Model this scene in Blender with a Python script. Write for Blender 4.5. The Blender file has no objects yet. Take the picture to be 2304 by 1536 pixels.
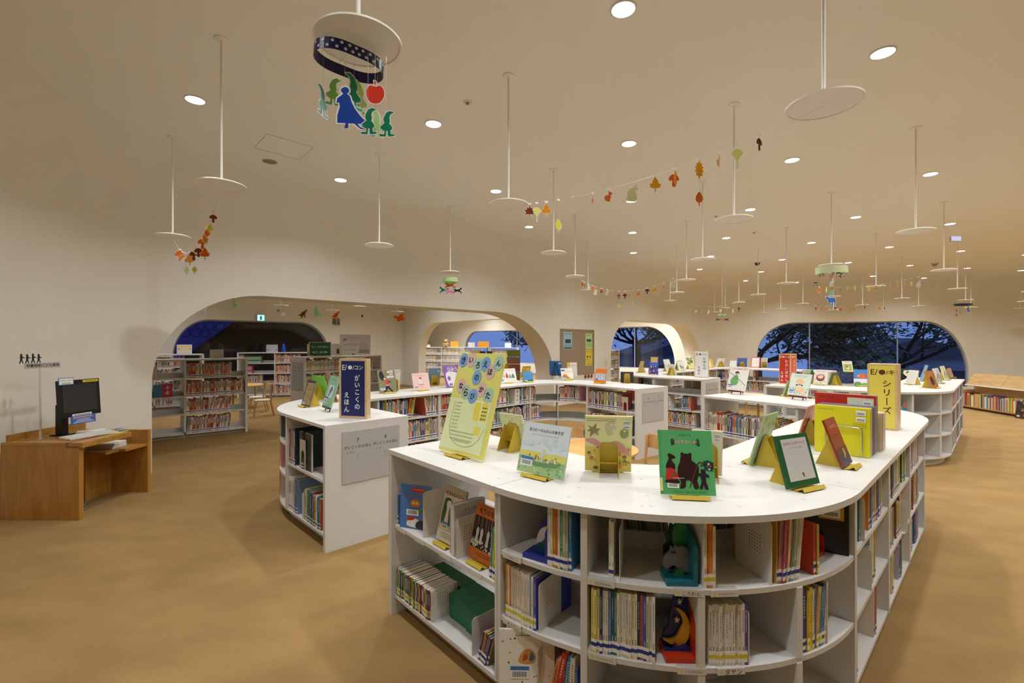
import bpy, math, random
from math import sin, cos, pi, radians, sqrt, atan2
from mathutils import Matrix, Vector

# ---------------------------------------------------------------- camera, world, exposure
F, EYE, HZ, CX = 1060.0, 1.6, 772.0, 1152.0      # focal length and horizon of a 2304 x 1536 frame
CEIL = 3.75
scn = bpy.context.scene
COL = scn.collection
cam_d = bpy.data.cameras.new('camera')
cam = bpy.data.objects.new('camera', cam_d); COL.objects.link(cam)
cam.location = (0, 0, EYE); cam.rotation_euler = (pi/2, 0, 0)
cam_d.sensor_width = 36; cam_d.lens = F/2304*36; cam_d.shift_y = 4/2304; cam_d.clip_start = .02
scn.camera = cam
w = bpy.data.worlds.new('dusk'); scn.world = w; w.use_nodes = True
bg = w.node_tree.nodes['Background']
bg.inputs[0].default_value = (.16, .26, .60, 1); bg.inputs[1].default_value = 1.0
vs = scn.view_settings
vs.view_transform = 'Standard'; vs.look = 'None'; vs.gamma = 1; vs.use_curve_mapping = False
vs.exposure = 0.0
LAMP_W = 17.6                                     # one ceiling downlight
LAMP_C = (.975, .985, .985)

# ---------------------------------------------------------------- helpers
def at(x, y, z):                                  # point at height z seen at picture point x, y
    d = F*(z-EYE)/(HZ-y)
    return Vector(((x-CX)*d/F, d, z))
def atd(x, y, d):
    return Vector(((x-CX)*d/F, d, EYE+(HZ-y)*d/F))
def pix(p):
    return (CX+F*p[0]/p[1], HZ-F*(p[2]-EYE)/p[1])
def lin(c):
    if isinstance(c, str):
        c = c.lstrip('#'); c = [int(c[i:i+2], 16)/255 for i in (0, 2, 4)]
    return tuple((v/12.92 if v <= .04045 else ((v+.055)/1.055)**2.4) for v in c)
MATS = {}
def mat(c, rough=.5, metal=0, emit=0, noise=0, scale=60, spec=.4):
    k = (str(c), rough, metal, emit, noise, scale)
    if k in MATS: return MATS[k]
    m = bpy.data.materials.new('paint'); m.use_nodes = True
    nt = m.node_tree; b = nt.nodes['Principled BSDF']
    l = lin(c)
    b.inputs['Base Color'].default_value = (*l, 1); b.inputs['Roughness'].default_value = rough
    b.inputs['Metallic'].default_value = metal; b.inputs['Specular IOR Level'].default_value = spec
    if emit:
        b.inputs['Emission Color'].default_value = (*l, 1); b.inputs['Emission Strength'].default_value = emit
    if noise:
        n = nt.nodes.new('ShaderNodeTexNoise'); n.inputs['Scale'].default_value = scale; n.inputs['Detail'].default_value = 6
        tc = nt.nodes.new('ShaderNodeTexCoord'); nt.links.new(tc.outputs['Object'], n.inputs['Vector'])
        r = nt.nodes.new('ShaderNodeValToRGB'); nt.links.new(n.outputs['Fac'], r.inputs['Fac'])
        r.color_ramp.elements[0].position = .3; r.color_ramp.elements[1].position = .7
        r.color_ramp.elements[0].color = (*[v*(1-noise) for v in l], 1); r.color_ramp.elements[1].color = (*[min(1, v*(1+noise)) for v in l], 1)
        nt.links.new(r.outputs['Color'], b.inputs['Base Color'])
    m.diffuse_color = (*l, 1)
    MATS[k] = m
    return m
def carpet_mat():
    m = bpy.data.materials.new('carpet'); m.use_nodes = True; nt = m.node_tree; b = nt.nodes['Principled BSDF']
    tc = nt.nodes.new('ShaderNodeTexCoord')
    a = nt.nodes.new('ShaderNodeTexNoise'); a.inputs['Scale'].default_value = 260; a.inputs['Detail'].default_value = 4
    c = nt.nodes.new('ShaderNodeTexNoise'); c.inputs['Scale'].default_value = 2.2; c.inputs['Detail'].default_value = 5
    mp = nt.nodes.new('ShaderNodeMapping'); mp.inputs['Scale'].default_value = (1, 1.8, 1); mp.inputs['Rotation'].default_value = (0, 0, .7)
    nt.links.new(tc.outputs['Object'], mp.inputs['Vector']); nt.links.new(mp.outputs[0], c.inputs['Vector'])
    nt.links.new(tc.outputs['Object'], a.inputs['Vector'])
    r = nt.nodes.new('ShaderNodeValToRGB'); nt.links.new(a.outputs['Fac'], r.inputs['Fac'])
    r.color_ramp.elements[0].position = .3; r.color_ramp.elements[1].position = .72
    r.color_ramp.elements[0].color = (*lin('#8d7347'), 1); r.color_ramp.elements[1].color = (*lin('#b49262'), 1)
    r2 = nt.nodes.new('ShaderNodeValToRGB'); nt.links.new(c.outputs['Fac'], r2.inputs['Fac'])
    r2.color_ramp.elements[0].position = .35; r2.color_ramp.elements[1].position = .7
    r2.color_ramp.elements[0].color = (.82, .82, .82, 1); r2.color_ramp.elements[1].color = (1, 1, 1, 1)
    mx = nt.nodes.new('ShaderNodeMix'); mx.data_type = 'RGBA'; mx.blend_type = 'MULTIPLY'; mx.inputs['Factor'].default_value = 1
    nt.links.new(r.outputs['Color'], mx.inputs['A']); nt.links.new(r2.outputs['Color'], mx.inputs['B'])
    nt.links.new(mx.outputs['Result'], b.inputs['Base Color'])
    b.inputs['Roughness'].default_value = .95; b.inputs['Specular IOR Level'].default_value = .1
    bp = nt.nodes.new('ShaderNodeBump'); bp.inputs['Strength'].default_value = .1; bp.inputs['Distance'].default_value = .002
    nt.links.new(a.outputs['Fac'], bp.inputs['Height']); nt.links.new(bp.outputs[0], b.inputs['Normal'])
    return m
def wood_mat(c1, c2, scale=(2.2, 22, 22), rot=(0, 0, 0)):
    k = ('wood', c1, c2, scale, rot)
    if k in MATS: return MATS[k]
    m = bpy.data.materials.new('wood'); m.use_nodes = True; nt = m.node_tree; b = nt.nodes['Principled BSDF']
    tc = nt.nodes.new('ShaderNodeTexCoord'); mp = nt.nodes.new('ShaderNodeMapping')
    mp.inputs['Scale'].default_value = scale; mp.inputs['Rotation'].default_value = rot
    n = nt.nodes.new('ShaderNodeTexNoise'); n.inputs['Scale'].default_value = 1.6; n.inputs['Detail'].default_value = 7; n.inputs['Distortion'].default_value = 1.3
    r = nt.nodes.new('ShaderNodeValToRGB'); r.color_ramp.elements[0].position = .3; r.color_ramp.elements[1].position = .7
    r.color_ramp.elements[0].color = (*lin(c1), 1); r.color_ramp.elements[1].color = (*lin(c2), 1)
    nt.links.new(tc.outputs['Object'], mp.inputs[0]); nt.links.new(mp.outputs[0], n.inputs[0]); nt.links.new(n.outputs['Fac'], r.inputs[0])
    nt.links.new(r.outputs[0], b.inputs['Base Color']); b.inputs['Roughness'].default_value = .42
    MATS[k] = m
    return m
def glass_mat():
    m = bpy.data.materials.new('window_glass'); m.use_nodes = True; nt = m.node_tree
    for n in list(nt.nodes): nt.nodes.remove(n)
    o = nt.nodes.new('ShaderNodeOutputMaterial'); t = nt.nodes.new('ShaderNodeBsdfTransparent'); g = nt.nodes.new('ShaderNodeBsdfGlossy')
    g.inputs['Roughness'].default_value = .02; t.inputs[0].default_value = (.93, .96, 1, 1)
    lw = nt.nodes.new('ShaderNodeLayerWeight'); pw = nt.nodes.new('ShaderNodeMath'); pw.operation = 'POWER'; pw.inputs[1].default_value = 5
    nt.links.new(lw.outputs['Facing'], pw.inputs[0]); fr = nt.nodes.new('ShaderNodeMath'); fr.operation = 'MULTIPLY_ADD'; fr.inputs[1].default_value = .8; fr.inputs[2].default_value = .03; nt.links.new(pw.outputs[0], fr.inputs[0]); mx = nt.nodes.new('ShaderNodeMixShader')
    nt.links.new(fr.outputs[0], mx.inputs[0]); nt.links.new(t.outputs[0], mx.inputs[1]); nt.links.new(g.outputs[0], mx.inputs[2]); nt.links.new(mx.outputs[0], o.inputs[0])
    return m
def film_mat(c, a):                               # laminated or translucent film
    k = ('film', c, a)
    if k in MATS: return MATS[k]
    m = bpy.data.materials.new('film'); m.use_nodes = True; b = m.node_tree.nodes['Principled BSDF']
    b.inputs['Base Color'].default_value = (*lin(c), 1); b.inputs['Alpha'].default_value = a; b.inputs['Roughness'].default_value = .2
    MATS[k] = m
    return m

def paper_mat(c):                                # thin paper that lets light through
    k = ('paper', c)
    if k in MATS: return MATS[k]
    m = bpy.data.materials.new('thin_paper'); m.use_nodes = True; nt = m.node_tree
    for n in list(nt.nodes): nt.nodes.remove(n)
    o = nt.nodes.new('ShaderNodeOutputMaterial'); d = nt.nodes.new('ShaderNodeBsdfDiffuse'); t = nt.nodes.new('ShaderNodeBsdfTranslucent'); mx = nt.nodes.new('ShaderNodeMixShader')
    d.inputs[0].default_value = t.inputs[0].default_value = (*[min(.88, v*1.5+.01) for v in lin(c)], 1); mx.inputs[0].default_value = .45
    nt.links.new(d.outputs[0], mx.inputs[1]); nt.links.new(t.outputs[0], mx.inputs[2]); nt.links.new(mx.outputs[0], o.inputs[0])
    MATS[k] = m
    return m
class MB:                                         # collects faces, builds ONE mesh object
    def __init__(s): s.v = []; s.f = []; s.m = []; s.mats = []
    def mi(s, m):
        if m not in s.mats: s.mats.append(m)
        return s.mats.index(m)
    def add(s, vs_, fs, m, M=None):
        k = len(s.v); i = s.mi(m)
        s.v += [tuple(M @ Vector(p)) if M is not None else tuple(p) for p in vs_]
        for f in fs: s.f.append(tuple(k+j for j in f)); s.m.append(i)
        return s
    def box(s, lo, hi, m, M=None):
        x0, y0, z0 = lo; x1, y1, z1 = hi
        return s.add([(x0,y0,z0),(x1,y0,z0),(x1,y1,z0),(x0,y1,z0),(x0,y0,z1),(x1,y0,z1),(x1,y1,z1),(x0,y1,z1)],
            [(3,2,1,0),(4,5,6,7),(0,1,5,4),(1,2,6,5),(2,3,7,6),(3,0,4,7)], m, M)
    def prism(s, pts, z0, z1, m, M=None, cap=True):
        n = len(pts)
        if sum(pts[i][0]*pts[(i+1) % n][1]-pts[(i+1) % n][0]*pts[i][1] for i in range(n)) < 0: pts = pts[::-1]
        v = [(x, y, z0) for x, y in pts]+[(x, y, z1) for x, y in pts]
        f = [(i, (i+1) % n, n+(i+1) % n, n+i) for i in range(n)]
        if cap: f += [tuple(range(n-1, -1, -1)), tuple(range(n, 2*n))]
        return s.add(v, f, m, M)
    def flat(s, pts, z, m, M=None):
        n = len(pts)
        if sum(pts[i][0]*pts[(i+1) % n][1]-pts[(i+1) % n][0]*pts[i][1] for i in range(n)) < 0: pts = pts[::-1]
        return s.add([(x, y, z) for x, y in pts], [tuple(range(n))], m, M)
    def lathe(s, prof, m, n=24, M=None):
        v = []; f = []
        for r, z in prof:
            for i in range(n): v.append((r*cos(2*pi*i/n), r*sin(2*pi*i/n), z))
        for j in range(len(prof)-1):
            for i in range(n): f.append((j*n+i, j*n+(i+1) % n, (j+1)*n+(i+1) % n, (j+1)*n+i))
        f += [tuple(range(n-1, -1, -1)), tuple((len(prof)-1)*n+i for i in range(n))]
        return s.add(v, f, m, M)
    def tube(s, pts, r, m, n=6, M=None):
        pts = [Vector(p) for p in pts]; v = []; f = []
        for i, p in enumerate(pts):
            t = (pts[min(i+1, len(pts)-1)]-pts[max(i-1, 0)]).normalized()
            a = t.orthogonal().normalized() if i == 0 else (a-t*a.dot(t)).normalized()
            b = t.cross(a)
            for k in range(n): v.append(p+(a*cos(2*pi*k/n)+b*sin(2*pi*k/n))*r)
        for i in range(len(pts)-1):
            for k in range(n): f.append((i*n+k, i*n+(k+1) % n, (i+1)*n+(k+1) % n, (i+1)*n+k))
        f += [tuple(range(n-1, -1, -1)), tuple((len(pts)-1)*n+k for k in range(n))]
        return s.add(v, f, m, M)
    def build(s, name, parent=None, smooth=False, loc=None, M=None):
        me = bpy.data.meshes.new(name); me.from_pydata(s.v, [], s.f)
        for m in s.mats: me.materials.append(m)
        me.polygons.foreach_set('material_index', s.m)
        if smooth: me.polygons.foreach_set('use_smooth', [True]*len(s.f))
        me.update()
        o = bpy.data.objects.new(name, me); COL.objects.link(o)
        if parent: o.parent = parent
        if M is not None: o.matrix_local = M
        elif loc is not None: o.location = loc
        if smooth: auto_smooth(o)
        return o
def auto_smooth(o, ang=40):
    me = o.data
    me.calc_loop_triangles()
    ef = {}
    for p in me.polygons:
        for ek in p.edge_keys: ef.setdefault(ek, []).append(p.normal)
    for e in me.edges:
        ns = ef.get(tuple(sorted(e.vertices)), [])
        if len(ns) == 2 and ns[0].length > 0 and ns[1].length > 0 and ns[0].angle(ns[1], 0) > radians(ang): e.use_edge_sharp = True
def tag(o, label=None, cat=None, group=None, kind=None):
    if label: o['label'] = label
    if cat: o['category'] = cat
    if group: o['group'] = group
    if kind: o['kind'] = kind
    return o
def thing(name, label, cat, loc=(0, 0, 0), rz=0, group=None, M=None):
    o = bpy.data.objects.new(name, None); COL.objects.link(o); o.empty_display_size = .1
    if M is not None: o.matrix_world = M
    else: o.location = loc; o.rotation_euler = (0, 0, rz)
    return tag(o, label, cat, group)
def struct(o): o['kind'] = 'structure'; return o
def smooth_closed(pts, n=6):                      # Catmull-Rom through a closed outline
    out = []; N = len(pts)
    for i in range(N):
        p0, p1, p2, p3 = pts[i-1], pts[i], pts[(i+1) % N], pts[(i+2) % N]
        for k in range(n):
            t = k/n
            out.append(tuple(.5*(2*p1[j]+(p2[j]-p0[j])*t+(2*p0[j]-5*p1[j]+4*p2[j]-p3[j])*t*t+(3*p1[j]-p0[j]-3*p2[j]+p3[j])*t**3) for j in (0, 1)))
    return out
def smooth_open(pts, n=6):
    out = []; N = len(pts)
    for i in range(N-1):
        p0, p1, p2, p3 = pts[max(i-1, 0)], pts[i], pts[i+1], pts[min(i+2, N-1)]
        for k in range(n):
            t = k/n
            out.append(tuple(.5*(2*p1[j]+(p2[j]-p0[j])*t+(2*p0[j]-5*p1[j]+4*p2[j]-p3[j])*t*t+(3*p1[j]-p0[j]-3*p2[j]+p3[j])*t**3) for j in range(len(p1))))
    out.append(tuple(pts[-1]))
    return out
def ell(cx, cy, rx, ry, n=24): return [(cx+rx*cos(2*pi*i/n), cy+ry*sin(2*pi*i/n)) for i in range(n)]
def stroke(pts, wd):                              # outline of a thick polyline
    L = []; R = []
    for i, p in enumerate(pts):
        a = pts[max(i-1, 0)]; b = pts[min(i+1, len(pts)-1)]
        dx, dy = b[0]-a[0], b[1]-a[1]; l = sqrt(dx*dx+dy*dy) or 1
        L.append((p[0]-dy/l*wd/2, p[1]+dx/l*wd/2)); R.append((p[0]+dy/l*wd/2, p[1]-dx/l*wd/2))
    return L+R[::-1]
TXT = {}
def glyphs(s_, bold=0):
    if (s_, bold) in TXT: return TXT[s_, bold]
    cu = bpy.data.curves.new('lettering', 'FONT'); cu.body = s_; cu.size = 1; cu.align_x = 'CENTER'; cu.align_y = 'CENTER'; cu.space_line = 1.0
    cu.resolution_u = 3; cu.offset = bold
    o = bpy.data.objects.new('lettering', cu); COL.objects.link(o)
    dg = bpy.context.evaluated_depsgraph_get()
    me = bpy.data.meshes.new_from_object(o.evaluated_get(dg))
    r = ([tuple(v.co) for v in me.vertices], [tuple(p.vertices) for p in me.polygons])
    bpy.data.objects.remove(o); bpy.data.curves.remove(cu); bpy.data.meshes.remove(me)
    xs = [v[0] for v in r[0]] or [0]; ys = [v[1] for v in r[0]] or [0]
    cx, cy = (min(xs)+max(xs))/2, (min(ys)+max(ys))/2
    r = ([(x-cx, y-cy, 0) for x, y, _ in r[0]], r[1], max(xs)-min(xs), max(ys)-min(ys))
    TXT[s_, bold] = r
    return r
def text(mb, s_, cx, cy, z, m, M=None, h=None, wd=None, bold=0, vert=False):
    """lettering centred on cx, cy, scaled to height h (or width wd); vert stacks the characters"""
    if vert:
        n = len(s_); st = h/n
        for i, ch in enumerate(s_):
            if ch != ' ':
                g = glyphs('|' if ch == 'ー' else ch, bold); q = st*.88
                mb.add([(cx+x*q, cy+h/2-st*(i+.5)+y*q, z) for x, y, _ in g[0]], g[1], m, M)
        return
    g = glyphs(s_, bold); k = wd/g[2] if wd else h/g[3]; ky = h/g[3] if (h and wd) else k
    mb.add([(cx+x*k, cy+y*ky, z) for x, y, _ in g[0]], g[1], m, M)
def rot_z(a): return Matrix.Rotation(a, 4, 'Z')
UP = Matrix(((1,0,0,0),(0,0,-1,0),(0,1,0,0),(0,0,0,1)))   # drawing plane x,y -> standing plane x,z facing -y
# ---------------------------------------------------------------- the room
M_WALL = mat('#f1efe6', .85, noise=.012, scale=3, spec=.15)
M_CEIL = mat('#f3f2ea', .9, spec=.1)
M_WHITE = mat('#dbdad8', .38, spec=.45)
M_GLASS = glass_mat()
M_STEEL = mat('#c8c8cc', .25, 1)
COVE = 1.0
def profile(th):
    p = [(0, 0)]+[(0, z) for z in (.6, 1.2, 1.8, 2.3)]
    for i in range(0, 13):
        a = pi/2*i/12
        p.append((-COVE*(1-cos(a)), CEIL-COVE+COVE*sin(a)))
    return p+[(-COVE, CEIL+.12), (th, CEIL+.12), (th, 0)]
def wall(name, pts, th, cuts=(), flip=False, cove=True):
    """sweeps a wall with a coved head along a plan line; outside is on the left (flip: right) of travel"""
    prof = profile(th) if cove else [(0, 0), (0, CEIL), (th, CEIL), (th, 0)]
    v = []; f = []; n = len(prof)
    for i, p in enumerate(pts):
        a = Vector(pts[max(i-1, 0)]); b = Vector(pts[min(i+1, len(pts)-1)]); t = (b-a).normalized()
        nx = Vector((-t.y, t.x)) * (-1 if flip else 1)
        for o, z in prof: v.append((p[0]+nx.x*o, p[1]+nx.y*o, z))
    for i in range(len(pts)-1):
        for k in range(n): f.append((i*n+k, i*n+(k+1) % n, (i+1)*n+(k+1) % n, (i+1)*n+k))
    f += [tuple(range(n-1, -1, -1)), tuple((len(pts)-1)*n+k for k in range(n))]
    mb = MB(); mb.add(v, f, M_WALL); o = mb.build(name)
    import bmesh
    bm = bmesh.new(); bm.from_mesh(o.data); bmesh.ops.recalc_face_normals(bm, faces=bm.faces); bm.to_mesh(o.data); bm.free()
    for c in cuts:
        md = o.modifiers.new('opening', 'BOOLEAN'); md.operation = 'DIFFERENCE'; md.solver = 'EXACT'; md.object = c
    if cuts:
        dg = bpy.context.evaluated_depsgraph_get(); me = bpy.data.meshes.new_from_object(o.evaluated_get(dg))
        o.modifiers.clear(); o.data = me
        for c in cuts: bpy.data.objects.remove(c)
    o.data.polygons.foreach_set('use_smooth', [True]*len(o.data.polygons)); auto_smooth(o, 32)
    return struct(o)
def arch_outline(s0, s1, zt, lx, lz, rx, rz, zb=-.2, e=2.0):
    p = [(s0, zb)]
    for i in range(0, 19):
        a = pi/2*i/18; c_, s_ = cos(a)**(2/e), sin(a)**(2/e); p.append((s0+lx-lx*c_, zt-lz+lz*s_))
    for i in range(18, -1, -1):
        a = pi/2*i/18; c_, s_ = cos(a)**(2/e), sin(a)**(2/e); p.append((s1-rx+rx*c_, zt-rz+rz*s_))
    return p+[(s1, zb)]
def frame2(o, d):                                 # plan frame: local x along d, local y up, local z to the right of d
    d = Vector((d[0], d[1], 0)).normalized(); n = d.cross(Vector((0, 0, 1)))
    return Matrix(((d.x, 0, n.x, o[0]), (d.y, 0, n.y, o[1]), (0, 1, 0, 0), (0, 0, 0, 1)))
def cutter(o, d, outline, n0, n1):
    mb = MB(); mb.prism(outline, n0, n1, M_WALL, frame2(o, d)); return mb.build('cut')
W1O, W1D = (-3.65, 7.0), (.688, .725)
left_pts = [(-4.75, -4.2), (-4.75, -2), (-4.75, 0), (-4.75, 2), (-4.75, 3.6), (-4.74, 4.6), (-4.62, 5.35), (-4.32, 6.0), (-3.65, 7.0)]
left_pts = smooth_open(left_pts, 7)[:-1]+[(W1O[0]+W1D[0]*s, W1O[1]+W1D[1]*s) for s in [i*.5 for i in range(0, 32)]+[15.8]]
end1 = left_pts[-1]
RWO, RWD = (8.0, 18.92), (.955, -.296)
right_line = [(RWO[0]+RWD[0]*s, RWO[1]+RWD[1]*s) for s in [.75+i*.5 for i in range(0, 18)]]
_a, _b = Vector(left_pts[-1]), Vector((RWO[0]+RWD[0]*.45, RWO[1]+RWD[1]*.45)); _c = Vector((7.74, 19.0))
corner = [tuple(_a*(1-t)**2+_c*2*t*(1-t)+_b*t*t) for t in [i/10 for i in range(1, 11)]]
rest = smooth_open([right_line[-1], (17.4, 15.9), (18.0, 15.0), (18.3, 13.5), (18.4, 10), (18.4, 6), (18.4, 1), (18.0, -2), (16.4, -3.6)], 5)
backl = smooth_open([rest[-1], (14, -4.2), (5, -4.25), (-2, -4.25), (-4.75, -4.2)], 4)
a1 = arch_outline(-1.41, 6.85, 2.3, 1.41, 1.2, 2.05, 1.6)
a2 = arch_outline(9.55, 16.1, 2.33, 1.2, 1.15, 1.75, 1.5)
wall('wall_left', left_pts+corner+right_line[:2], .6, [cutter(W1O, W1D, a1, -2.2, 1.6), cutter(W1O, W1D, a2, -1.5, 1.5)])
aw = arch_outline(1.65, 8.33, 2.4, 1.33, 1.3, 1.34, 1.9, zb=.06)
wall('wall_right', right_line[1:]+rest[1:], .22, [cutter(RWO, RWD, aw, -1, 1)])
wall('wall_back', backl, .2)
plan = left_pts+corner+right_line+rest[1:]+backl[1:-1]
# rooms behind: far wall of the second room, its right wall and the window wall of the third room
R2O, R2D = (-7.0, 15.8), (.743, .669)
r2c = [(R2O[0]+R2D[0]*s, R2O[1]+R2D[1]*s) for s in (-7.5, -5, -3, 0, 2, 3.72)]
ad = arch_outline(-3.58, .88, 2.31, .9, 1.1, 1.0, 1.2, zb=.3)
wall('wall_far', r2c, .25, [cutter(R2O, R2D, ad, -1, 1)])
R3O, R3D = (-2.58, 16.46), (.67, -.742)
a3 = arch_outline(-1.3, 4.9, 2.33, 1.25, 1.3, 1.2, 1.3)
wall('wall_inner', [(R3O[0]+R3D[0]*s, R3O[1]+R3D[1]*s) for s in (-2.5, -1, 0, 2, 4, 5.4)], .3, [cutter(R3O, R3D, a3, -1, 1)])
R4O, R4D = (-2.1, 28.53), (.693, -.721)
s4 = lambda x: (x-R4O[0])/R4D[0]
aw2 = arch_outline(s4(-3.0), s4(1.2), 2.33, 1.2, 1.2, 1.2, 1.2, zb=.5)
aw3 = arch_outline(s4(3.3), s4(6.69), 2.33, 1.2, 1.2, 1.3, 1.6, zb=.5)
wall('wall_window', [(R4O[0]+R4D[0]*s, R4O[1]+R4D[1]*s) for s in (-12, -6, -3, 0, 3, 6, 9, 12, 13.4)], .25, [cutter(R4O, R4D, aw2, -1, 1), cutter(R4O, R4D, aw3, -1, 1)])
wall('wall_side', [(-4.9, 2.2), (-9, 2.2), (-12.6, 2.4), (-12.62, 7), (-12.6, 10.9)], .2, flip=True)
wall('wall_end', [(-4.0, 18.5), (-6.5, 22), (-9.0, 28), (-10.4, 37.2)], .2, flip=False)
def slab(name, pts, z0, z1, m): mb = MB(); mb.prism(pts, z0, z1, m); return struct(mb.build(name))
hull = [(-12.8, -4.4), (18.6, -4.4), (18.6, 14.0), (18.2, 15.3), (17.0, 16.3), (8.0, 19.05), (7.5, 18.9), (-1.9, 27.6), (-10.5, 36), (-14, 33), (-9, 22), (-13.2, 11)]
M_CARPET = carpet_mat()
slab('floor', hull, -.1, 0, M_CARPET)
slab('ceiling', hull, CEIL, CEIL+.1, M_CEIL)
def window(name, o, d, outline, off, joints, zb):
    zt = max(z for _, z in outline); root = MB()
    fr = [(x, max(z, zb)) for x, z in outline]
    inner = [(x*1+(.0), z) for x, z in fr]
    # slim frame following the opening
    n = len(fr); M = frame2(o, d)
    cx = sum(p[0] for p in fr)/n; cz = (zb+zt)/2
    sh = [(cx+(x-cx)*(1-.04/abs(fr[0][0]-cx)), cz+(z-cz)*(1-.04/(zt-cz))) for x, z in fr]
    mf = mat('#b4b8c0', .4, .2)
    for i in range(n):
        j = (i+1) % n
        root.add([(*fr[i], off-.03), (*fr[j], off-.03), (*sh[j], off-.03), (*sh[i], off-.03), (*fr[i], off+.03), (*fr[j], off+.03), (*sh[j], off+.03), (*sh[i], off+.03)],
            [(0,1,2,3),(7,6,5,4),(0,4,5,1),(2,6,7,3)], mf, M)
    w_ = struct(root.build(name))
    xs = [fr[0][0]]+joints+[fr[-1][0]]
    def ztop(x):
        best = zb
        for i in range(n-1):
            (xa, za), (xb, zb_) = fr[i], fr[i+1]
            if xa != xb and min(xa, xb)-1e-9 <= x <= max(xa, xb)+1e-9: best = max(best, za+(zb_-za)*(x-xa)/(xb-xa))
        return best
    for a, b in zip(xs[:-1], xs[1:]):
        pts = [(a, zb)]+[(a+(b-a)*i/24, ztop(a+(b-a)*i/24)) for i in range(25)]+[(b, zb)]
        p = [q for i, q in enumerate(pts) if i == 0 or (abs(q[0]-pts[i-1][0])+abs(q[1]-pts[i-1][1])) > 1e-6]
        mb = MB(); mb.prism(p, off-.006, off+.006, M_GLASS, M); mb.build('pane', w_)
    for x in joints:
        mb = MB(); mb.box((x-.018, zb, off-.02), (x+.018, ztop(x)-.005, off+.02), mat('#9fb0d8', .4, .2), M); mb.build('mullion', w_)
    return w_
window('window_1', RWO, RWD, aw, -.1, [3.48, 6.28], .06)
window('window_2', R4O, R4D, aw2, -.12, [(.2-R4O[0])/R4D[0]], .5)
window('window_3', R4O, R4D, aw3, -.12, [s4(5.35)], .5)
window('window_4', R2O, R2D, ad, -.12, [], .3)

# ---------------------------------------------------------------- ceiling lamps and pendants on their grid
K = CEIL-EYE
G1, G2 = Vector((.943*K, .212*K)), Vector((.252*K, .949*K))
L0, P0 = Vector((-.358*K, 2.146*K)), Vector((-.956*K, 1.55*K))
def inside(p, margin):
    c = False; n = len(plan)
    for i in range(n):
        a, b = plan[i], plan[(i+1) % n]
        if (a[1] > p[1]) != (b[1] > p[1]) and p[0] < (b[0]-a[0])*(p[1]-a[1])/(b[1]-a[1])+a[0]: c = not c
    if not c: return False
    for i in range(n):
        a, b = Vector(plan[i]), Vector(plan[(i+1) % n]); q = Vector(p); t = max(0, min(1, (q-a).dot(b-a)/max((b-a).length_squared, 1e-9)))
        if (q-(a+(b-a)*t)).length < margin: return False
    return True
M_LENS = mat('#ffffff', .5, 0, 14)
def downlight(x, y, label, watts=LAMP_W, group='ceiling downlights', z=CEIL):
    t = thing('ceiling_downlight', label, 'ceiling light', (x, y, z), 0, group)
    mb = MB(); mb.lathe([(.085, 0), (.085, -.006), (.074, -.008), (.072, -.002)], M_WHITE, 28); mb.build('trim_ring', t, True)
    mb = MB(); mb.lathe([(.071, -.001), (.071, -.004)], M_LENS, 28); mb.build('lens', t)
    ld = bpy.data.lights.new('downlight_lamp', 'AREA'); ld.shape = 'DISK'; ld.size = .13; ld.energy = watts; ld.color = LAMP_C; ld.spread = radians(140)
    lo = bpy.data.objects.new('downlight_lamp', ld); COL.objects.link(lo); lo.parent = t; lo.location = (0, 0, -.014)
    return t
for i in range(-6, 9):
    for j in range(-4, 9):
        p = L0+G1*i+G2*j
        if (i, j) in ((0, 3), (1, 4), (2, 5), (-1, 2), (-2, 0), (-2, 1)) or p.y < .2 or (i, j) == (-1, -1) or not inside(p, 1.15): continue
        downlight(p.x, p.y, 'round white recessed downlight shining in the coved ceiling')
DISC_Z = EYE+.52*K
PENDS = {}
def pendant(x, y, label, zc=CEIL, zd=None, r=.158):
    zd = zd or DISC_Z
    t = thing('pendant_disc', label, 'pendant disc', (x, y, zc), 0, 'white disc pendants')
    m = mat('#f1efe9', .45)
    mb = MB(); mb.lathe([(.05, 0), (.05, -.008), (.03, -.014)], m, 20); mb.build('ceiling_plate', t, True)
    mb = MB(); mb.lathe([(.0085, -.012), (.0085, zd-zc+.01)], m, 10); mb.build('rod', t, True)
    mb = MB(); mb.lathe([(.012, zd-zc+.02), (.03, zd-zc+.012), (r*.93, zd-zc+.006), (r, zd-zc+.001), (r, zd-zc-.006), (r*.95, zd-zc-.006), (r*.93, zd-zc-.002), (.02, zd-zc-.004)], m, 48); mb.build('disc', t, True)
    return t
for i in range(-5, 9):
    for j in range(-4, 9):
        p = P0+G1*i+G2*j
        if p.y < .9 or not inside(p, .95): continue
        u, v_ = pix((p.x, p.y, DISC_Z))
        if u < -200 or u > 2500: continue
        PENDS[i, j] = p
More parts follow.
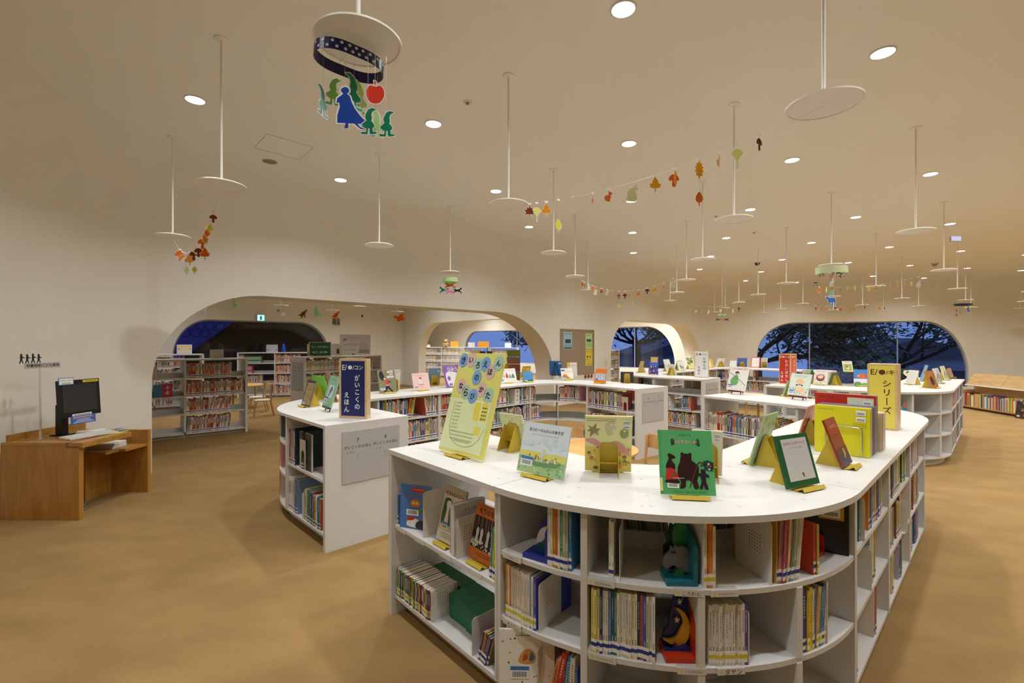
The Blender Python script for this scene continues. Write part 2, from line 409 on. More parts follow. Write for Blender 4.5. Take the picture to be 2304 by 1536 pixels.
# ---------------------------------------------------------------- bookcases along curved runs
class Run:
    def __init__(s, x, y, head, W):
        s.W = W; s.segs = []; s.len = 0; s.p = Vector((x, y)); s.h = radians(head)
    def go(s, kind, a, b=None):
        if kind == 'S': L = a; R = 0; turn = 0
        else: R = a; turn = radians(b)*(1 if kind == 'L' else -1); L = abs(turn)*R
        s.segs.append((s.len, s.len+L, s.p.copy(), s.h, R, 1 if turn > 0 else -1))
        s.p, s.h = s._end(s.segs[-1], L); s.len += L
        return s.segs[-1][:2]
    def _end(s, g, d):
        _, _, p, h, R, sg = g
        if not R: return p+Vector((cos(h), sin(h)))*d, h
        c = p+Vector((-sin(h), cos(h)))*R*sg; h2 = h+sg*d/R
        return c-Vector((-sin(h2), cos(h2)))*R*sg, h2
    def at(s, q, lat=0, z=0):                     # q along, lat to the left of travel
        for g in s.segs:
            if q <= g[1]+1e-9: break
        p, h = s._end(g, q-g[0]); p = p+Vector((-sin(h), cos(h)))*lat
        return Vector((p.x, p.y, z)), h
    def stretch(s, q, lat):                       # ground covered at this offset per unit along the centre line
        for g in s.segs:
            if q <= g[1]+1e-9: break
        return 1 if not g[4] else (g[4]-g[5]*lat)/g[4]
def sweep(mb, run, q0, q1, a, b, z0, z1, m, inv):
    n = 1 if abs(run.at(q0)[1]-run.at(q1)[1]) < 1e-6 else max(2, int((q1-q0)/.05)+1)
    v = []; f = []
    for i in range(n+1):
        q = q0+(q1-q0)*i/n
        for lat, z in ((a, z0), (b, z0), (b, z1), (a, z1)): v.append(inv @ run.at(q, lat, z)[0])
    for i in range(n):
        for k in range(4): f.append((i*4+k, i*4+(k+1) % 4, (i+1)*4+(k+1) % 4, (i+1)*4+k))
    f += [(3, 2, 1, 0), (n*4, n*4+1, n*4+2, n*4+3)]
    mb.add(v, f, m)
def bay(run, q0, q1, label, zs, H=.971, end0=False, end1=False, divs=(), group='white bookcase bays', mid=True, cat='bookcase', m=None, back=False):
    """one bookcase unit of a run: top, side panels, shelves with low mid rails, plinth"""
    m = m or M_WHITE
    W = run.W; qm = (q0+q1)/2; p, h = run.at(qm)
    root = thing('bookcase', label, cat, (p.x, p.y, 0), h, group)
    inv = (Matrix.Translation(p) @ rot_z(h)).inverted()
    mb = MB(); sweep(mb, run, q0+.0012, q1-.0012, -W/2, W/2, H-.026, H, m, inv); mb.build('top', root)
    e = W/2-.02
    for q, endp in ((q0, end0), (q1, end1)):
        t = .04 if endp else .016
        a, b = (q+.0012, q+t) if q == q0 else (q-t, q-.0012)
        mb = MB(); sweep(mb, run, a, b, -(W/2-.002 if endp else e), W/2-.002 if endp else e, 0 if endp else .1, H-.026, m, inv); mb.build('side_panel', root)
    for k, z in enumerate(zs):
        mb = MB(); sweep(mb, run, q0+.016, q1-.016, -e+.004, e-.004, z-.02, z, m, inv); sh = mb.build('shelf', root)
        if mid:
            mb = MB(); sweep(mb, run, q0+.016, q1-.016, -.008, .008, z, z+.075, m, inv); mb.build('mid_rail', sh)
    if back:
        mb = MB(); sweep(mb, run, q0+.016, q1-.016, -.006, .006, .1, H-.026, m, inv); mb.build('back_panel', root)
    for q, lo, hi in divs:
        mb = MB(); sweep(mb, run, q-.009, q+.009, -e, e, lo, hi, m, inv); mb.build('divider', root)
    mb = MB(); sweep(mb, run, q0+(.041 if end0 else .0012), q1-(.041 if end1 else .0012), -W/2+.1, W/2-.1, 0, .096, mat('#d5d2cc', .6), inv); mb.build('plinth', root)
    return root
W = .73
c0 = at(873, 1010, .971)
def start(outer, head, side):                     # centre-line start from the outer corner of an end panel
    h = radians(head); n = Vector((-sin(h), cos(h)))*side
    return outer.x-n.x*W/2, outer.y-n.y*W/2
Z2, Z3 = [.115, .53], [.118, .405, .692]
# run A: nearest counter
RA = Run(*start(c0, -48, -1), -48, W)
sA = [RA.go('S', .98), RA.go('L', .735, 91.8)]+[RA.go('S', .85) for _ in range(3)]+[RA.go('L', .735, 80), RA.go('S', 1.08)]
baysA = []
baysA.append(bay(RA, *sA[0], 'straight white bookcase bay with green boxes on its bottom shelf', Z2, end0=True))
q0, q1 = sA[1]; dq = [q0+(q1-q0)*t for t in (.25, .5, .735)]
baysA.append(bay(RA, q0, q1, 'rounded white bookcase corner nearest the camera with wooden bookends', Z3,
    divs=[(dq[0], .118, .945), (dq[1], .118, .385), (dq[1], .405, .672), (dq[2], .118, .385), (dq[2], .405, .672)]))
baysA.append(bay(RA, *sA[2], 'white bookcase bay just right of the rounded near corner', Z3))
bay(RA, *sA[3], 'white bookcase bay in the middle of the right counter side', Z3)
bay(RA, *sA[4], 'white bookcase bay at the far end of the right counter side', Z3)
bay(RA, *sA[5], 'rounded white bookcase corner under the tall yellow sign', Z3)
bay(RA, *sA[6], 'white bookcase bay carrying two small dark red easels', Z2, end1=True)
# run B: left horseshoe
RB = Run(*start(at(731, 958, .971), 134, 1), 134, W)
sB = [RB.go('S', .9), RB.go('R', .835, 88.5)]+[RB.go('S', .867) for _ in range(3)]+[RB.go('R', .915, 97.5), RB.go('S', .95)]
bayB0 = bay(RB, *sB[0], 'white bookcase bay under the navy sign with a grey notice on its end', Z2, end0=True)
q0, q1 = sB[1]
bay(RB, q0, q1, 'rounded white bookcase corner at the far left of the counters', Z3, divs=[(q0+(q1-q0)*t, .118, .945) for t in (.33, .67)])
for g, nm in zip(sB[2:5], ('left', 'middle', 'right')):
    bay(RB, *g, f'white bookcase bay on the {nm} of the long rear counter behind the yellow poster', Z3)
q0, q1 = sB[5]
bay(RB, q0, q1, 'curved white bookcase bay at the back of the left counters', Z3, divs=[((q0+q1)/2, .118, .945)])
bayB6 = bay(RB, *sB[6], 'white bookcase bay with grey numbered notice on its right end', [.115, .30, .64], end1=True)
# run C: rear horseshoe
RC = Run(*start(at(1582, 854, .971), 134, 1), 134, W)
sC = [RC.go('S', .95), RC.go('R', .735, 90)]+[RC.go('S', .9) for _ in range(3)]+[RC.go('R', .735, 90)]+[RC.go('S', .95) for _ in range(2)]
bayC0 = bay(RC, *sC[0], 'white bookcase bay under the white framed sign', [.115, .405, .692], end0=True)
bay(RC, *sC[1], 'rounded white bookcase corner left of the white framed sign', Z3)
for g, nm in zip(sC[2:5], ('left', 'middle', 'right')):
    bay(RC, *g, f'white bookcase bay, {nm} one behind the white framed sign', Z3)
bay(RC, *sC[5], 'curved white bookcase bay far behind the red sign', Z3)
bay(RC, *sC[6], 'white bookcase bay below the big window, left one', Z3)
bay(RC, *sC[7], 'white bookcase bay below the big window, right one', Z3, end1=True)
# run G: right counter
RG = Run(4.05, 7.32, -48, W)
sG = [RG.go('S', .9), RG.go('L', .735, 92)]+[RG.go('S', .9) for _ in range(3)]
bay(RG, *sG[0], 'white bookcase bay under the red two sided sign', Z2, end0=True)
q0, q1 = sG[1]
bay(RG, q0, q1, 'rounded white bookcase corner behind the tall yellow sign', Z3, divs=[(q0+(q1-q0)*t, .118, .945) for t in (.25, .5, .75)])
for g, nm in zip(sG[2:5], ('near', 'middle', 'far')):
    bay(RG, *g, f'white bookcase bay, {nm} one on the side facing the wooden rack', Z3)
# tall cases of the second room
ZT = [.08, .41, .71, 1.015]
def tall(front, head, n, L, labels, H=1.33, depth=.5, zs=ZT, ends=(True, True), back=False):
    h = radians(head); c = Vector(front)+Vector((-sin(h), cos(h)))*depth/2
    r = Run(c.x, c.y, head, depth); segs = [r.go('S', L) for _ in range(n)]
    bs = []
    for i, g in enumerate(segs): bs.append(bay(r, *g, labels[i], zs, H, end0=ends[0] and i == 0, end1=ends[1] and i == n-1, group='tall white bookcases', mid=not back, back=back))
    r.bays = bs
    return r, segs
RT1, sT1 = tall((-6.20, 7.30), 41.5, 2, .94, ['tall white bookcase half hidden by the left jamb of the arch', 'tall white bookcase packed with red and white spines'])
RT2, sT2 = tall((-8.0, 13.7), 15, 2, 1.0, ['tall white bookcase against the dark window, left one', 'tall white bookcase against the dark window, right one'])
RT3, sT3 = tall((-9.3, 10.6), 40, 2, 1.0, ['far tall white bookcase at the left edge of the arch', 'far tall white bookcase behind the packed one'])
RT4, sT4 = tall((-4.07, 9.23), 55, 2, .95, ['tall white bookcase under the small green sign', 'tall white bookcase right of the small green sign'])
bayT4 = RT4.bays[0]
RT5, sT5 = tall((-4.4, 22.2), -8, 3, 1.1, ['distant white bookcase seen through the inner arch, left one', 'distant white bookcase seen through the inner arch, middle one', 'distant white bookcase seen through the inner arch, right one'], H=1.42, depth=.35, zs=[.1, .43, .76, 1.09])
RT6, sT6 = tall((-.95, 20.2), -8, 1, 1.2, ['distant white bookcase behind the jamb of the large arch'], H=1.42, depth=.35, zs=[.1, .43, .76, 1.09])
RT7, sT7 = tall((3.34, 16.2), 20, 1, .42, ['narrow white bookcase inside the small arch beside its window'], H=1.37, depth=.4, zs=[.1, .43, .76, 1.06])
# ---------------------------------------------------------------- shelved books
rnd = random.Random(5)
PAL = ['#e8e4da', '#efeae0', '#ddd6c8', '#c9b98f', '#b23a2e', '#c8553a', '#2f5f9e', '#4f86b8', '#7fa8c9', '#3d7a55', '#7fae6a', '#d9b63c', '#e3cf5e', '#e08a2e', '#6b4a86', '#2b2f45', '#8a5a3c', '#b9aeb8', '#d98c94', '#55606a', '#f1eee8', '#e6e0d2']
PALE = ['#efece4', '#e8e3d8', '#e2dcc8', '#d8cfae', '#cfc7b8', '#f2f0ea', '#c7ccd0', '#e9d9a8', '#b8c4b4', '#c98b6a']
RED = ['#b9483c', '#c8624e', '#e7dccb', '#efe9dc', '#a33b33', '#d58a6a', '#d9c7ad', '#e9e2d4', '#7b5a48', '#c9573f', '#e0b48a', '#89a4ad']
NAMES = {'white': '#efeae0', 'cream': '#ddd6c8', 'tan': '#c9b98f', 'red': '#b23a2e', 'blue': '#2f5f9e', 'pale blue': '#7fa8c9', 'green': '#3d7a55', 'light green': '#7fae6a', 'yellow': '#e3cf5e',
         'orange': '#e08a2e', 'purple': '#6b4a86', 'dark navy': '#2b2f45', 'brown': '#8a5a3c', 'pink': '#d98c94', 'grey': '#7a8085', 'teal': '#1f8f8f'}
def cname(c):
    l = [int(c[i:i+2], 16) for i in (1, 3, 5)]
    return min(NAMES, key=lambda k: sum((a-b)**2 for a, b in zip(l, [int(NAMES[k][i:i+2], 16) for i in (1, 3, 5)])))
BOOKS = []
def books(n, pal=PAL, t=(.009, .017), h=(.20, .265), d=(.19, .24), lean=0, band='#2b3f9a', same=None):
    out = []
    for _ in range(n):
        c = same or rnd.choice(pal)
        out.append(dict(t=rnd.uniform(*t), h=rnd.uniform(*h), d=rnd.uniform(*d), c=c, lean=lean, band=band))
    return out
def one(c, t=.012, h=.25, d=.22, lean=0, band='#2b3f9a', n=1): return [dict(t=t, h=h+rnd.uniform(-.003, .003), d=d, c=c, lean=lean, band=band) for _ in range(n)]
def gap(w_): return [w_]
def row(run, seg, side, z, items, desc, off=0, inset=.034, hmax=None, pull=0):
    """sets books on a shelf from the viewer's left to right; side +1 is left of travel"""
    q0, q1 = seg[0]+.02, seg[1]-.02; lat = side*(run.W/2-inset); u = off; k = 0
    qm = (q0+q1)/2; st = run.stretch(qm, lat)
    L = (q1-q0)*st
    if run in (RA, RB, RC, RG): hmax = hmax or {Z3[0]: .258, Z3[1]: .258, Z3[2]: .246}.get(z)
    blocks = []; cur = []
    for it in items:                              # contiguous books form straight blocks
        if isinstance(it, dict):
            foot = it['t']/cos(radians(it['lean']))
            if u+foot > L: break
            if not cur: u_start = u
            cur.append((it, foot)); u += foot+.0007
            if st != 1 and u-u_start > .30: blocks.append((u_start, u, cur)); cur = []; u += .012
        else:
            if cur: blocks.append((u_start, u, cur)); cur = []
            u += it
    if cur: blocks.append((u_start, u, cur))
    for ua, ub, bl in blocks:
        um = (ua+ub)/2; q = (q1-um/st) if side > 0 else (q0+um/st)
        p, h = run.at(q, lat, z); xd = h+pi if side > 0 else h; X = Vector((cos(xd), sin(xd), 0)); uu = ua
        for it, foot in bl:
            ai = radians(it['lean'])
            if hmax: it['h'] = min(it['h'], hmax)
            pp = p+X*(uu+foot/2-um)               # local x = viewer's right, y = into the shelf
            M = Matrix.Translation((pp.x, pp.y, z+.0012)) @ rot_z(xd) @ Matrix.Translation((0, rnd.uniform(-.004, .006)+pull, 0))
            if ai: M = M @ Matrix.Rotation(ai, 4, 'Y') @ Matrix.Translation((0, 0, it['t']/2*abs(sin(ai))))
            k += 1; BOOKS.append(dict(it, M=M, desc=desc, k=k, p=pp)); uu += foot+.0007
ORD = ['first', 'second', 'third', 'fourth', 'fifth', 'sixth', 'seventh', 'eighth', 'ninth', 'tenth', 'eleventh', 'twelfth']+[f'{n}th' for n in range(13, 21)]+['21st', '22nd', '23rd']+[f'{n}th' for n in range(24, 31)]+['31st', '32nd', '33rd']+[f'{n}th' for n in range(34, 41)]+['41st', '42nd', '43rd']+[f'{n}th' for n in range(44, 51)]+['51st', '52nd', '53rd']+[f'{n}th' for n in range(54, 80)]
M_PAGE = mat('#e9e3d3', .8); M_DARK = mat('#26262a', .5); M_LABEL = mat('#f4f4f0', .4)
def build_book(b, seed, simple=False, mb=None):
    t, h, d, c = b['t'], b['h'], b['d'], b['c']; M = b['M']; r = random.Random(seed)
    mc = mat(c, .38)
    if mb is not None:                            # distant: one box with a page top and a label band
        mb.box((-t/2, 0, 0), (t/2, d, h), mc, M); return
    o = MB(); bt = min(.0026, t*.28)
    o.box((-t/2, 0, 0), (t/2, .002, h), mc); o.box((-t/2, .002, 0), (-t/2+bt, d, h), mc); o.box((t/2-bt, .002, 0), (t/2, d, h), mc)
    ink = mat('#2a2a30' if sum(lin(c)) > .75 else '#f0ede4', .5); z = h*.9
    if r.random() < .3 and sum(lin(c)) > .75: ink = mat(r.choice(['#a8342a', '#2c5c93', '#2f6b46']), .5)
    ch = t*.55; stop = h*r.uniform(.35, .6)
    while z > stop:                               # spine title marks
        a = ch*r.uniform(.6, 1.0)
        o.add([(-a/2, -.0004, z-ch*.42), (a/2, -.0004, z-ch*.42), (a/2, -.0004, z-ch*.30), (-a/2, -.0004, z-ch*.30)], [(0, 1, 2, 3)], ink)
        o.add([(-a*.1, -.0004, z-ch*.8), (a*.12, -.0004, z-ch*.8), (a*.12, -.0004, z), (-a*.1, -.0004, z)], [(0, 1, 2, 3)], ink)
        if r.random() < .7: o.add([(-a/2, -.0004, z-ch*.75), (a*.4, -.0004, z-ch*.75), (a*.4, -.0004, z-ch*.65), (-a/2, -.0004, z-ch*.65)], [(0, 1, 2, 3)], ink)
        z -= ch*1.12
    if h > .18 and r.random() < .8:
        zz = h*.3
        while zz > h*.2:
            o.add([(-t*.14, -.0004, zz-.003), (t*.14, -.0004, zz-.003), (t*.14, -.0004, zz), (-t*.14, -.0004, zz)], [(0, 1, 2, 3)], ink); zz -= .005
    e = o.build('shelved_book'); e.matrix_world = M
    p = MB(); p.box((-t/2+bt, .002, .003), (t/2-bt, d-.003, h-.003), M_PAGE); p.build('page_block', e)
    if b['band']:
        p = MB(); p.box((-t/2-.0002, -.0008, .010), (t/2+.0002, .0001, .052), M_LABEL)
        p.box((-t/2-.0003, -.0011, .026), (t/2+.0003, -.0003, .040), mat(b['band'], .4)); p.build('spine_label', e)
    tag(e, f"{cname(c)}-spined book, {ORD[b['k']-1]} from left {b['desc']}", 'book', b['desc'].join(['shelved books ', '']))
    return e
# --- run A, left bay (facing left) : side -1 is the outside
oA = -1
row(RA, sA[0], oA, Z2[1], one('#3c4f8c', .012, .2, .2)+one('#e6e2da', .006, .22, .2, n=1)+one('#5577b8', .014, .17, .2), 'on middle shelf of the green box bay', off=.004)
row(RA, sA[0], oA, Z2[0], sum([one(rnd.choice(['#8c3a34', '#2f5a8c', '#d1b03f', '#4c7a4f', '#c76b35', '#5d4b7d', '#b9b2a0', '#3c7f86']), .0105, .155, .17, band='#d8cf3a') for _ in range(33)], []), 'on bottom shelf beside the green boxes', off=.03, inset=.03)
row(RA, sA[0], oA, Z2[0], one('#5b2f6d', .011, .15, .17, lean=14)+one('#c9a23d', .01, .155, .17, lean=15)+one('#7a3b2c', .012, .15, .17, lean=16)+one('#3f5f3c', .01, .15, .17, lean=17)+one('#6d4a8c', .011, .15, .17, lean=18)+one('#8c6d3c', .01, .15, .17, lean=19), 'at right end of the green box shelf', off=.80)
row(RA, sA[0], oA, Z2[1], one('#2f7fa8', .011, .235, .2, lean=4)+one('#c8cc2a', .012, .235, .2, lean=4, n=2)+one('#dcdcd0', .010, .2, .2), 'on middle shelf right of the orange book', off=.885)
# --- run A, rounded corner, top row
seg = sA[1]; zt = Z3[2]
off1 = .238
row(RA, seg, oA, zt, one('#efece2', .011, .245)+one('#e2e0da', .010, .245)+one('#cf9a3a', .011, .243)+one('#c8742a', .012, .243)+one('#e8e2cf', .009, .243)+one('#2f8a6a', .012, .243)+one('#c9c6a4', .010, .243)+one('#b9c0a8', .010, .243)+one('#3c78b0', .013, .244), 'beside the blue wave bookend', off=off1)
row(RA, seg, oA, zt, one('#e9e6de', .008, .225, .2)+one('#ecebe4', .009, .222, .2), 'standing as a white pair on top row', off=.492)
row(RA, seg, oA, zt, one('#efede6', .010, .248, .22, band='#d8c93a')+one('#d07a2a', .011, .236, .22, band='#d8c93a')+one('#e0913a', .012, .234, .22, band='#d8c93a')+one('#eeeae0', .010, .226, .2, band='#d8c93a'), 'beside the teal animal bookend', off=.838)
row(RA, seg, oA, zt, one('#d9a94a', .004, .25, .22)+one('#c08a94', .016, .245, .22, lean=3)+one('#b0486a', .010, .245, .22, lean=3)+one('#c8683a', .011, .245, .21, lean=4)+one('#e8e2d4', .009, .246, .21, lean=4)+one('#c94a34', .010, .246, .21, lean=5)+one('#7fb0a0', .012, .24, .21, lean=5)+one('#e4dcc8', .010, .246, .21, lean=6)+one('#cfd3c0', .011, .24, .21, lean=6)+one('#ece6da', .010, .244, .21, lean=6), 'beside the white perforated bookend on top row', off=1.130)
row(RA, seg, oA, zt, one('#d0503c', .016, .2, .2)+one('#d8c23a', .009, .195, .19, band='#d8c93a')+one('#c9b0c4', .009, .19, .19, band='#d8c93a'), 'just left of the dark corner shelf end', off=1.325)
# middle row
zm = Z3[1]
row(RA, seg, oA, zm, one('#d9a25a', .014, .225, .2, band='#d8cf3a')+one('#e9e2d2', .008, .225, .2, band='#d8cf3a')+one('#cf8a4a', .012, .225, .2, band='#d8cf3a')+one('#d8d2c2', .011, .222, .2, band='#d8cf3a', n=2)+one('#e3d7c4', .012, .222, .2, band='#d8cf3a', n=3)+one('#e8dcd4', .013, .22, .2, band='#d8cf3a', n=3)+one('#3f8f8a', .008, .22, .2, band='#d8cf3a')+one('#e2dfe4', .010, .22, .2, band='#d8cf3a')+one('#4a4fb4', .012, .22, .26, band='#d8cf3a'), 'left of a white perforated bookend on middle row', off=.012)
cs = ['#e6dd8a']*3+['#2a2f6c', '#e2ddd0', '#dcd8ce', '#6f93c4', '#33558c', '#2f7a52', '#e9e6dc', '#e4dfd2', '#dde0d4', '#d8ccb4', '#ece6da', '#e0d9a8', '#e7e4dc', '#3c4238', '#b9606c', '#3c5fb0', '#d8cdb8', '#dde4cc', '#e9e9e2']
row(RA, seg, oA, zm, sum([one(c, .0101, .245, .215) for c in cs], []), 'beside the red moon bookend', off=.425)
row(RA, seg, oA, zm, sum([one(c, .0115, .225, .2, band='#d8cf3a') for c in ['#dedad0', '#e4e0d8', '#dcd8ce', '#e8e5de', '#e2ded6', '#e9e6df', '#e3e0da', '#e6e2da', '#ddd5c4', '#dfdbd2', '#e5e3dc', '#5a4f9c']], []), 'in a white row at the middle shelf', off=.858)
row(RA, seg, oA, zm, one('#2a4f9c', .021, .245, .2)+one('#d8b43a', .013, .235, .2, band='#d8cf3a')+one('#e0cf2a', .016, .245, .2, band=None)+one('#e2dcd0', .009, .235, .2)+one('#a8b4c4', .014, .23, .2, lean=3, band='#d8cf3a')+one('#cfa88a', .011, .235, .2, lean=3, band='#d8cf3a')+one('#d8cf4a', .010, .235, .2, lean=4, band='#d8cf3a')+one('#3f7a9c', .012, .23, .2, lean=4, band='#d8cf3a')+one('#3c6cb4', .013, .235, .2, lean=4)+one('#e4ddd0', .010, .24, .2, lean=5, band='#d8cf3a'), 'beside the bright blue book on middle row', off=1.258)
# bottom row
zb = Z3[0]
row(RA, seg, oA, zb, one('#e4e0d8', .010, .2, .19, band='#d8cf3a')+one('#e9e4da', .012, .23, .2, lean=-5)+one('#f0eee6', .018, .25, .22, lean=-6, band=None), 'at left end of the bottom row', off=.02)
row(RA, seg, oA, zb, one('#d07a3a', .018, .21, .2, lean=12)+one('#c23a2c', .02, .245, .2, lean=12)+one('#c2402e', .02, .245, .2, lean=8)+one('#4a5a8c', .018, .235, .2, lean=6)+one('#2f8ab0', .018, .235, .2, lean=4)+one('#d9cfc0', .018, .235, .2, lean=2)+one('#4f68a8', .012, .2, .2, lean=1), 'leaning on the bottom row', off=.235)
row(RA, seg, oA, zb, sum([one(c, .0135, .2, .19, band='#d8cf3a') for c in ['#e4e6d8', '#dfe08a', '#e2dc9a', '#e6e4da', '#e8e6de', '#5f8fc8', '#5c86c0', '#8cae8a', '#c4cfa0', '#c8cc4a']], []), 'on the bottom row below the moon bookend', off=.46)
row(RA, seg, oA, zb, one('#3c5a3c', .014, .2, .2, lean=-4)+one('#5a3c4c', .013, .2, .2, lean=-8)+sum([one(c, .012, .2, .2, lean=-14) for c in ['#8c9cb4', '#b46a4a', '#d8cfc0', '#4c5c74']], []), 'on the bottom row right of the pale row', off=.70)
row(RA, seg, oA, zb, one('#e8e4da', .02, .235, .2, n=4)+one('#dedad0', .016, .22, .2, n=3)+one('#2f7a52', .02, .22, .2, n=1)+one('#e4e1da', .016, .22, .2, n=4), 'on the bottom row at right', off=.96)
# right arm of A
row(RA, sA[2], oA, Z3[2], one('#e8e2d6', .012, .245, band='#d8cf3a')+one('#d9cfc4', .012, .245, band='#d8cf3a')+one('#e6dfd0', .012, .245, band='#d8cf3a')+gap(.1)+one('#1f8a8a', .012, .2, .2)+gap(.18)+books(26), 'on top row right of the rounded corner')
row(RA, sA[2], oA, Z3[1], gap(.35)+books(8, PALE)+one('#d07a2a', .013, n=2)+one('#d8b43a', .014, n=2), 'on middle row right of the rounded corner')
row(RA, sA[2], oA, Z3[0], gap(.04)+books(2)+gap(.4)+books(4, RED), 'on bottom row right of the rounded corner')
row(RA, sA[3], oA, Z3[2], books(36)+gap(.1)+books(12), 'on top row of the right side middle bay')
row(RA, sA[3], oA, Z3[1], gap(.12)+books(8)+gap(.12)+books(14), 'on middle row of the right side middle bay')
row(RA, sA[3], oA, Z3[0], gap(.2)+books(4, PALE)+gap(.2)+books(10), 'on bottom row of the right side middle bay')
for z, nm in zip(Z3, ('bottom', 'middle', 'top')):
    row(RA, sA[4], oA, z, books(18)+gap(.12)+books(14), f'on {nm} row of the right side far bay')
# inner side of A glimpsed through the corner
row(RA, sA[1], 1, Z3[2], books(16)+gap(.03)+books(22, lean=8), 'on inner side of the rounded corner')
row(RA, sA[6], 1, Z2[1]-.09, [], '')
# D arm, inner side faces the camera
row(RA, sA[6], 1, Z2[1], books(3, PALE)+books(8, PALE)+one('#b02a28', .02, .26, n=2)+books(34, h=(.22, .25))+gap(.06)+books(20), 'on shelf under the dark red easels')
row(RA, sA[6], 1, Z2[0], books(60, PALE), 'on bottom shelf under the dark red easels')
row(RA, sA[5], 1, Z3[1], books(14), 'on inner side of the yellow sign corner')
# --- run B
row(RB, sB[0], 1, Z2[1], books(9, d=(.24, .27), h=(.27, .31))+one('#2a2c30', .012, .33, .3)+one('#2f3a44', .014, .33, .31)+gap(.14)+one('#26323c', .02, .31, .31)+one('#2c3c3c', .018, .31, .31), 'on upper shelf below the navy sign')
row(RB, sB[0], 1, Z2[0], books(5, PALE, h=(.27, .30))+one('#2b2622', .012, .31)+books(4, PALE, h=(.27, .31))+one('#3f78b8', .014, .30, n=3)+one('#8c6a4a', .02, .29)+one('#6f8cb0', .014, .29)+gap(.16)+books(20, t=(.012, .02), h=(.24, .27)), 'on bottom shelf below the navy sign')
for z, nm in zip(Z3, ('bottom', 'middle', 'top')):
    row(RB, sB[1], 1, z, books(30, d=(.18, .22), h=(.2, .24))+gap(.3)+books(50, h=(.2, .25)), f'on {nm} row of the far left rounded corner')
iB = -1
for gi, nm in zip((2, 3, 4), ('left', 'middle', 'right')):
    for ri, rn in zip((0, 1, 2), ('bottom', 'middle', 'top')):
        if gi == 2 and ri == 2: its = gap(.04)+books(26)+one('#cf7a2a', .03, .23, lean=8)+books(3, lean=10)+gap(.2)+books(5, RED, lean=-9)+books(12)
        elif gi == 2 and ri == 1: its = books(62, h=(.19, .25))
        elif gi == 3 and ri == 2: its = books(24)+gap(.08)+books(26)
        elif gi == 4 and ri == 2: its = books(28)+gap(.14)+one('#e8e4dc', .10, .22, .22, band=None)+books(14)
        elif gi == 4 and ri == 1: its = books(38, h=(.2, .25))+books(12, lean=-9)+one('#4a3c8c', .03, .25)+books(8)
        else: its = books(58, h=(.19, .25))
        row(RB, sB[gi], iB, Z3[ri], its, f'on {rn} row, {nm} bay of the rear counter')
q0, q1 = sB[5]; h1, h2 = (q0, (q0+q1)/2), ((q0+q1)/2, q1)
row(RB, h1, iB, Z3[2], books(8, h=(.2, .24))+one('#25262a', .012, .24, .2, lean=-14), 'on top row, left of the curved rear bay')
row(RB, h1, iB, Z3[1], books(15, h=(.2, .24)), 'on middle row, left of the curved rear bay')
row(RB, h2, iB, Z3[2], books(13, PAL, t=(.012, .02))+one('#2a2c34', .02, .24, lean=-8)+books(5), 'on top row, right of the curved rear bay')
row(RB, sB[6], iB, .64, gap(.02)+books(44, h=(.22, .25)), 'on top shelf left of the grey numbered notice')
row(RB, sB[6], iB, .30, books(8, RED)+books(50, h=(.2, .25)), 'on middle shelf left of the grey numbered notice')
# --- run C: near face is the outside of its first bay (left of travel), then the inner side beyond
row(RC, sC[0], 1, Z3[1], books(14, h=(.2, .24), lean=0)+books(8, lean=-10)+one('#ece9e2', .02, .24, lean=-12)+gap(.2)+books(14), 'on middle row under the white framed sign')
row(RC, sC[0], 1, Z3[0], books(58, h=(.2, .25)), 'on bottom row under the white framed sign')
row(RC, sC[1], 1, Z3[2], books(24), 'on top row left of the white framed sign'); row(RC, sC[1], 1, Z3[1], books(40), 'on middle row left of the white framed sign')
row(RC, sC[0], -1, Z3[2], books(40, PALE), 'on inner top row behind the white framed sign')
for gi in (2, 3, 4):
    for ri in (0, 1, 2): row(RC, sC[gi], -1, Z3[ri], books(20)+gap(.1)+books(26), 'in the rear horseshoe')
row(RC, sC[5], -1, Z3[2], books(9)+gap(.1)+books(12, lean=-8), 'on top row of the far curved bay'); row(RC, sC[5], -1, Z3[1], books(22), 'on middle row of the far curved bay')
for gi in (6, 7):
    row(RC, sC[gi], -1, Z3[1], books(32, lean=-7)+books(12), 'on middle row under the window'); row(RC, sC[gi], -1, Z3[2], gap(.3)+books(4) if gi == 6 else books(46, h=(.2, .24)), 'on top row under the window'); row(RC, sC[gi], -1, Z3[0], books(40), 'on bottom row under the window')
# --- run G
for z in Z3:
    for gi in (2, 3, 4): row(RG, sG[gi], -1, z, gap(.02)+books(30)+gap(.1)+books(16), 'on the counter beside the wooden rack')
row(RG, sG[0], -1, Z2[1], gap(.2)+books(2), 'under the red sign')
# --- tall cases
for (r, ss) in ((RT1, sT1),):
    for z, its in zip(ZT, (books(40, RED, t=(.011, .02), h=(.23, .27), lean=6), books(22, RED, t=(.011, .02), h=(.2, .25))+books(16, RED, t=(.011, .02), lean=18)+books(4, PALE), books(46, RED, t=(.012, .024), h=(.2, .26)), books(40, RED, t=(.012, .02), h=(.2, .25)))):
        row(r, ss[1], -1, z, its, 'in the tall bookcase through the arch', hmax=.27)
    row(r, ss[0], -1, ZT[2], gap(.5)+one('#3f93c4', .11, .2, band=None)+one('#c8385a', .14, .215, band=None), 'in the half hidden tall bookcase')
    row(r, ss[0], -1, ZT[3], gap(.35)+one('#e3d6cf', .2, .2, band=None), 'in the half hidden tall bookcase')
row(RT2, sT2[0], -1, ZT[3], one('#b05a78', .03, .24, n=5)+one('#3f7a4a', .02, .2, n=22), 'far'); row(RT2, sT2[0], -1, ZT[2], one('#b8486a', .025, .22, n=14), 'far'); row(RT2, sT2[0], -1, ZT[1], books(45), 'far')
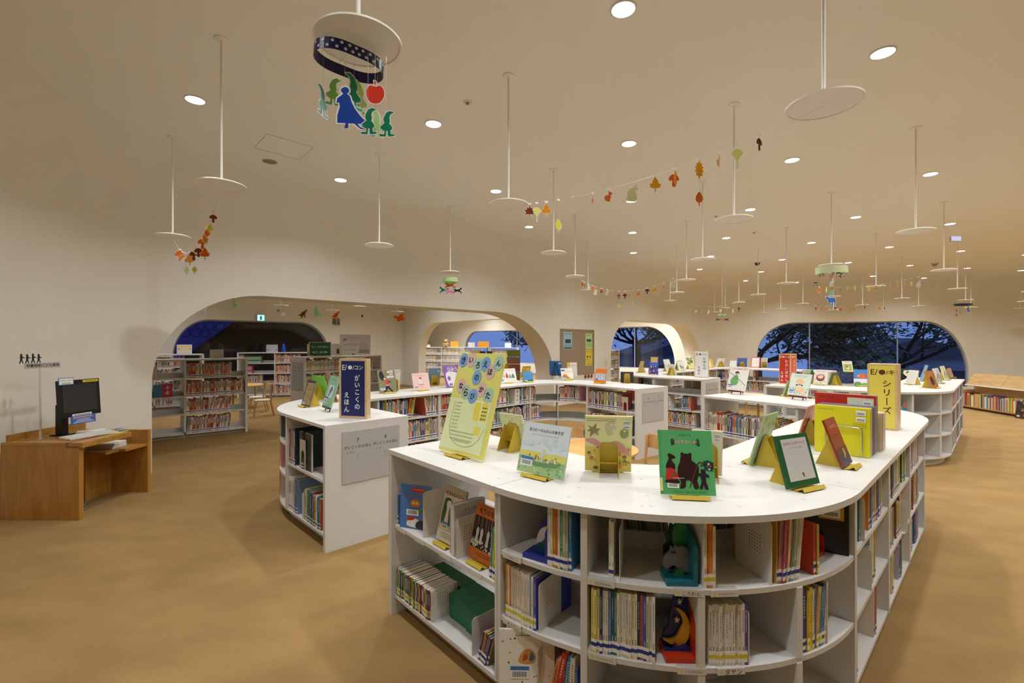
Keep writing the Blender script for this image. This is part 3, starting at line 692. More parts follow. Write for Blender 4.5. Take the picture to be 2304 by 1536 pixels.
for z in ZT: row(RT2, sT2[1], -1, z, books(50, RED), 'far'); row(RT4, sT4[0], -1, z, books(60, PALE, t=(.011, .02)), 'far'); row(RT4, sT4[1], -1, z, books(50), 'far'); row(RT3, sT3[1], -1, z, books(40), 'far')
for z in (.1, .43, .76, 1.09):
    for g in sT5: row(RT5, g, -1, z, books(60, PALE, h=(.18, .25)), 'far')
    row(RT6, sT6[0], -1, z, books(60, PALE, h=(.18, .25)), 'far')
for z in (.1, .43, .76, 1.06): row(RT7, sT7[0], -1, z, books(26, PALE, h=(.18, .25)), 'far')
# the 300 that show largest become things, the rest one object
def appear(b):
    c = b['M'] @ Vector((0, 0, b['h']/2)); u, v = pix(c)
    if not (-40 < u < 2344 and -40 < v < 1560): return 0
    return b['h']*max(b['t'], .006)/c.y**2
BOOKS.sort(key=lambda b: -appear(b))
N_IND = 280
for i, b in enumerate(BOOKS[:N_IND]): build_book(b, i)
far = MB()
for i, b in enumerate(BOOKS[N_IND:]):
    if appear(b) > 0:
        build_book(b, i, True, far); t, h, d = b['t'], b['h'], b['d']; M = b['M']
        far.add([(-t/2+.001, .004, h+.0005), (t/2-.001, .004, h+.0005), (t/2-.001, d, h+.0005), (-t/2+.001, d, h+.0005)], [(0, 1, 2, 3)], M_PAGE, M)
        if b['band']:
            far.add([(-t/2, -.0006, .012), (t/2, -.0006, .012), (t/2, -.0006, .05), (-t/2, -.0006, .05)], [(0, 1, 2, 3)], M_LABEL, M)
            far.add([(-t/2, -.001, .026), (t/2, -.001, .026), (t/2, -.001, .04), (-t/2, -.001, .04)], [(0, 1, 2, 3)], mat(b['band'], .4), M)
            far.add([(-t*.2, -.0008, h*.5), (t*.2, -.0008, h*.5), (t*.2, -.0008, h*.88), (-t*.2, -.0008, h*.88)], [(0, 1, 2, 3)], mat('#4a4540' if sum(lin(b['c'])) > .75 else '#d8d4c8', .5), M)
tag(far.build('distant_books'), 'rows of thin picture books on the more distant white bookcases', 'books', None, 'stuff')
# ---------------------------------------------------------------- displayed books, stands, easels and signs
M_YEL = mat('#cbb038', .42); M_YEL2 = mat('#b8951c', .5)
M_RED_WOOD = mat('#5a1a16', .35); M_BLACK = mat('#1d1d1f', .4); M_PINE = wood_mat('#d2b385', '#e2c99c')
def draw(mb, art, w_, h_, M, z0=.0006):
    """flat printing on a cover: shapes in units of its width and height, later ones on top"""
    z = z0
    for a in art:
        k = a[0]; z += .00012
        if k == 'r': x, y, ww, hh, c = a[1:6]; mb.flat([(x*w_, y*h_), ((x+ww)*w_, y*h_), ((x+ww)*w_, (y+hh)*h_), (x*w_, (y+hh)*h_)], z, mat(c, .4), M)
        elif k == 'e': x, y, rx, ry, c = a[1:6]; mb.flat(ell(x*w_, y*h_, rx*w_, ry*h_, 20), z, mat(c, .4), M)
        elif k == 'p': mb.flat([(x*w_, y*h_) for x, y in a[1]], z, mat(a[2], .4), M)
        elif k == 'b': mb.flat([(x*w_, y*h_) for x, y in smooth_closed(a[1], 5)], z, mat(a[2], .4), M)
        elif k == 'l': mb.flat(stroke([(x*w_, y*h_) for x, y in smooth_open(a[1], 5)], a[2]*w_), z, mat(a[3], .4), M)
        elif k == 't': text(mb, a[1], a[2]*w_, a[3]*h_, z, mat(a[5], .5), M, wd=a[4]*w_, bold=a[6] if len(a) > 6 else 0)
        elif k == 'v': text(mb, a[1], a[2]*w_, a[3]*h_, z, mat(a[5], .5), M, h=a[4]*h_, vert=True, bold=a[6] if len(a) > 6 else 0)
        elif k == 'lines':                        # rows of print too small to read
            x, y, ww, n, c = a[1:6]; r = random.Random(n*7+int(x*100))
            for i in range(n):
                q = x
                while q < x+ww:
                    l = r.uniform(.012, .035); mb.flat([(q*w_, (y-i*.035)*h_), ((q+l)*w_, (y-i*.035)*h_), ((q+l)*w_, (y-i*.035+.012)*h_), (q*w_, (y-i*.035+.012)*h_)], z, mat(c, .5), M); q += l+.012
        elif k == 'bar':                          # library label with bars
            x, y, ww = a[1:4]; hh = ww*w_*.62/h_
            mb.flat([(x*w_, y*h_), ((x+ww)*w_, y*h_), ((x+ww)*w_, (y+hh)*h_), (x*w_, (y+hh)*h_)], z, M_LABEL, M)
            if len(a) < 5: mb.flat([(x*w_, (y+hh*.68)*h_), ((x+ww)*w_, (y+hh*.68)*h_), ((x+ww)*w_, (y+hh)*h_), (x*w_, (y+hh)*h_)], z+.0001, mat('#3f7fc4', .4), M)
            r = random.Random(3); q = x+ww*.12
            while q < x+ww*.86:
                l = r.uniform(.01, .035)*ww; mb.flat([(q*w_, (y+hh*.15)*h_), ((q+l)*w_, (y+hh*.15)*h_), ((q+l)*w_, (y+hh*.58)*h_), (q*w_, (y+hh*.58)*h_)], z+.0001, M_DARK, M); q += l*1.9
        elif k == 'scatter':                      # loose patterned patches
            n, x0, y0, x1, y1, s_, cs = a[1:8]; r = random.Random(n)
            for i in range(n):
                cx, cy = r.uniform(x0, x1), r.uniform(y0, y1); q = r.uniform(.5, 1)*s_
                pts = [(cx+q*r.uniform(.6, 1)*cos(t*pi/3), cy+q*w_/h_*r.uniform(.6, 1)*sin(t*pi/3)) for t in range(6)]
                mb.flat([(min(max(x, .01), .99)*w_, min(max(y, .01), .99)*h_) for x, y in smooth_closed(pts, 3)], z+.00003*i/n, mat(r.choice(cs), .4), M)
def make_book(name, label, M, w_, h_, th, col, art, view='front', pages=True, spine=None, group=None, cat='book'):
    """M: base centre, x right along the cover, y to the back of the book, z up the cover"""
    o = MB(); mc = mat(col, .32)
    o.box((-w_/2, 0, 0), (w_/2, .002, h_), mc); o.box((-w_/2, th-.002, 0), (w_/2, th, h_), mc); o.box((-w_/2, .002, 0), (-w_/2+.002, th-.002, h_), mat(spine, .32) if spine else mc)
    e = o.build(name); e.matrix_world = M; tag(e, label, cat, group)
    p = MB(); p.box((-w_/2+.002, .002, .003), (w_/2-.003, th-.002, h_-.003), M_PAGE); p.build('page_block', e)
    if art:
        A = MB()
        if view == 'front': Ma = Matrix.Translation((-w_/2, 0, 0)) @ UP
        else: Ma = Matrix.Translation((w_/2, th, 0)) @ rot_z(pi) @ UP
        bar = [a for a in art if a[0] == 'bar']; draw(A, [a for a in art if a[0] != 'bar'], w_, h_, Ma); A.build('cover_print', e)
        if bar: A = MB(); draw(A, bar, w_, h_, Ma, .002); A.build('library_label', e)
    return e
def make_stand(M, label, k=1.0, lw=.13):
    """yellow folded sheet stand: sloped plate, two side wings, cross tab, front lip; faces -y"""
    root = thing('book_stand', label, 'book stand', M=M, group='yellow book stands')
    T = radians(16); hp = .155*k; wd = .088*k
    S = Matrix.Rotation(-T, 4, 'X')
    mb = MB(); pts = [(-wd/2, 0), (wd/2, 0), (wd/2, hp*.88), (wd*.32, hp), (-wd*.32, hp), (-wd/2, hp*.88)]
    mb.prism(pts, -.0009, .0009, M_YEL, Matrix.Translation((0, .0165, .004)) @ S @ UP); mb.build('plate', root)
    tp = lambda z: .0165+z*math.tan(T)
    for sx in (-1, 1):
        mb = MB(); x = sx*wd/2; prof = [(tp(0), .001), (.135*k, .001), (.075*k, hp*.93), (tp(hp*.93)+.012, hp*.97), (tp(hp*.86), hp*.86)]
        v = [(x-.0009, y, z) for y, z in prof]+[(x+.0009, y, z) for y, z in prof]; n = 5
        mb.add(v, [tuple(range(n)), tuple(range(2*n-1, n-1, -1))]+[(i, n+i, n+(i+1) % n, (i+1) % n) for i in range(n)], M_YEL); mb.build('wing', root)
    mb = MB(); mb.box((-wd/2+.002, tp(.05)+.003, .052*k), (wd/2-.002, tp(.05)+.03, .0545*k), M_YEL); mb.build('tab', root)
    mb = MB(); L = lw/2
    prof = [(.017, .0015), (-.014, .004), (-.036, .018), (-.046, .004), (-.044, .003), (-.0365, .0155), (-.015, .0012), (.017, 0)]
    v = [(-L, y, z) for y, z in prof]+[(L, y, z) for y, z in prof]; n = 8
    mb.add(v, [tuple(range(n)), tuple(range(2*n-1, n-1, -1))]+[(i, n+i, n+(i+1) % n, (i+1) % n) for i in range(n)], M_YEL); mb.build('lip', root)
    return root
def make_easel(M, label, m, w_=.17, h_=.2, group=None):
    root = thing('display_easel', label, 'easel', M=M, group=group)
    S = Matrix.Rotation(-radians(16), 4, 'X')
    for sx in (-1, 1):
        mb = MB(); mb.tube([(sx*w_*.36, -.012, 0), (sx*.012, .012+h_*.28, h_)], .0055, m, 4); mb.build('leg', root)
    mb = MB(); mb.tube([(0, .11, 0), (0, .02+h_*.27, h_*.97)], .005, m, 4); mb.build('rear_leg', root)
    mb = MB(); mb.box((-w_/2, -.030, .030), (w_/2, -.002, .039), m); mb.box((-w_/2, -.034, .030), (w_/2, -.029, .047), m); mb.build('ledge', root)
    mb = MB(); mb.prism([(-.02, 0), (.02, 0), (.026, .022), (.014, .04), (-.014, .04), (-.026, .022)], -.004, .004, m, Matrix.Translation((0, .014+h_*.27, h_-.02)) @ S @ UP); mb.build('head', root)
    return root
def facing(P, n):                                 # standing frame at P whose -y looks along n
    n = Vector((n[0], n[1], 0)).normalized(); X = Vector((-n.y, n.x, 0)); Y = -n
    return Matrix(((X.x, Y.x, 0, P[0]), (X.y, Y.y, 0, P[1]), (0, 0, 1, P[2]), (0, 0, 0, 1)))
TOP = .972
def display(label, l, r, ytop, col, art, view='front', th=.009, tilt=16, z=TOP, stand='stand', sl='', spine=None, name='picture_book', lift=.0085, group=None, lw=.13, easel=None):
    """l, r: where its lower corners stand on the counter; its height follows from the picture"""
    a, b = at(*l, z), at(*r, z); v = b-a; P = (a+b)/2; w_ = v.length
    n = Vector((v.y, -v.x, 0)).normalized()        # towards the viewer
    if view == 'back': n = -n
    Mf = facing(P, n); S = Matrix.Rotation(-radians(tilt), 4, 'X')
    lo, hi = .08, .8
    for _ in range(40):
        h_ = (lo+hi)/2; q = Mf @ Matrix.Translation((0, 0, lift)) @ S @ Vector((0, 0, h_))
        if pix(q)[1] > ytop: lo = h_
        else: hi = h_
    if easel: lift = .044
    Mb = Mf @ Matrix.Translation((0, -.001 if easel else .002, lift)) @ S
    e = make_book(name, label, Mb, w_, h_, th, col, art, view, spine=spine, group=group)
    if stand == 'stand': make_stand(Mf, sl if sl and len(sl.split()) <= 16 else 'yellow stand holding the '+label[:60].split(' on ')[0].split(' beside ')[0], lw=min(lw+.02, w_*.70))
    if easel: make_easel(Mf @ Matrix.Translation((0, .020, 0)), sl, easel, min(.19, w_*1.05), h_*.92)
    return e
def placed(label, c, n, w_, h_, col, art, view='front', z=TOP, sl='', tilt=16, th=.008, spine=None, stand=True, group=None):
    P = at(*c, z); Mf = facing(P, n); S = Matrix.Rotation(-radians(tilt), 4, 'X')
    e = make_book('picture_book', label, Mf @ Matrix.Translation((0, .002, .0085)) @ S, w_, h_, th, col, art, view, spine=spine, group=group)
    if stand: make_stand(Mf, sl)
    return e
BAR = ('bar', .07, .12, .24)
INN, OUT = Vector((-.69, .724)), Vector((.69, -.724))
# ---- counter A
TEAL, BLU, PNK = '#a9cdbd', '#7fa9dc', '#dcbfb4'
def poster():
    a, b = at(985.5, 1013.6, TOP), at(1084, 1041, TOP); v = b-a; P = (a+b)/2; n = Vector((v.y, -v.x, 0)); w_ = v.length; h_ = .585
    Mf = facing(P, n); Mb = Mf @ Matrix.Translation((0, .003, .0105)) @ Matrix.Rotation(-radians(17), 4, 'X')
    root = thing('poster_board', 'large pale yellow poster board with lettered coloured circles', 'poster', M=Mb)
    mb = MB(); mb.box((-w_/2, 0, 0), (w_/2, .014, h_), mat('#e3e07a', .5)); mb.build('board', root)
    Ma = Matrix.Translation((-w_/2, 0, 0)) @ UP
    mb = MB(); draw(mb, [('r', .0, .03, .93, .50, '#e4efb9')], w_, h_, Ma); mb.build('paper', root)
    mb = MB(); draw(mb, [('r', .60, .33, .30, .19, '#ecf0b8'), ('r', .605, .34, .13, .17, '#e9de5a'), ('r', .76, .34, .13, .17, '#e9de5a'), ('r', .70, .21, .12, .07, '#e9de62'),
        ('l', [(.14, .50), (.13, .36), (.14, .24), (.22, .14), (.42, .08), (.66, .09), (.82, .16), (.9, .28)], .004, '#444438'),
        ('lines', .17, .48, .13, 9, '#b4b890'), ('lines', .2, .20, .5, 3, '#b4b890'), ('lines', .32, .115, .32, 1, '#b4b890'), ('lines', .78, .46, .09, 4, '#5a5a48')], w_, h_, Ma, .0009); mb.build('map_print', root)
    for ch, x, y, c in [('き', .105, .92, BLU), ('い', .285, .925, PNK), ('ろ', .46, .875, TEAL), ('え', .63, .89, BLU), ('ん', .90, .905, TEAL), ('ほ', .765, .815, PNK), ('の', .50, .75, BLU),
                        ('な', .185, .655, PNK), ('ら', .335, .595, TEAL), ('び', .505, .565, BLU), ('か', .665, .64, PNK), ('た', .83, .59, TEAL)]:
        mb = MB(); mb.flat(ell(x*w_, y*h_, .102*w_, .102*w_*1.08, 28), .0016 if c != BLU else .0019, mat(c, .5), Ma); text(mb, ch, x*w_, y*h_, .0024, M_DARK, Ma, wd=.098*w_, bold=.03); mb.build('lettered_circle', root)
    make_stand(Mf, 'yellow stand under the large yellow poster board', lw=.16)
poster()
display('small pale green patterned picture book seen from behind, left of the boat cover', (1141, 1003), (1192, 1014), 930, '#dfe2c0', [('scatter', 90, .02, .02, .98, .98, .03, ['#c3cc8c', '#a9b46a', '#dcd9a4', '#8f9a58'])], 'back', sl='yellow stand behind the pale boat picture book')
display('pale blue and green picture book with a boat full of riders', (1162, 1061), (1266, 1086), 954, '#dbe6ea', [
    ('p', [(0, .42), (.2, .435), (.4, .43), (.6, .42), (.8, .435), (1, .43), (1, 0), (0, 0)], '#d9dc72'), ('p', [(0, .33), (.2, .31), (.4, .30), (.7, .315), (.9, .30), (1, .28), (1, 0), (0, 0)], '#9fc18a'), ('r', 0, 0, 1, .13, '#a9cb9a'),
    ('scatter', 60, .03, .03, .97, .26, .035, ['#7fae72', '#c3d9a4', '#88b58f', '#b4cf86']), ('scatter', 16, .05, .55, .95, .72, .07, ['#cfdfe6', '#d3e1e4']),
    ('b', [(.12, .28), (.5, .24), (.88, .30), (.84, .20), (.5, .16), (.2, .19)], '#6f9a68'), ('scatter', 22, .16, .27, .84, .37, .032, ['#f2efe4', '#c8573a', '#8fa8c0', '#e9e2d0', '#d9c8a8', '#b6805a']),
    ('b', [(.44, .33), (.5, .34), (.57, .42), (.56, .47), (.5, .44)], '#c9d6dc'), ('e', .53, .475, .035, .025, '#e2d9a0'),
    ('t', 'ガンピーさんのふなあそび', .5, .86, .74, '#2a2a2a', .012), ('t', 'ジョン・バーニンガム さく  みつよし なつや やく', .5, .77, .58, '#5a5a55'), ('bar', .06, .13, .26)], sl='yellow stand under the pale boat picture book')
display('large cream picture book of leafy creatures, seen from behind', (1316, 1058), (1419, 1062), 934, '#efe9a8', [
    ('r', 0, 0, 1, .45, '#e3d36a'), ('scatter', 50, .05, .03, .95, .45, .06, ['#c9b83c', '#d98c4a', '#7a7a3a', '#e9dc7a', '#a86a3a', '#6a5a34']),
    ('b', [(0, .58), (.2, .60), (.4, .50), (.7, .56), (.9, .42), (.95, .3), (.7, .38), (.4, .42), (.1, .52)], '#e2a09a'),
    ('p', [(.06, .84), (.16, .80), (.24, .88), (.24, .78), (.33, .78), (.26, .72), (.30, .66), (.2, .70), (.1, .62), (.12, .72), (.04, .74), (.12, .78)], '#8a8a52'),
    ('b', [(.42, .84), (.5, .90), (.62, .89), (.66, .8), (.58, .76), (.6, .68), (.5, .66), (.44, .74)], '#d2cf9c'), ('e', .56, .86, .02, .015, '#f8f6ea'), ('e', .63, .86, .02, .015, '#f8f6ea'),
    ('b', [(.74, .72), (.82, .78), (.92, .74), (.9, .64), (.78, .62)], '#9aa65a'), ('e', .84, .75, .03, .02, '#e6e8c8'), ('lines', .05, .95, .6, 2, '#8a864a'), ('bar', .80, .87, .15, 0), ('bar', .80, .79, .15, 0)], 'back', th=.012, sl='yellow stand in front of the leafy creature book', spine='#efe9d8')
BEAR = '#33191c'
display('green picture book with three dark bears on its cover', (1487, 1116), (1612, 1121), 968, '#5db470', [
    ('r', 0, 0, .06, 1, '#52a866'), ('t', 'トルストイ', .5, .925, .22, '#1b2c20', .015), ('t', '3びきのくま', .5, .815, .40, '#b8382c', .05), ('t', '3びきのくま', .5, .815, .39, '#efe3d4', 0),
    ('l', [(.265, .76), (.27, .87)], .012, '#1f4a34'), ('scatter', 14, .24, .77, .29, .87, .02, ['#1f4a34']), ('l', [(.73, .76), (.735, .87)], .012, '#1f4a34'), ('scatter', 15, .71, .76, .76, .86, .02, ['#1f4a34']),
    ('e', .43, .625, .03, .025, BEAR), ('e', .575, .622, .03, .025, BEAR), ('b', [(.41, .60), (.5, .635), (.595, .60), (.60, .53), (.66, .49), (.72, .43), (.71, .32), (.68, .22), (.70, .12), (.62, .10), (.58, .2), (.48, .22), (.46, .12), (.36, .10), (.38, .2), (.33, .30), (.34, .42), (.38, .5)], BEAR),
    ('b', [(.16, .61), (.2, .63), (.3, .58), (.29, .555), (.23, .545), (.25, .5), (.29, .45), (.27, .37), (.16, .37), (.12, .43), (.15, .5), (.18, .55)], BEAR), ('b', [(.14, .39), (.26, .39), (.34, .28), (.32, .23), (.12, .22), (.11, .28)], '#c8322c'), ('b', [(.12, .22), (.32, .23), (.34, .17), (.11, .18)], '#2c2024'), ('e', .25, .305, .04, .03, '#7a5a40'),
    ('b', [(.75, .39), (.83, .39), (.84, .34), (.9, .30), (.88, .27), (.84, .28), (.84, .2), (.87, .10), (.81, .10), (.79, .16), (.76, .10), (.71, .11), (.75, .2), (.74, .28), (.70, .3), (.71, .33), (.76, .34)], '#2e1c26'),
    ('l', [(.54, .12), (.6, .25), (.68, .42), (.72, .49), (.78, .5), (.79, .46), (.75, .45)], .022, '#5a3a30'), ('scatter', 40, .83, .39, .97, .52, .04, ['#1e3f2c', '#24503a', '#1b3626']), ('e', .88, .44, .025, .02, '#3f5f9c'), ('e', .93, .45, .022, .018, '#b03a34'), ('e', .9, .48, .02, .016, '#e3d9a0'), ('e', .91, .40, .018, .015, '#d8cfd0'),
    ('lines', .24, .245, .2, 1, '#e8e0dc'), ('t', 'バスネツォフ・おがさわら とよき やく', .52, .045, .62, '#1b2c20', .01), ('r', -.005, .05, .05, .2, '#e6d98a'), ('bar', .13, .10, .21)], sl='yellow stand under the green bear picture book')
display('white backed picture book half hidden behind the green bear book', (1556, 1066), (1624, 1072), 967, '#ece8cc', [('lines', .1, .93, .5, 2, '#a8a48c'), ('bar', .72, .88, .2, 0), ('bar', .72, .79, .2, 0)], 'back', sl='yellow stand half hidden behind the green bear picture book')
placed('thin green picture book leaning inwards, first on the right counter', (1698, 1041), INN, .21, .27, '#a8c49a', [('scatter', 50, .03, .03, .97, .97, .09, ['#c9cf8a', '#8fb48c', '#d8c88a', '#b8cfae', '#b89a5a'])], 'back', sl='yellow stand behind the thin green leaning book')
display('dark green framed white picture book with red title', (1775, 1106), (1846, 1091), 977, '#1f6034', [('r', .12, .12, .80, .80, '#cfcdcb'), ('t', 'ねずみくんのチョッキ', .52, .83, .68, '#c0392b', .01), ('t', '作・なかえよしを　絵・上野紀子', .52, .74, .44, '#4a4a4a'), ('e', .56, .235, .03, .022, '#4a4440'), ('l', [(.56, .22), (.57, .17)], .03, '#5a4a44'), ('r', .555, .195, .035, .012, '#a8342a')], spine='#1a4f2c', th=.012, sl='yellow stand under the green framed white book')
placed('orange picture book facing inwards beside the yellow books', (1801, 993), INN, .235, .24, '#d9602c', [('r', .0, .0, 1, .2, '#c9532a'), ('scatter', 10, .1, .2, .9, .9, .1, ['#e8a06a', '#efe3d0'])], 'back', sl='yellow stand behind the orange inward facing book')
display('dark red picture book with a yellow crescent, leaning steeply', (1898, 1058), (1919, 1043), 941, '#8f2f20', [('r', 0, .66, 1, .34, '#a23a22'), ('r', 0, 0, 1, .28, '#4a3a52'), ('r', 0, .28, 1, .10, '#6f3330'), ('lines', .2, .84, .6, 2, '#e8c9b8'), ('b', [(.62, .36), (.7, .30), (.66, .2), (.5, .15), (.56, .22), (.58, .3)], '#d8b04a'), ('scatter', 8, .3, .08, .9, .3, .03, ['#d8b04a', '#3a2a40'])], tilt=20, sl='yellow stand under the dark red crescent book')
placed('yellow covered picture book facing inwards, furthest along the right counter', (1850, 962), INN, .2, .22, '#e2cf62', [('scatter', 14, .1, .1, .9, .9, .08, ['#8a7a52', '#e9dfa0'])], 'front', sl='yellow stand behind the yellow inward facing book')
# standing yellow books between bookends
def near_q(run, p):
    return min(((run.at(i*.01, -W/2+.09)[0].xy-p.xy).length, i*.01) for i in range(int(run.len/.01)))[1]
qy = near_q(RA, at(1950, 1030, TOP)); seqb = ['#e2dc24', '#e2d62c', '#e4dc3a', '#cfd8e4', '#8c9cc8', '#d9903a', '#c8483a', '#3f66b0', '#2f7a4a', '#4a9a5a', '#c8a03a', '#2f6ab0', '#3c62a8', '#b8c4d8', '#c02c24', '#e8e4d8', '#a82a2a', '#3f6ab8', '#dcd8d0']
u = 0
def counter_book(c, t, h, d, label, art=None, group=None, q_at=0, sink=.09):
    p, hd = RA.at(qy+q_at, -W/2+sink, TOP)
    # local -y looks back along the counter; x runs inwards from the outer edge
    Mx = Matrix(((sin(hd), cos(hd), 0, p.x), (-cos(hd), sin(hd), 0, p.y), (0, 0, 1, TOP+.0006), (0, 0, 0, 1)))
    return make_book('picture_book', label, Mx @ Matrix.Translation((-d/2, 0, 0)), d, h, t, c, art or [], 'front', group=group)
for i, c in enumerate(seqb):
    t = .0115; big = i >= 14
    art = [('lines', .06, .93, .3, 1, '#8a8420'), ('bar', .76, .85, .17, 0), ('bar', .76, .72, .17, 0), ('lines', .7, .66, .24, 3, '#9a9426')] if i == 0 else ([('r', .55, .8, .42, .15, '#d8dcc4'), ('bar', .80, .83, .14, 0), ('lines', .08, .93, .25, 1, '#5a1a14')] if i == 14 else None)
    counter_book(c, t, .325 if big else .268, .30 if big else .262, f'{cname(c)} book standing on the counter, {ORD[i]} behind the wire bookend', art, 'books standing beside the tall yellow sign', u, .085)
    u += t+.0008
u += .012
for i, c in enumerate(['#d8c48a', '#d2bf86', '#b8281e', '#e6e4dc', '#e3e1da', '#e8e6e0', '#dfddd6', '#e6e4de']):
    counter_book(c, .016, .215, .2, f'{cname(c)} book on the counter before the tall yellow sign, {ORD[i]} behind the tall books', [('bar', .5, .78, .4, 0), ('bar', .5, .55, .4, 0)] if i < 2 else None, 'short books before the tall yellow sign', u, .07); u += .0168
def wire_end(q, sink=.12):
    p, hd = RA.at(qy+q, -W/2+sink, TOP); M = Matrix(((sin(hd), cos(hd), 0, p.x), (-cos(hd), sin(hd), 0, p.y), (0, 0, 1, TOP), (0, 0, 0, 1)))
    root = thing('wire_bookend', 'bent chrome wire bookend in front of the bright yellow book', 'bookend', M=M)
    pts = [(.0, 0, .004), (.0, 0, .14)]+[(-.02+.02*cos(a), 0, .14+.02*sin(a)) for a in (.4, .8, 1.2, 1.57)]+[(-.15, 0, .16)]+[(-.15-.02*sin(a), 0, .14+.02*cos(a)) for a in (.4, .8, 1.2, 1.57)]+[(-.17, 0, .004)]
    mb = MB(); mb.tube(pts, .0035, M_STEEL, 8); mb.build('wire_arch', root, True)
    mb = MB(); mb.box((-.17, -.0045, .0002), (0, .0045, .0012), M_STEEL); mb.build('foot_plate', root)
wire_end(-.006)
# ---- tall standing signs
def sign_box(label, l, r, h_, depth, faces, edge, z=TOP, name='standing_sign', side=None, frame=.012):
    a, b = at(*l, z), at(*r, z); v = b-a; P = (a+b)/2; n = Vector((v.y, -v.x, 0)); w_ = v.length; Mf = facing(P, n)
    root = thing(name, label, 'sign', M=Mf)
    mb = MB(); mb.box((-w_/2, 0, .0003), (w_/2, depth, h_), edge); mb.build('case', root)
    mb = MB(); Ma = Matrix.Translation((-w_/2, 0, 0)) @ UP; f = frame/w_; g = frame/h_
    draw(mb, [('r', f, g, 1-2*f, 1-2*g, faces[0])], w_, h_, Ma); mb.build('face_panel', root)
    mb = MB(); draw(mb, faces[1], w_, h_, Ma, .0012); mb.build('lettering', root)
    if side:
        Ms = Matrix.Translation((w_/2, 0, 0)) @ rot_z(pi/2) @ UP
        mb = MB(); draw(mb, [('r', .1, g, .8, 1-2*g, side[0])], depth, h_, Ms); mb.build('side_panel', root)
        mb = MB(); draw(mb, side[1], depth, h_, Ms, .0012); mb.build('side_lettering', root)
    return root
BRN = '#4a2c16'
pf = at(2019, 969, TOP); lf = pf+Vector((-.69, .724, 0))*.175
sign_box('tall yellow standing sign with brown lettering on the near counter', pix(lf), (2019, 969), .476, .16, ('#ecd95c', [('t', 'E/', .24, .875, .24, BRN, .01), ('e', .50, .875, .11, .04, '#5a3516'), ('t', '/キ', .77, .875, .28, BRN, .01), ('v', 'シリーズ', .66, .50, .54, BRN, .012), ('v', 'えほん', .26, .28, .36, BRN, .012)]), M_PINE, side=None)
WHT = '#f4f4f2'
sign_box('navy blue standing sign with white lettering in a wooden frame', (763, 939.5), (825.5, 942.5), .50, .055, ('#1d2a66', [('t', 'E/', .2, .85, .17, WHT, .01), ('e', .40, .85, .075, .035, WHT), ('t', '/コン', .68, .85, .36, WHT, .012), ('v', 'がいこくの', .66, .44, .60, WHT, .02), ('v', 'えほん', .28, .27, .36, WHT, .02)]), M_PINE, frame=.02)
sign_box('white framed standing sign with black lettering on the rear counter', (1562, 848.5), (1595, 849.5), .485, .05, ('#ececec', [('t', 'E/', .22, .875, .18, '#222222', .01), ('e', .41, .875, .065, .035, '#222222'), ('t', '/シロ', .68, .875, .34, '#222222', .01), ('v', 'にほんの', .70, .53, .50, '#222222', .012), ('v', 'えほん', .33, .27, .36, '#222222', .012)]), M_PINE, frame=.014)
ar = at(1752.5, 859, TOP); n_ = Vector((.35, -.94, 0)).normalized(); ar.y = 7.35; ar.x = (1752.5-CX)*7.35/F; br = ar+Vector((.5, -.866, 0))*.178
sign_box('red two sided standing sign with white lettering', pix(ar), pix(br), .465, .17, ('#d03a24', [('t', 'E/', .2, .90, .2, WHT, .01), ('e', .40, .90, .08, .03, WHT), ('t', '/アカ', .70, .90, .4, WHT, .01), ('v', 'むかしばなし', .68, .45, .72, WHT, .015), ('v', 'えほん', .28, .25, .36, WHT, .015)]), M_PINE,
    side=('#dc5f42', [('t', 'E/●/アカ', .5, .90, .7, WHT, .01), ('v', 'むかしばなし', .62, .45, .72, WHT, .01), ('v', 'えほん', .32, .25, .36, WHT, .01)]), frame=.012)
# ---- easels on the inner counter
display('white picture book with a green dressed figure on a dark red easel', (1634, 884), (1676, 889), 831, '#ece9e2', [('t', 'アイラのおとまり', .52, .9, .8, '#b8322c', .01), ('e', .42, .735, .11, .065, '#4a3a34'), ('e', .44, .68, .07, .045, '#e8c8b0'), ('b', [(.28, .6), (.4, .66), (.5, .6), (.55, .35), (.45, .22), (.2, .26), (.14, .42)], '#6fae6a'), ('l', [(.05, .72), (.3, .6), (.6, .45), (.96, .24)], .025, '#7a7a7a'), ('l', [(.6, .44), (.58, .02)], .008, '#9a9a9a'), ('l', [(.76, .36), (.74, .02)], .008, '#9a9a9a'), ('l', [(.92, .27), (.9, .02)], .008, '#9a9a9a'), ('bar', .05, .1, .26)], stand=None, easel=M_RED_WOOD, sl='dark red easel under the white book with the green dress')
display('pale picture book of a face looking through binoculars on a dark red easel', (1771, 896), (1816, 902), 848, '#dce8dc', [('t', 'いつもみていた', .5, .91, .66, '#7fae9a', .01), ('r', .25, .83, .5, .012, '#d8c03a'), ('scatter', 24, .02, .12, .98, .34, .06, ['#8fc4cc', '#6fb0c4']), ('b', [(.3, .5), (.34, .7), (.5, .78), (.68, .68), (.72, .48), (.66, .25), (.5, .14), (.36, .24)], '#eac88a'), ('b', [(.36, .46), (.5, .52), (.64, .46), (.6, .3), (.5, .22), (.4, .3)], '#efd0b0'), ('e', .38, .48, .1, .075, '#e9eef2'), ('e', .64, .48, .1, .075, '#e9eef2'), ('e', .38, .48, .05, .04, '#3a4a7a'), ('e', .64, .48, .05, .04, '#3a4a7a'), ('r', .42, .49, .18, .03, '#4a3430'), ('b', [(.76, .38), (.9, .1), (.8, .03), (.64, .12), (.68, .3)], '#efcdb0'), ('bar', .05, .08, .26)], stand=None, easel=M_RED_WOOD, sl='dark red easel under the binoculars book')
display('yellow edged book on a yellow stand hidden behind the binoculars book', (1760, 892), (1776, 890), 856, '#9fc08a', [], 'back', sl='yellow stand behind the binoculars book')
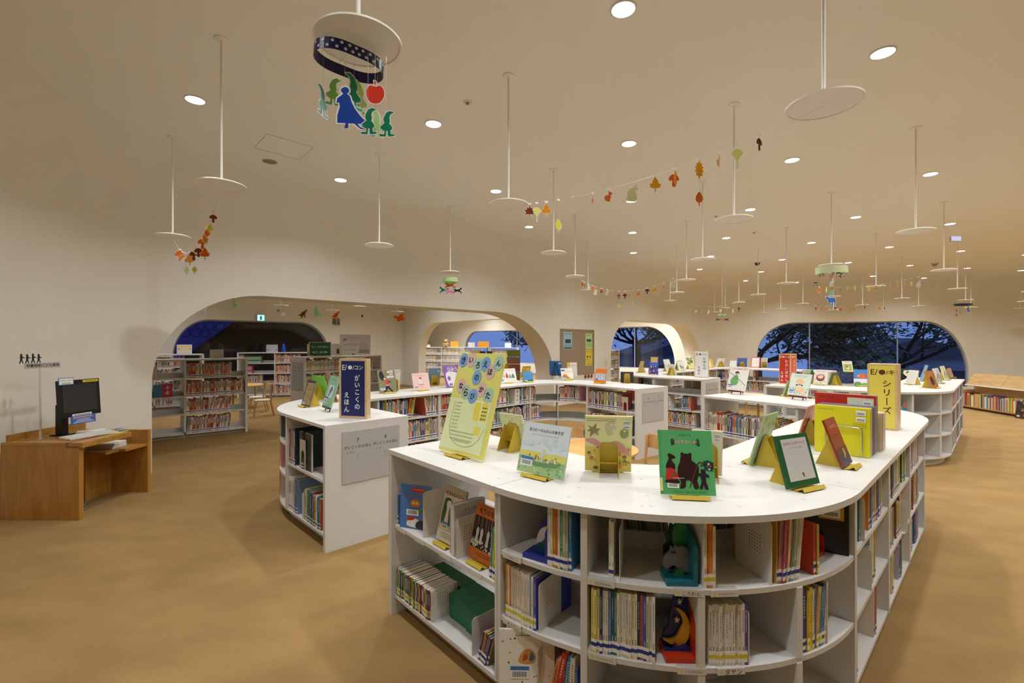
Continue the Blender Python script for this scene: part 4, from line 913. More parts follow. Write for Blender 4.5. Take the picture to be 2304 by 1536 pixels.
# ---- counter B
GR = '#8a8468'
display('olive picture book with a guard in a tall black hat', (855, 886), (894, 883), 832, GR, [('b', [(.1, .66), (.08, .86), (.2, .97), (.3, .86), (.36, .64), (.28, .53), (.2, .56)], '#1f1f22'), ('e', .36, .6, .06, .05, '#e8b8a0'), ('b', [(.34, .56), (.48, .55), (.58, .48), (.54, .3), (.42, .3), (.4, .44)], '#d8402c'), ('l', [(.54, .5), (.72, .44)], .05, '#1f1f22'), ('p', [(.42, .3), (.54, .3), (.80, .03), (.70, .03), (.5, .2), (.34, .03), (.24, .03)], '#1f1f22'), ('r', .42, .31, .13, .03, '#eee6dc'), ('r', .56, .86, .32, .1, WHT), ('r', .68, .75, .16, .08, WHT), ('r', .50, .63, .4, .1, WHT), ('t', 'This', .72, .91, .24, '#2a2a2a', .01), ('t', 'is', .76, .79, .1, '#2a2a2a', .01), ('t', 'London', .70, .68, .36, '#2a2a2a', .01), ('bar', .06, .12, .28)], sl='yellow stand under the olive guard picture book')
display('white picture book peeping out behind the olive guard book', (872, 878), (899, 877), 831, '#e6e2d0', [('lines', .1, .9, .8, 2, '#8a8674')], 'back', sl='yellow stand behind the olive guard picture book')
display('pale pink picture book with a round bird', (932, 880), (969, 877), 839, '#ecccc8', [('lines', .3, .85, .4, 2, '#b09a98'), ('e', .47, .5, .12, .14, '#e4e0dc'), ('b', [(.4, .7), (.46, .76), (.56, .68), (.5, .64)], '#b8403a'), ('l', [(.32, .34), (.47, .29), (.64, .35)], .03, '#c05a50'), ('lines', .4, .18, .2, 2, '#9a8a88'), ('bar', .08, .08, .2)], sl='yellow stand under the pale pink picture book')
display('blue sea picture book seen from behind its yellow stand', (962, 867), (988, 866), 828, '#7a98b0', [('r', 0, 0, 1, .3, '#8fb0b8'), ('b', [(.5, .45), (.6, .7), (.66, .45)], '#b86a52'), ('bar', .74, .8, .18, 0)], 'back', sl='yellow stand in front of the blue sea book')
display('purple picture book with white shapes beside the yellow poster', (1006, 873), (1041, 869), 821, '#8a63ae', [('b', [(.1, .62), (.5, .7), (.9, .55), (.95, .1), (.5, .03), (.15, .1)], '#e8e4ec'), ('t', 'ひみつ', .55, .80, .6, WHT, .02), ('lines', .3, .92, .5, 1, WHT), ('e', .25, .4, .1, .1, '#8a63ae'), ('e', .3, .12, .1, .06, '#6f84b4')], sl='yellow stand under the purple picture book')
display('white picture book with orange letters behind the yellow poster', (1071, 861), (1098, 860), 828, '#f0ece0', [('r', .12, .5, .76, .3, '#eda33c'), ('r', .2, .58, .6, .06, '#f0ece0')], sl='yellow stand under the orange lettered book')
display('wide white picture book with four dancing figures', (1126, 863), (1164, 860.5), 829, '#f2f0ee', [('lines', .12, .86, .76, 1, '#4a4a5a'), ('b', [(.22, .4), (.28, .58), (.34, .4)], '#d8a8a8'), ('b', [(.38, .36), (.44, .72), (.52, .4)], '#b84a4a'), ('b', [(.54, .34), (.62, .62), (.72, .34)], '#9ab0a0'), ('b', [(.72, .34), (.8, .64), (.9, .34)], '#6a8a82'), ('bar', .06, .08, .18), ('e', .88, .14, .04, .05, '#e8d8a0')], sl='yellow stand under the white dancing figures book')
display('gold covered book seen from behind, left of the dancing figures', (1117, 851), (1137, 849), 818, '#b8932c', [], 'back', sl='yellow stand left of the dancing figures book')
display('small blue and green picture book on the rear counter', (1179, 860), (1200.5, 859), 836, '#4a94cc', [('r', 0, 0, 1, .12, '#3c7a4a'), ('r', 0, .12, 1, .1, '#2f78b8'), ('lines', .2, .78, .5, 2, '#bfe0d8'), ('e', .82, .83, .07, .07, '#7fc84a'), ('bar', .08, .04, .3)], sl='yellow stand under the small blue and green book')
display('yellow book on a wooden easel behind the small blue book', (1172, 853), (1190, 852), 828, '#c8a02c', [('r', .1, .1, .8, .8, '#d8b83a')], 'back', stand=None, easel=M_PINE, sl='small wooden easel behind the small blue book')
display('bright blue book seen from behind on a dark green easel', (1237, 848), (1265, 848.5), 816, '#3f78c8', [('bar', .74, .78, .22, 0)], 'back', stand=None, easel=mat('#1f3a34', .4), sl='dark green easel with the bright blue book')
display('white picture book with a fox and red dotted title', (1265, 856), (1291, 855), 828, '#f0ece4', [('lines', .35, .72, .5, 2, '#d85a4a'), ('b', [(.1, .35), (.3, .5), (.55, .3), (.7, .12), (.2, .1)], '#d8843a'), ('r', .02, .75, .3, .12, '#4a6ab0'), ('b', [(.0, .12), (.5, .14), (1, .1), (1, 0), (0, 0)], '#a8c47a'), ('bar', .02, .06, .32)], sl='yellow stand under the white fox book')
display('pale picture book standing behind the white fox book', (1277, 848), (1299, 848), 815, '#d9d4cc', [('r', 0, .7, .3, .3, '#d8b83a'), ('lines', .4, .8, .5, 2, '#8a3a34')], sl='yellow stand behind the white fox book')
display('orange and grey picture book on the curved rear counter', (1335, 861.5), (1360, 863.5), 829, '#e6803a', [('r', .08, .2, .9, .46, '#b4bccc'), ('scatter', 26, .1, .22, .96, .62, .07, ['#d4d4d8', '#8ca0bc', '#c4ccd4', '#e0dcd4']), ('e', .25, .26, .12, .07, '#5a7ab8'), ('lines', .2, .86, .6, 2, '#b85a2a')], sl='yellow stand under the orange and grey book')
display('black picture book behind a yellow stand near the grey notice', (1396, 861), (1425, 861.5), 836, '#2a2622', [], 'back', th=.012, sl='yellow stand before the black picture book')
display('dark framed picture book on the left counter leaning to the left', (676.5, 913), (695.5, 917), 856, '#3a3a3c', [('r', .08, .05, .86, .86, '#a88a62'), ('scatter', 40, .1, .08, .9, .85, .07, ['#7a6242', '#c4a87a', '#8c7a5a', '#5a4a36']), ('bar', .08, .06, .3)], sl='yellow stand under the dark framed picture book')
display('mint green picture book with a framed blue figure on a black easel', (725, 921), (744, 929), 854, '#8cc4a0', [('lines', .25, .87, .5, 1, '#4a7a5c'), ('r', .22, .3, .58, .4, '#d8dcdc'), ('b', [(.4, .35), (.42, .55), (.56, .66), (.66, .56), (.5, .4)], '#4a6ab0'), ('b', [(.36, .34), (.46, .5), (.5, .36)], '#8a7a62'), ('bar', .06, .1, .34)], stand=None, easel=M_BLACK, sl='black easel under the mint green picture book')
display('light green book seen from behind, left of the mint green book', (716, 895), (744, 899), 845, '#7fd04a', [('r', .05, .1, .4, .05, '#2f6a2c')], 'back', sl='yellow stand in front of the light green book')
display('slim pink backed book between the mint book and the navy sign', (752, 900), (762, 905), 835, '#b88a8c', [], 'back', sl='yellow stand beside the navy sign')
# ---- rear counters
display('picture book of a red bowl of food', (1829, 865), (1859, 867), 831.5, '#e4e0da', [('scatter', 40, .04, .04, .96, .7, .08, ['#c4ccd0', '#e8e2d6', '#d8c8c0', '#b8c8c4']), ('e', .5, .45, .32, .22, '#2a2a34'), ('e', .5, .5, .32, .2, '#b83a2a'), ('e', .5, .53, .22, .13, '#d8d0c0'), ('scatter', 10, .36, .45, .64, .6, .07, ['#8a9a6a', '#e6e0d4', '#5a6a7a']), ('lines', .12, .9, .74, 2, '#c8603a')], th=.03, spine='#d8452c', z=TOP, sl='yellow stand under the red bowl book')
display('blue and white picture book with an orange fish', (1921, 868), (1958, 869.5), 831, '#3f84cc', [('r', 0, 0, 1, .42, '#e2e4ea'), ('b', [(.15, .56), (.4, .75), (.65, .7), (.75, .55), (.6, .45), (.35, .47)], '#d8693a'), ('b', [(.7, .58), (.86, .72), (.88, .42)], '#c8523a'), ('e', .3, .6, .04, .04, '#f0e0c8'), ('e', .25, .08, .24, .16, '#5a9a62'), ('e', .7, .06, .26, .12, '#7fb06a')], sl='yellow stand under the fish picture book')
display('green and white book seen from behind right of the red sign', (1800, 862), (1824, 862), 832, '#2f7a4a', [('r', 0, 0, .78, 1, '#d9dccb'), ('lines', .1, .8, .5, 3, '#8a8e7a')], 'back', sl='yellow stand right of the red sign')
display('dark green book on a yellow stand right of the red bowl book', (1862, 866), (1879, 865), 838, '#5a7a68', [], 'back', sl='yellow stand right of the red bowl book')
display('white picture book with a green panel below the big window', (1898, 836.6), (1920.5, 836.8), 812, '#eeeae0', [('r', .12, .1, .76, .6, '#9cc45a'), ('e', .5, .4, .16, .2, '#e6e0d0'), ('e', .45, .48, .1, .12, '#c8603a'), ('lines', .2, .86, .6, 1, '#c8805a')], sl='yellow stand under the white book with a green panel')
R_ = 'small books on the rear counter'
for lab, l, r, yt, c, art, vw in [
    ('small plain white booklet on the far counter', (1641.5, 826.5), (1656, 827), 811, '#eef0f2', [('lines', .25, .7, .5, 3, '#b8bcc4')], 'front'),
    ('deep blue book seen from behind on the far counter', (1658, 826), (1680, 826.3), 805, '#4a66b8', [('scatter', 9, .1, .1, .9, .9, .08, ['#8ca0d8'])], 'back'),
    ('white picture book with a coral red border', (1689, 827), (1709, 827.6), 803, '#e06a62', [('r', .1, .07, .8, .84, '#f2f0f0'), ('scatter', 12, .25, .3, .75, .75, .07, ['#e08a84', '#c4ccd4', '#e8b84a'])], 'front'),
    ('white book seen from behind next to the coral bordered book', (1711, 826.5), (1726, 826.7), 805, '#ecebe4', [], 'back'),
    ('white backed book right of the white framed sign', (1609, 825.5), (1626, 824.8), 806, '#eceae2', [], 'back'),
    ('yellow and white book close to the white framed sign', (1597, 827.5), (1607, 826.5), 807, '#e6e2d0', [('r', .5, 0, .5, 1, '#e0b83a'), ('lines', .6, .8, .3, 4, '#c8503a')], 'front'),
    ('cream book with a green leafy cover left of the white framed sign', (1551, 830.5), (1563, 829.3), 804, '#e9e2a0', [('scatter', 24, .05, .4, .95, .97, .12, ['#3f6a3a', '#5a8a4a', '#2f5230'])], 'front'),
    ('white book with a black drawing on the rear counter', (1529, 834.5), (1543, 832.5), 812, '#f0eee8', [('scatter', 9, .3, .2, .8, .7, .09, ['#3a3a3e', '#8a9ab0'])], 'front'),
    ('green backed book behind the white book with a black drawing', (1517, 832), (1527, 831), 811, '#7fae6a', [], 'back'),
    ('pale book leaning left in the rear horseshoe', (1500, 836), (1513, 834.5), 808, '#e4e8e4', [('scatter', 9, .2, .2, .8, .8, .1, ['#a8c0a8', '#d8d8c8'])], 'front')]:
    display(lab, l, r, yt, c, art, vw, group=None, sl='yellow stand of the '+' '.join(lab.split()[:11]))
SR = Vector((.72, .69)); SL = Vector((-.72, -.69))
for lab, c, n, w_, h_, col, vw in [
    ('pale thin book leaning left on the white sign counter, seen edge on', (1438, 838), (-.9, -.1), .2, .25, '#c8b06a', 'back'), ('white book behind a yellow stand left of the white framed sign', (1516, 844), (.9, .3), .2, .22, '#e8e4da', 'back')]:
    placed(lab, c, n, w_, h_, col, [], vw, sl='yellow stand of the '+' '.join(lab.split()[:11]))
display('dark blue picture book with red and yellow blossoms', (1459, 843), (1481, 843.5), 815, '#2a3a9c', [('scatter', 30, .05, .03, .95, .7, .12, ['#e0702c', '#1f2f7c', '#e8c84a', '#20242c', '#c83a2c']), ('r', .1, .74, .8, .2, '#3f5ac0')], sl='yellow stand under the blossom picture book')
display('tall tan picture book behind the blossom book', (1462, 837), (1478, 837.5), 803, '#c8a86a', [('scatter', 9, .1, .3, .9, .9, .15, ['#e0902c', '#8fb0a0'])], sl='yellow stand behind the blossom picture book')
# counter G
placed('white torn looking book seen edge on behind the yellow sign', (2046, 865), (-.9, .1), .2, .22, '#e6e4dc', [], 'back', sl='yellow stand nearest the tall yellow sign on the right counter')
display('brown picture book with a dark animal on the right counter', (2094, 874), (2113, 872), 834, '#b07a3a', [('scatter', 20, .05, .05, .95, .95, .15, ['#c8862c', '#a05a34', '#d8a85a']), ('b', [(.3, .2), (.28, .5), (.45, .66), (.65, .6), (.7, .3), (.6, .15)], '#43302c')], th=.012, sl='yellow stand under the brown animal book')
placed('light blue book facing away on the right counter', (2071, 857), (-.8, .5), .22, .27, '#8fb8d8', [('scatter', 12, .1, .1, .9, .9, .1, ['#d8e4ec', '#5a84b8'])], 'back', sl='yellow stand behind the light blue book')
for lab, l, r, yt, c in [('white picture book with a grey tower, second on the right counter', (2111, 864), (2123, 861), 828, '#dcdcd8'), ('cream and green picture book, third on the right counter', (2127, 855.5), (2136, 853.5), 823, '#dfe2b4'), ('red edged picture book, last on the right counter', (2139, 851), (2147, 849), 828, '#c8805a')]:
    display(lab, l, r, yt, c, [('scatter', 16, .1, .1, .9, .8, .14, ['#8a9aa8', '#b8a878', '#7a8a5a', '#c4b4a4'])], sl='yellow stand of the '+' '.join(lab.split()[:11]))
# ---------------------------------------------------------------- things inside the near counter
def on_row(run, seg, side, u, inset, z, turn=0):  # frame on a shelf: -y looks outwards, x to the viewer's right
    q0, q1 = seg[0]+.02, seg[1]-.02; lat = side*(run.W/2-inset); st = run.stretch((q0+q1)/2, lat)
    q = (q1-u/st) if side > 0 else (q0+u/st); p, h = run.at(q, lat, z)
    return Matrix.Translation((p.x, p.y, z+.0008)) @ rot_z((h+pi if side > 0 else h)+turn)
M_METAL = mat('#e6e4de', .35, .0)
def plate_bookend(M, label, w_=.17, h_=.2, holes=True, group='white metal bookends'):
    """upright white plate across the shelf with a foot plate; the plate lies in local y-z"""
    root = thing('bookend', label, 'bookend', M=M, group=group)
    r = .018; pts = [(0, 0), (w_, 0), (w_, h_-r)]+[(w_-r+r*cos(a), h_-r+r*sin(a)) for a in (.5, 1.0, 1.57)]+[(r-r*sin(a), h_-r+r*cos(a)) for a in (.0, .5, 1.0, 1.57)]
    Mp = Matrix(((0, 0, 1, 0), (1, 0, 0, 0), (0, 1, 0, 0), (0, 0, 0, 1)))
    mb = MB(); mb.prism(pts, -.001, .001, M_METAL, Mp); mb.build('plate', root)
    if holes:
        mb = MB()
        for i in range(5):
            for j in range(6):
                for sx in (-.00125, .00125): mb.flat(ell(w_*.3+i*.014, h_*.42+j*.013, .0026, .0026, 8), sx, M_DARK, Mp)
        mb.build('perforation', root)
    mb = MB(); mb.box((-.05, .01, -.0006), (-.0012, w_*.8, -.0001), M_METAL); mb.build('foot_plate', root)
    return root
s1 = sA[1]
plate_bookend(on_row(RA, s1, oA, 1.108, .03, zt), 'white perforated bookend on the top row of the near corner', .2, .235)
plate_bookend(on_row(RA, s1, oA, .199, .03, zm), 'white perforated bookend right of the orange and white books', .2, .2)
plate_bookend(on_row(RA, s1, oA, 1.012, .03, zm), 'plain white bookend closing the row of white books', .19, .2, holes=False)
plate_bookend(on_row(RA, s1, oA, 1.41, .03, zm), 'plain white bookend closing the bright blue and yellow books', .19, .205, holes=False)
plate_bookend(on_row(RA, s1, oA, .175, .05, zb), 'pale bookend holding the white picture book on the bottom row', .18, .2)
plate_bookend(on_row(RA, s1, oA, .535, .03, zt), 'plain white bookend beside the white pair of books', .17, .2, holes=False)
plate_bookend(on_row(RA, sA[0], oA, .30, .045, Z2[1]), 'tall plain white bookend right of the blue cover book', .17, .25, holes=False)
plate_bookend(on_row(RA, sA[0], oA, .56, .045, Z2[1]), 'tall plain white bookend behind the mealtime file', .19, .25, holes=False)
plate_bookend(on_row(RA, sA[0], oA, .635, .03, Z2[1]), 'white perforated bookend left of the orange and black book', .17, .2)
plate_bookend(on_row(RA, sA[0], oA, .405, .03, Z2[0]), 'white perforated bookend beside the row of dark slim books', .15, .165)
plate_bookend(on_row(RA, sA[0], oA, .765, .03, Z2[0]), 'pinkish white bookend before the leaning purple books', .15, .175, holes=False)
plate_bookend(on_row(RA, sA[0], oA, .02, .03, Z2[0]), 'white bookend at the left end of the bottom shelf', .15, .175, holes=False)
plate_bookend(on_row(RA, sA[2], oA, .16, .02, Z3[2]), 'white perforated bookend on the top row right of the rounded corner', .19, .2)
plate_bookend(on_row(RA, sA[2], oA, .33, .02, Z3[1]), 'plain white bookend on the middle row right of the rounded corner', .19, .2, holes=False)
plate_bookend(on_row(RA, sA[3], oA, .52, .0, Z3[1]), 'white bookend jutting out on the right side of the counter', .19, .2, holes=False)
plate_bookend(on_row(RB, sB[0], 1, .335, .03, Z2[0]), 'white bookend on the bottom shelf below the navy sign', .18, .22, holes=False)
def arch_bookend(M, label, w_=.11, h_=.24):
    root = thing('bookend', label, 'bookend', M=M, group='arched steel bookends')
    m = mat('#cfc9b4', .4, .3)
    out = [(-w_/2, 0), (-w_/2, h_), (w_/2, h_), (w_/2, 0)]; i_ = [(w_*.27, 0), (w_*.27, h_*.5)]+[(w_*.27*cos(a), h_*.5+w_*.27*sin(a)) for a in [pi*k/10 for k in range(1, 10)]]+[(-w_*.27, h_*.5), (-w_*.27, 0)]
    mb = MB(); mb.prism(out+i_, -.001, .001, m, UP); mb.build('plate', root)
    mb = MB(); mb.box((-w_*.26, -.001, -.0006), (w_*.26, .09, -.0001), m); mb.build('foot_plate', root)
arch_bookend(on_row(RB, sB[0], 1, .335, .035, Z2[1]), 'arched beige bookend below the navy sign', .13, .25)
arch_bookend(on_row(RB, sB[6], iB, .70, .035, .64), 'arched beige bookend left of the grey numbered notice', .1, .2)
make_book('picture_book', 'dark blue covered book facing out behind the arched bookend', on_row(RB, sB[0], 1, .36, .045, Z2[1]) , .26, .31, .02, '#2b3844', [('scatter', 20, .1, .2, .9, .95, .1, ['#3a4a58', '#25303a']), ('t', 'よるの'[:0] or 'よるのかぞえうた', .4, .12, .5, '#d8b04a', .01) if False else ('lines', .2, .12, .4, 1, '#d8b04a')])
def toy_bookend(M, label, base, parts, w_=.12, h_=.17, d=.13, name='wooden_bookend', flip=1):
    """painted wooden bookend: foot, upright (on the right) and cut out figures"""
    root = thing(name, label, 'bookend', M=M)
    m = mat(base, .3); k = .02
    mb = MB(); mb.prism([(-w_, 0), (0, 0), (0, d), (-w_*.9, d), (-w_, d*.75)], 0, k*.9, m); mb.build('foot', root)
    mb = MB(); prof = [(0, k*.9), (d, k*.9), (d, h_*1.0), (d*.8, h_*1.12), (d*.25, h_*.95), (0, h_*.8)]
    v = [(-.016, y, z) for y, z in prof]+[(0, y, z) for y, z in prof]; n = 6
    mb.add(v, [tuple(range(n)), tuple(range(2*n-1, n-1, -1))]+[(i, n+i, n+(i+1) % n, (i+1) % n) for i in range(n)], m); mb.build('upright', root)
    for nm, pts, y, c, sm in parts:
        mb = MB(); p = smooth_closed(pts, 5) if sm else pts
        mb.prism([(x*w_-w_, k*.9+z*h_) for x, z in p], -y-.012, -y, mat(c, .3), UP); mb.build(nm, root)
    return root
STAR = lambda cx, cy, r: [(cx+(r if i % 2 == 0 else r*.42)*sin(pi*i/5)*1.3, cy+(r if i % 2 == 0 else r*.42)*cos(pi*i/5)) for i in range(10)]
toy_bookend(on_row(RA, s1, oA, .232, .045, zt), 'blue wooden bookend with a white wave and green hill', '#2a3a9c', [
    ('wave', [(.25, 0), (.2, .35), (.3, .7), (.5, .85), (.75, .9), (.85, 1.1), (.87, .8), (.86, 0)], .085, '#2438a0', 0), ('foam', [(.24, .1), (.3, .45), (.55, .66), (.86, .62), (.86, .1)], .070, '#d9d6cc', 1), ('hill', [(.22, 0), (.3, .18), (.5, .26), (.62, .4), (.72, .3), (.86, .25), (.86, 0)], .055, '#1c5a62', 0)], .125, .155, .12)
toy_bookend(on_row(RA, s1, oA, .812, .045, zt), 'teal wooden bookend with a grey hippo and dark leaves', '#1f6f84', [
    ('bush', [(.2, .1), (.1, .5), (.22, .62), (.16, .8), (.3, .85), (.34, 1.05), (.5, .9), (.5, .1)], .085, '#16302e', 1), ('tree', [(.42, .6), (.38, .9), (.5, 1.1), (.7, 1.12), (.85, 1.0), (.82, .6)], .072, '#1f7a4c', 1), ('hippo', [(.02, .22), (.08, .42), (.22, .5), (.28, .62), (.36, .58), (.42, .66), (.48, .6), (.7, .62), (.86, .5), (.86, .08), (.7, .06), (.5, .14), (.36, .2), (.12, .12)], .055, '#767c84', 1), ('eye', ell(.3, .5, .02, .02, 8), .043, '#202226', 0), ('eye', ell(.39, .5, .02, .02, 8), .043, '#202226', 0), ('leaf', [(.4, .0), (.5, .14), (.62, .12), (.72, 0)], .043, '#2a8a4c', 0)], .115, .175, .12)
toy_bookend(on_row(RA, s1, oA, .818, .045, zm), 'red wooden bookend with a yellow moon on a blue night sky', '#c23a1c', [
    ('night_cloud', [(.12, .02), (.1, .3), (.25, .45), (.3, .7), (.38, .95), (.5, 1.12), (.64, 1.1), (.66, .9), (.85, .95), (.86, .02)], .07, '#22307c', 1), ('moon', [(.05, .2), (.28, .2), (.45, .26), (.55, .38), (.66, .55), (.58, .72), (.45, .84), (.7, .76), (.86, .52), (.84, .28), (.7, .1), (.56, .06), (.3, .1)], .055, '#e3b83a', 1), ('star', STAR(.48, .6, .07), .055, '#e6ddc8', 0), ('star', STAR(.56, .98, .06), .055, '#e6ddc8', 0), ('low_cloud', [(.1, .0), (.14, .07), (.3, .05), (.4, .14), (.52, .07), (.7, .13), (.86, .06), (.86, .0)], .043, '#2a3a9c', 1)], .125, .185, .13)
toy_bookend(on_row(RA, s1, oA, 1.46, .11, zt), 'small red wooden bookend with a blue and orange figure', '#b8281c', [('figure', [(.2, 0), (.3, .3), (.25, .5), (.5, .5), (.55, .2), (.5, 0)], .05, '#3a5ab0', 1), ('flower', ell(.35, .62, .16, .14, 10), .04, '#e0702c', 0)], .07, .09, .09)
toy_bookend(on_row(RG, sG[1], -1, .83, .06, Z3[2]), 'small pale blue wooden bookend with a pink figure on the right counter', '#5fa8c8', [('wave', [(.1, 0), (.2, .4), (.5, .5), (.86, .4), (.86, 0)], .05, '#6fb4cc', 1), ('figure', [(.5, .4), (.55, .9), (.8, .95), (.86, .4)], .04, '#d8988c', 1)], .16, .13, .12)
# dark open cover at the shaded end of the top row and the storage boxes
make_book('picture_book', 'dark covered book lying flat against the corner panel at right', on_row(RA, s1, oA, 1.635, .03, zt, radians(-72)) @ Matrix.Translation((-.115, .0, 0)), .22, .235, .01, '#1c1512', [('r', .5, .62, .42, .3, '#d8a83a'), ('bar', .56, .78, .3, 0), ('bar', .56, .66, .3, 0), ('r', .1, .05, .3, .25, '#8a2f2c')], 'front')
for i, (u, h_) in enumerate([(.17, .125), (.335, .125), (.503, .125), (.668, .125)]):
    M = on_row(RA, sA[0], oA, u, (.222, .222, .135, .125)[i], Z2[0])
    root = thing('storage_box', f'plain green storage box, {ORD[i]} from left on the bottom shelf', 'box', M=M, group='green storage boxes')
    mb = MB(); mb.box((-.080, 0, 0), (.080, .18 if i > 1 else .098, h_*.6), mat('#2f7a5c', .6)); mb.build('body', root)
    mb = MB(); mb.box((-.0815, -.0015, h_*.6), (.0815, .1815 if i > 1 else .099, h_), mat('#2a6e50', .6)); mb.build('lid', root)
# face-out books in the left bay
def bay_book(u, label, w_, h_, col, art, inset=.07, tilt=14, turn=0, stand=True, th=.01, z=None, sl=''):
    M = on_row(RA, sA[0], oA, u, inset, z or Z2[1], turn)
    e = make_book('picture_book', label, M @ Matrix.Translation((0, .0025, .0085 if stand else .002)) @ Matrix.Rotation(-radians(tilt), 4, 'X'), w_, h_, th, col, art)
    if stand: make_stand(M, sl, lw=min(.12, w_*.7))
    return e
bay_book(.165, 'blue picture book with a red oval on the middle shelf', .20, .245, '#4f82c8', [('e', .6, .9, .27, .055, '#c8322c'), ('lines', .42, .9, .36, 1, '#f0e0d8'), ('t', 'アレハンドラと'[:0] or 'アレパとマリと', .5, .76, .8, '#b8282c', .02) if False else ('lines', .12, .76, .74, 2, '#b8282c'), ('e', .5, .58, .17, .1, '#d8842c'), ('e', .44, .59, .05, .035, '#f0d8b0'), ('e', .56, .59, .05, .035, '#f0d8b0'), ('b', [(.25, .44), (.5, .5), (.75, .44), (.6, .36), (.35, .36)], '#5a8a3a'), ('b', [(.25, .06), (.3, .22), (.55, .24), (.7, .12), (.6, .03)], '#eeeae4'), ('b', [(.25, .18), (.3, .26), (.5, .26), (.45, .2)], '#c8322c'), ('b', [(.55, .03), (.6, .18), (.95, .2), (.95, .03)], '#3a2a4a'), ('bar', .22, .3, .4)], turn=.5, stand=False, tilt=3)
bay_book(.46, 'cream picture book with a pale dog on a green panel', .19, .285, '#d9cdb0', [('t', 'どろんこハリー', .5, .87, .84, '#1f1d1a', .02), ('b', [(.08, .3), (.08, .7), (.2, .78), (.4, .76), (.52, .6), (.5, .3)], '#3f5a3c'), ('b', [(.55, .25), (.52, .6), (.6, .72), (.85, .68), (.92, .5), (.9, .25)], '#d8882c'), ('b', [(.22, .3), (.25, .55), (.2, .7), (.36, .74), (.45, .66), (.36, .58), (.4, .3)], '#e6dcc8'), ('b', [(.6, .3), (.62, .5), (.72, .62), (.82, .55), (.8, .3)], '#2a221c'), ('e', .7, .55, .07, .045, '#e6dcc8'), ('r', .0, .0, 1, .2, '#eee8d8'), ('lines', .2, .14, .6, 3, '#4a443c'), ('bar', .14, .22, .3)], inset=.085, th=.012, sl='yellow stand under the cream dog picture book')
bay_book(.755, 'orange picture book with pale figures on a black band', .205, .26, '#d8772a', [('r', .03, .2, .94, .58, '#26221f'), ('scatter', 40, .05, .2, .95, .34, .04, ['#e8e4da', '#3a3632', '#c8c4ba']), ('t', 'もりのなか', .5, .88, .7, '#2a1c14', .025)]+[('l', [(x, .78), (x+.01, .5+(i % 3)*.06)], .012, '#b89a72') for i, x in enumerate([.08, .16, .2, .3, .34, .46, .5, .58, .66, .7, .8, .86, .92])]+[('b', [(x-.05, .3), (x-.04, .42), (x-.05, .52), (x, .58), (x+.05, .52), (x+.04, .4), (x+.05, .3)], '#e6e0d2') for x in (.22, .38, .62)]+[('b', [(.78, .26), (.8, .36), (.77, .42), (.83, .44), (.86, .36), (.88, .26)], '#e6e0d2'), ('lines', .3, .13, .5, 2, '#5a2a14'), ('bar', .05, .25, .26)], inset=.085, sl='yellow stand under the orange and black picture book')
f = thing('document_file', 'pale grey file with a handwritten looking title, middle shelf', 'file', M=on_row(RA, sA[0], oA, .595, .035, Z2[1]))
mb = MB(); mb.box((-.013, 0, 0), (.013, .2, .255), mat('#d8d5da', .45)); mb.build('cover', f)
mb = MB(); text(mb, 'そとごはん', .115, .22, .0138, M_DARK, Matrix(((0, 0, 1, 0), (1, 0, 0, 0), (0, 1, 0, 0), (0, 0, 0, 1))), wd=.1, bold=.008); mb.build('lettering', f)
bay_book_white = make_book('picture_book', 'large white picture book with two small animals on the bottom row', on_row(RA, s1, oA, .135, .035, zb, radians(38)) @ Matrix.Rotation(-radians(6), 4, 'X'), .235, .262, .012, '#f0eee6', [('lines', .3, .9, .5, 1, '#3a3a36'), ('scatter', 16, .05, .1, .95, .95, .025, ['#6a6a5a', '#8a9a6a', '#4a4a44']), ('b', [(.35, .5), (.42, .66), (.55, .7), (.66, .6), (.6, .48)], '#d8a05a'), ('b', [(.42, .52), (.46, .64), (.52, .56)], '#b8502c'), ('b', [(.54, .52), (.58, .66), (.64, .56)], '#4a6a9c'), ('bar', .2, .25, .34)])
# shelf edge labels
def shelf_label(u, z, s_, wd=.105, label=''):
    M = on_row(RA, s1, oA, u, .0205, z)
    root = thing('shelf_label', label, 'label', M=M, group='clear shelf edge labels')
    mb = MB(); mb.box((-wd/2, -.0016, -.0235), (wd/2, -.0004, -.0012), film_mat('#e4e2dc', .92)); mb.box((-wd/2, -.0016, -.0006), (wd/2, .03, .0002), film_mat('#dcdad4', .6)); mb.build('holder', root)
    mb = MB(); Ml = Matrix.Translation((0, -.0019, -.0125)) @ UP; mb.flat(ell(-wd*.36, 0, .0055, .0055, 12), 0, mat('#e3d44a', .5), Ml); text(mb, s_, wd*.08, 0, .0001, M_DARK, Ml, wd=wd*.62); mb.build('lettering', root)
for u, z, s_, lb in [(.065, zt, 'くまのがっこう', 'clear shelf label at the left end of the top row'), (.47, zt, 'コロちゃん', 'clear shelf label below the white pair of books'), (.79, zt, 'ころわん', 'clear shelf label below the teal hippo bookend'), (.92, zt, 'そらのニルマー', 'clear shelf label right of the orange book on the top row'),
                     (.065, zm, 'あおむし', 'clear shelf label at the left end of the middle row'), (.475, zm, '１０ぴきのかえる', 'clear shelf label below the long row of slim books'), (.80, zm, '１１ぴきのねこ', 'clear shelf label below the red moon bookend'), (.945, zm, 'ダヤン', 'clear shelf label below the row of white books')]:
    shelf_label(u, z, s_, label=lb)
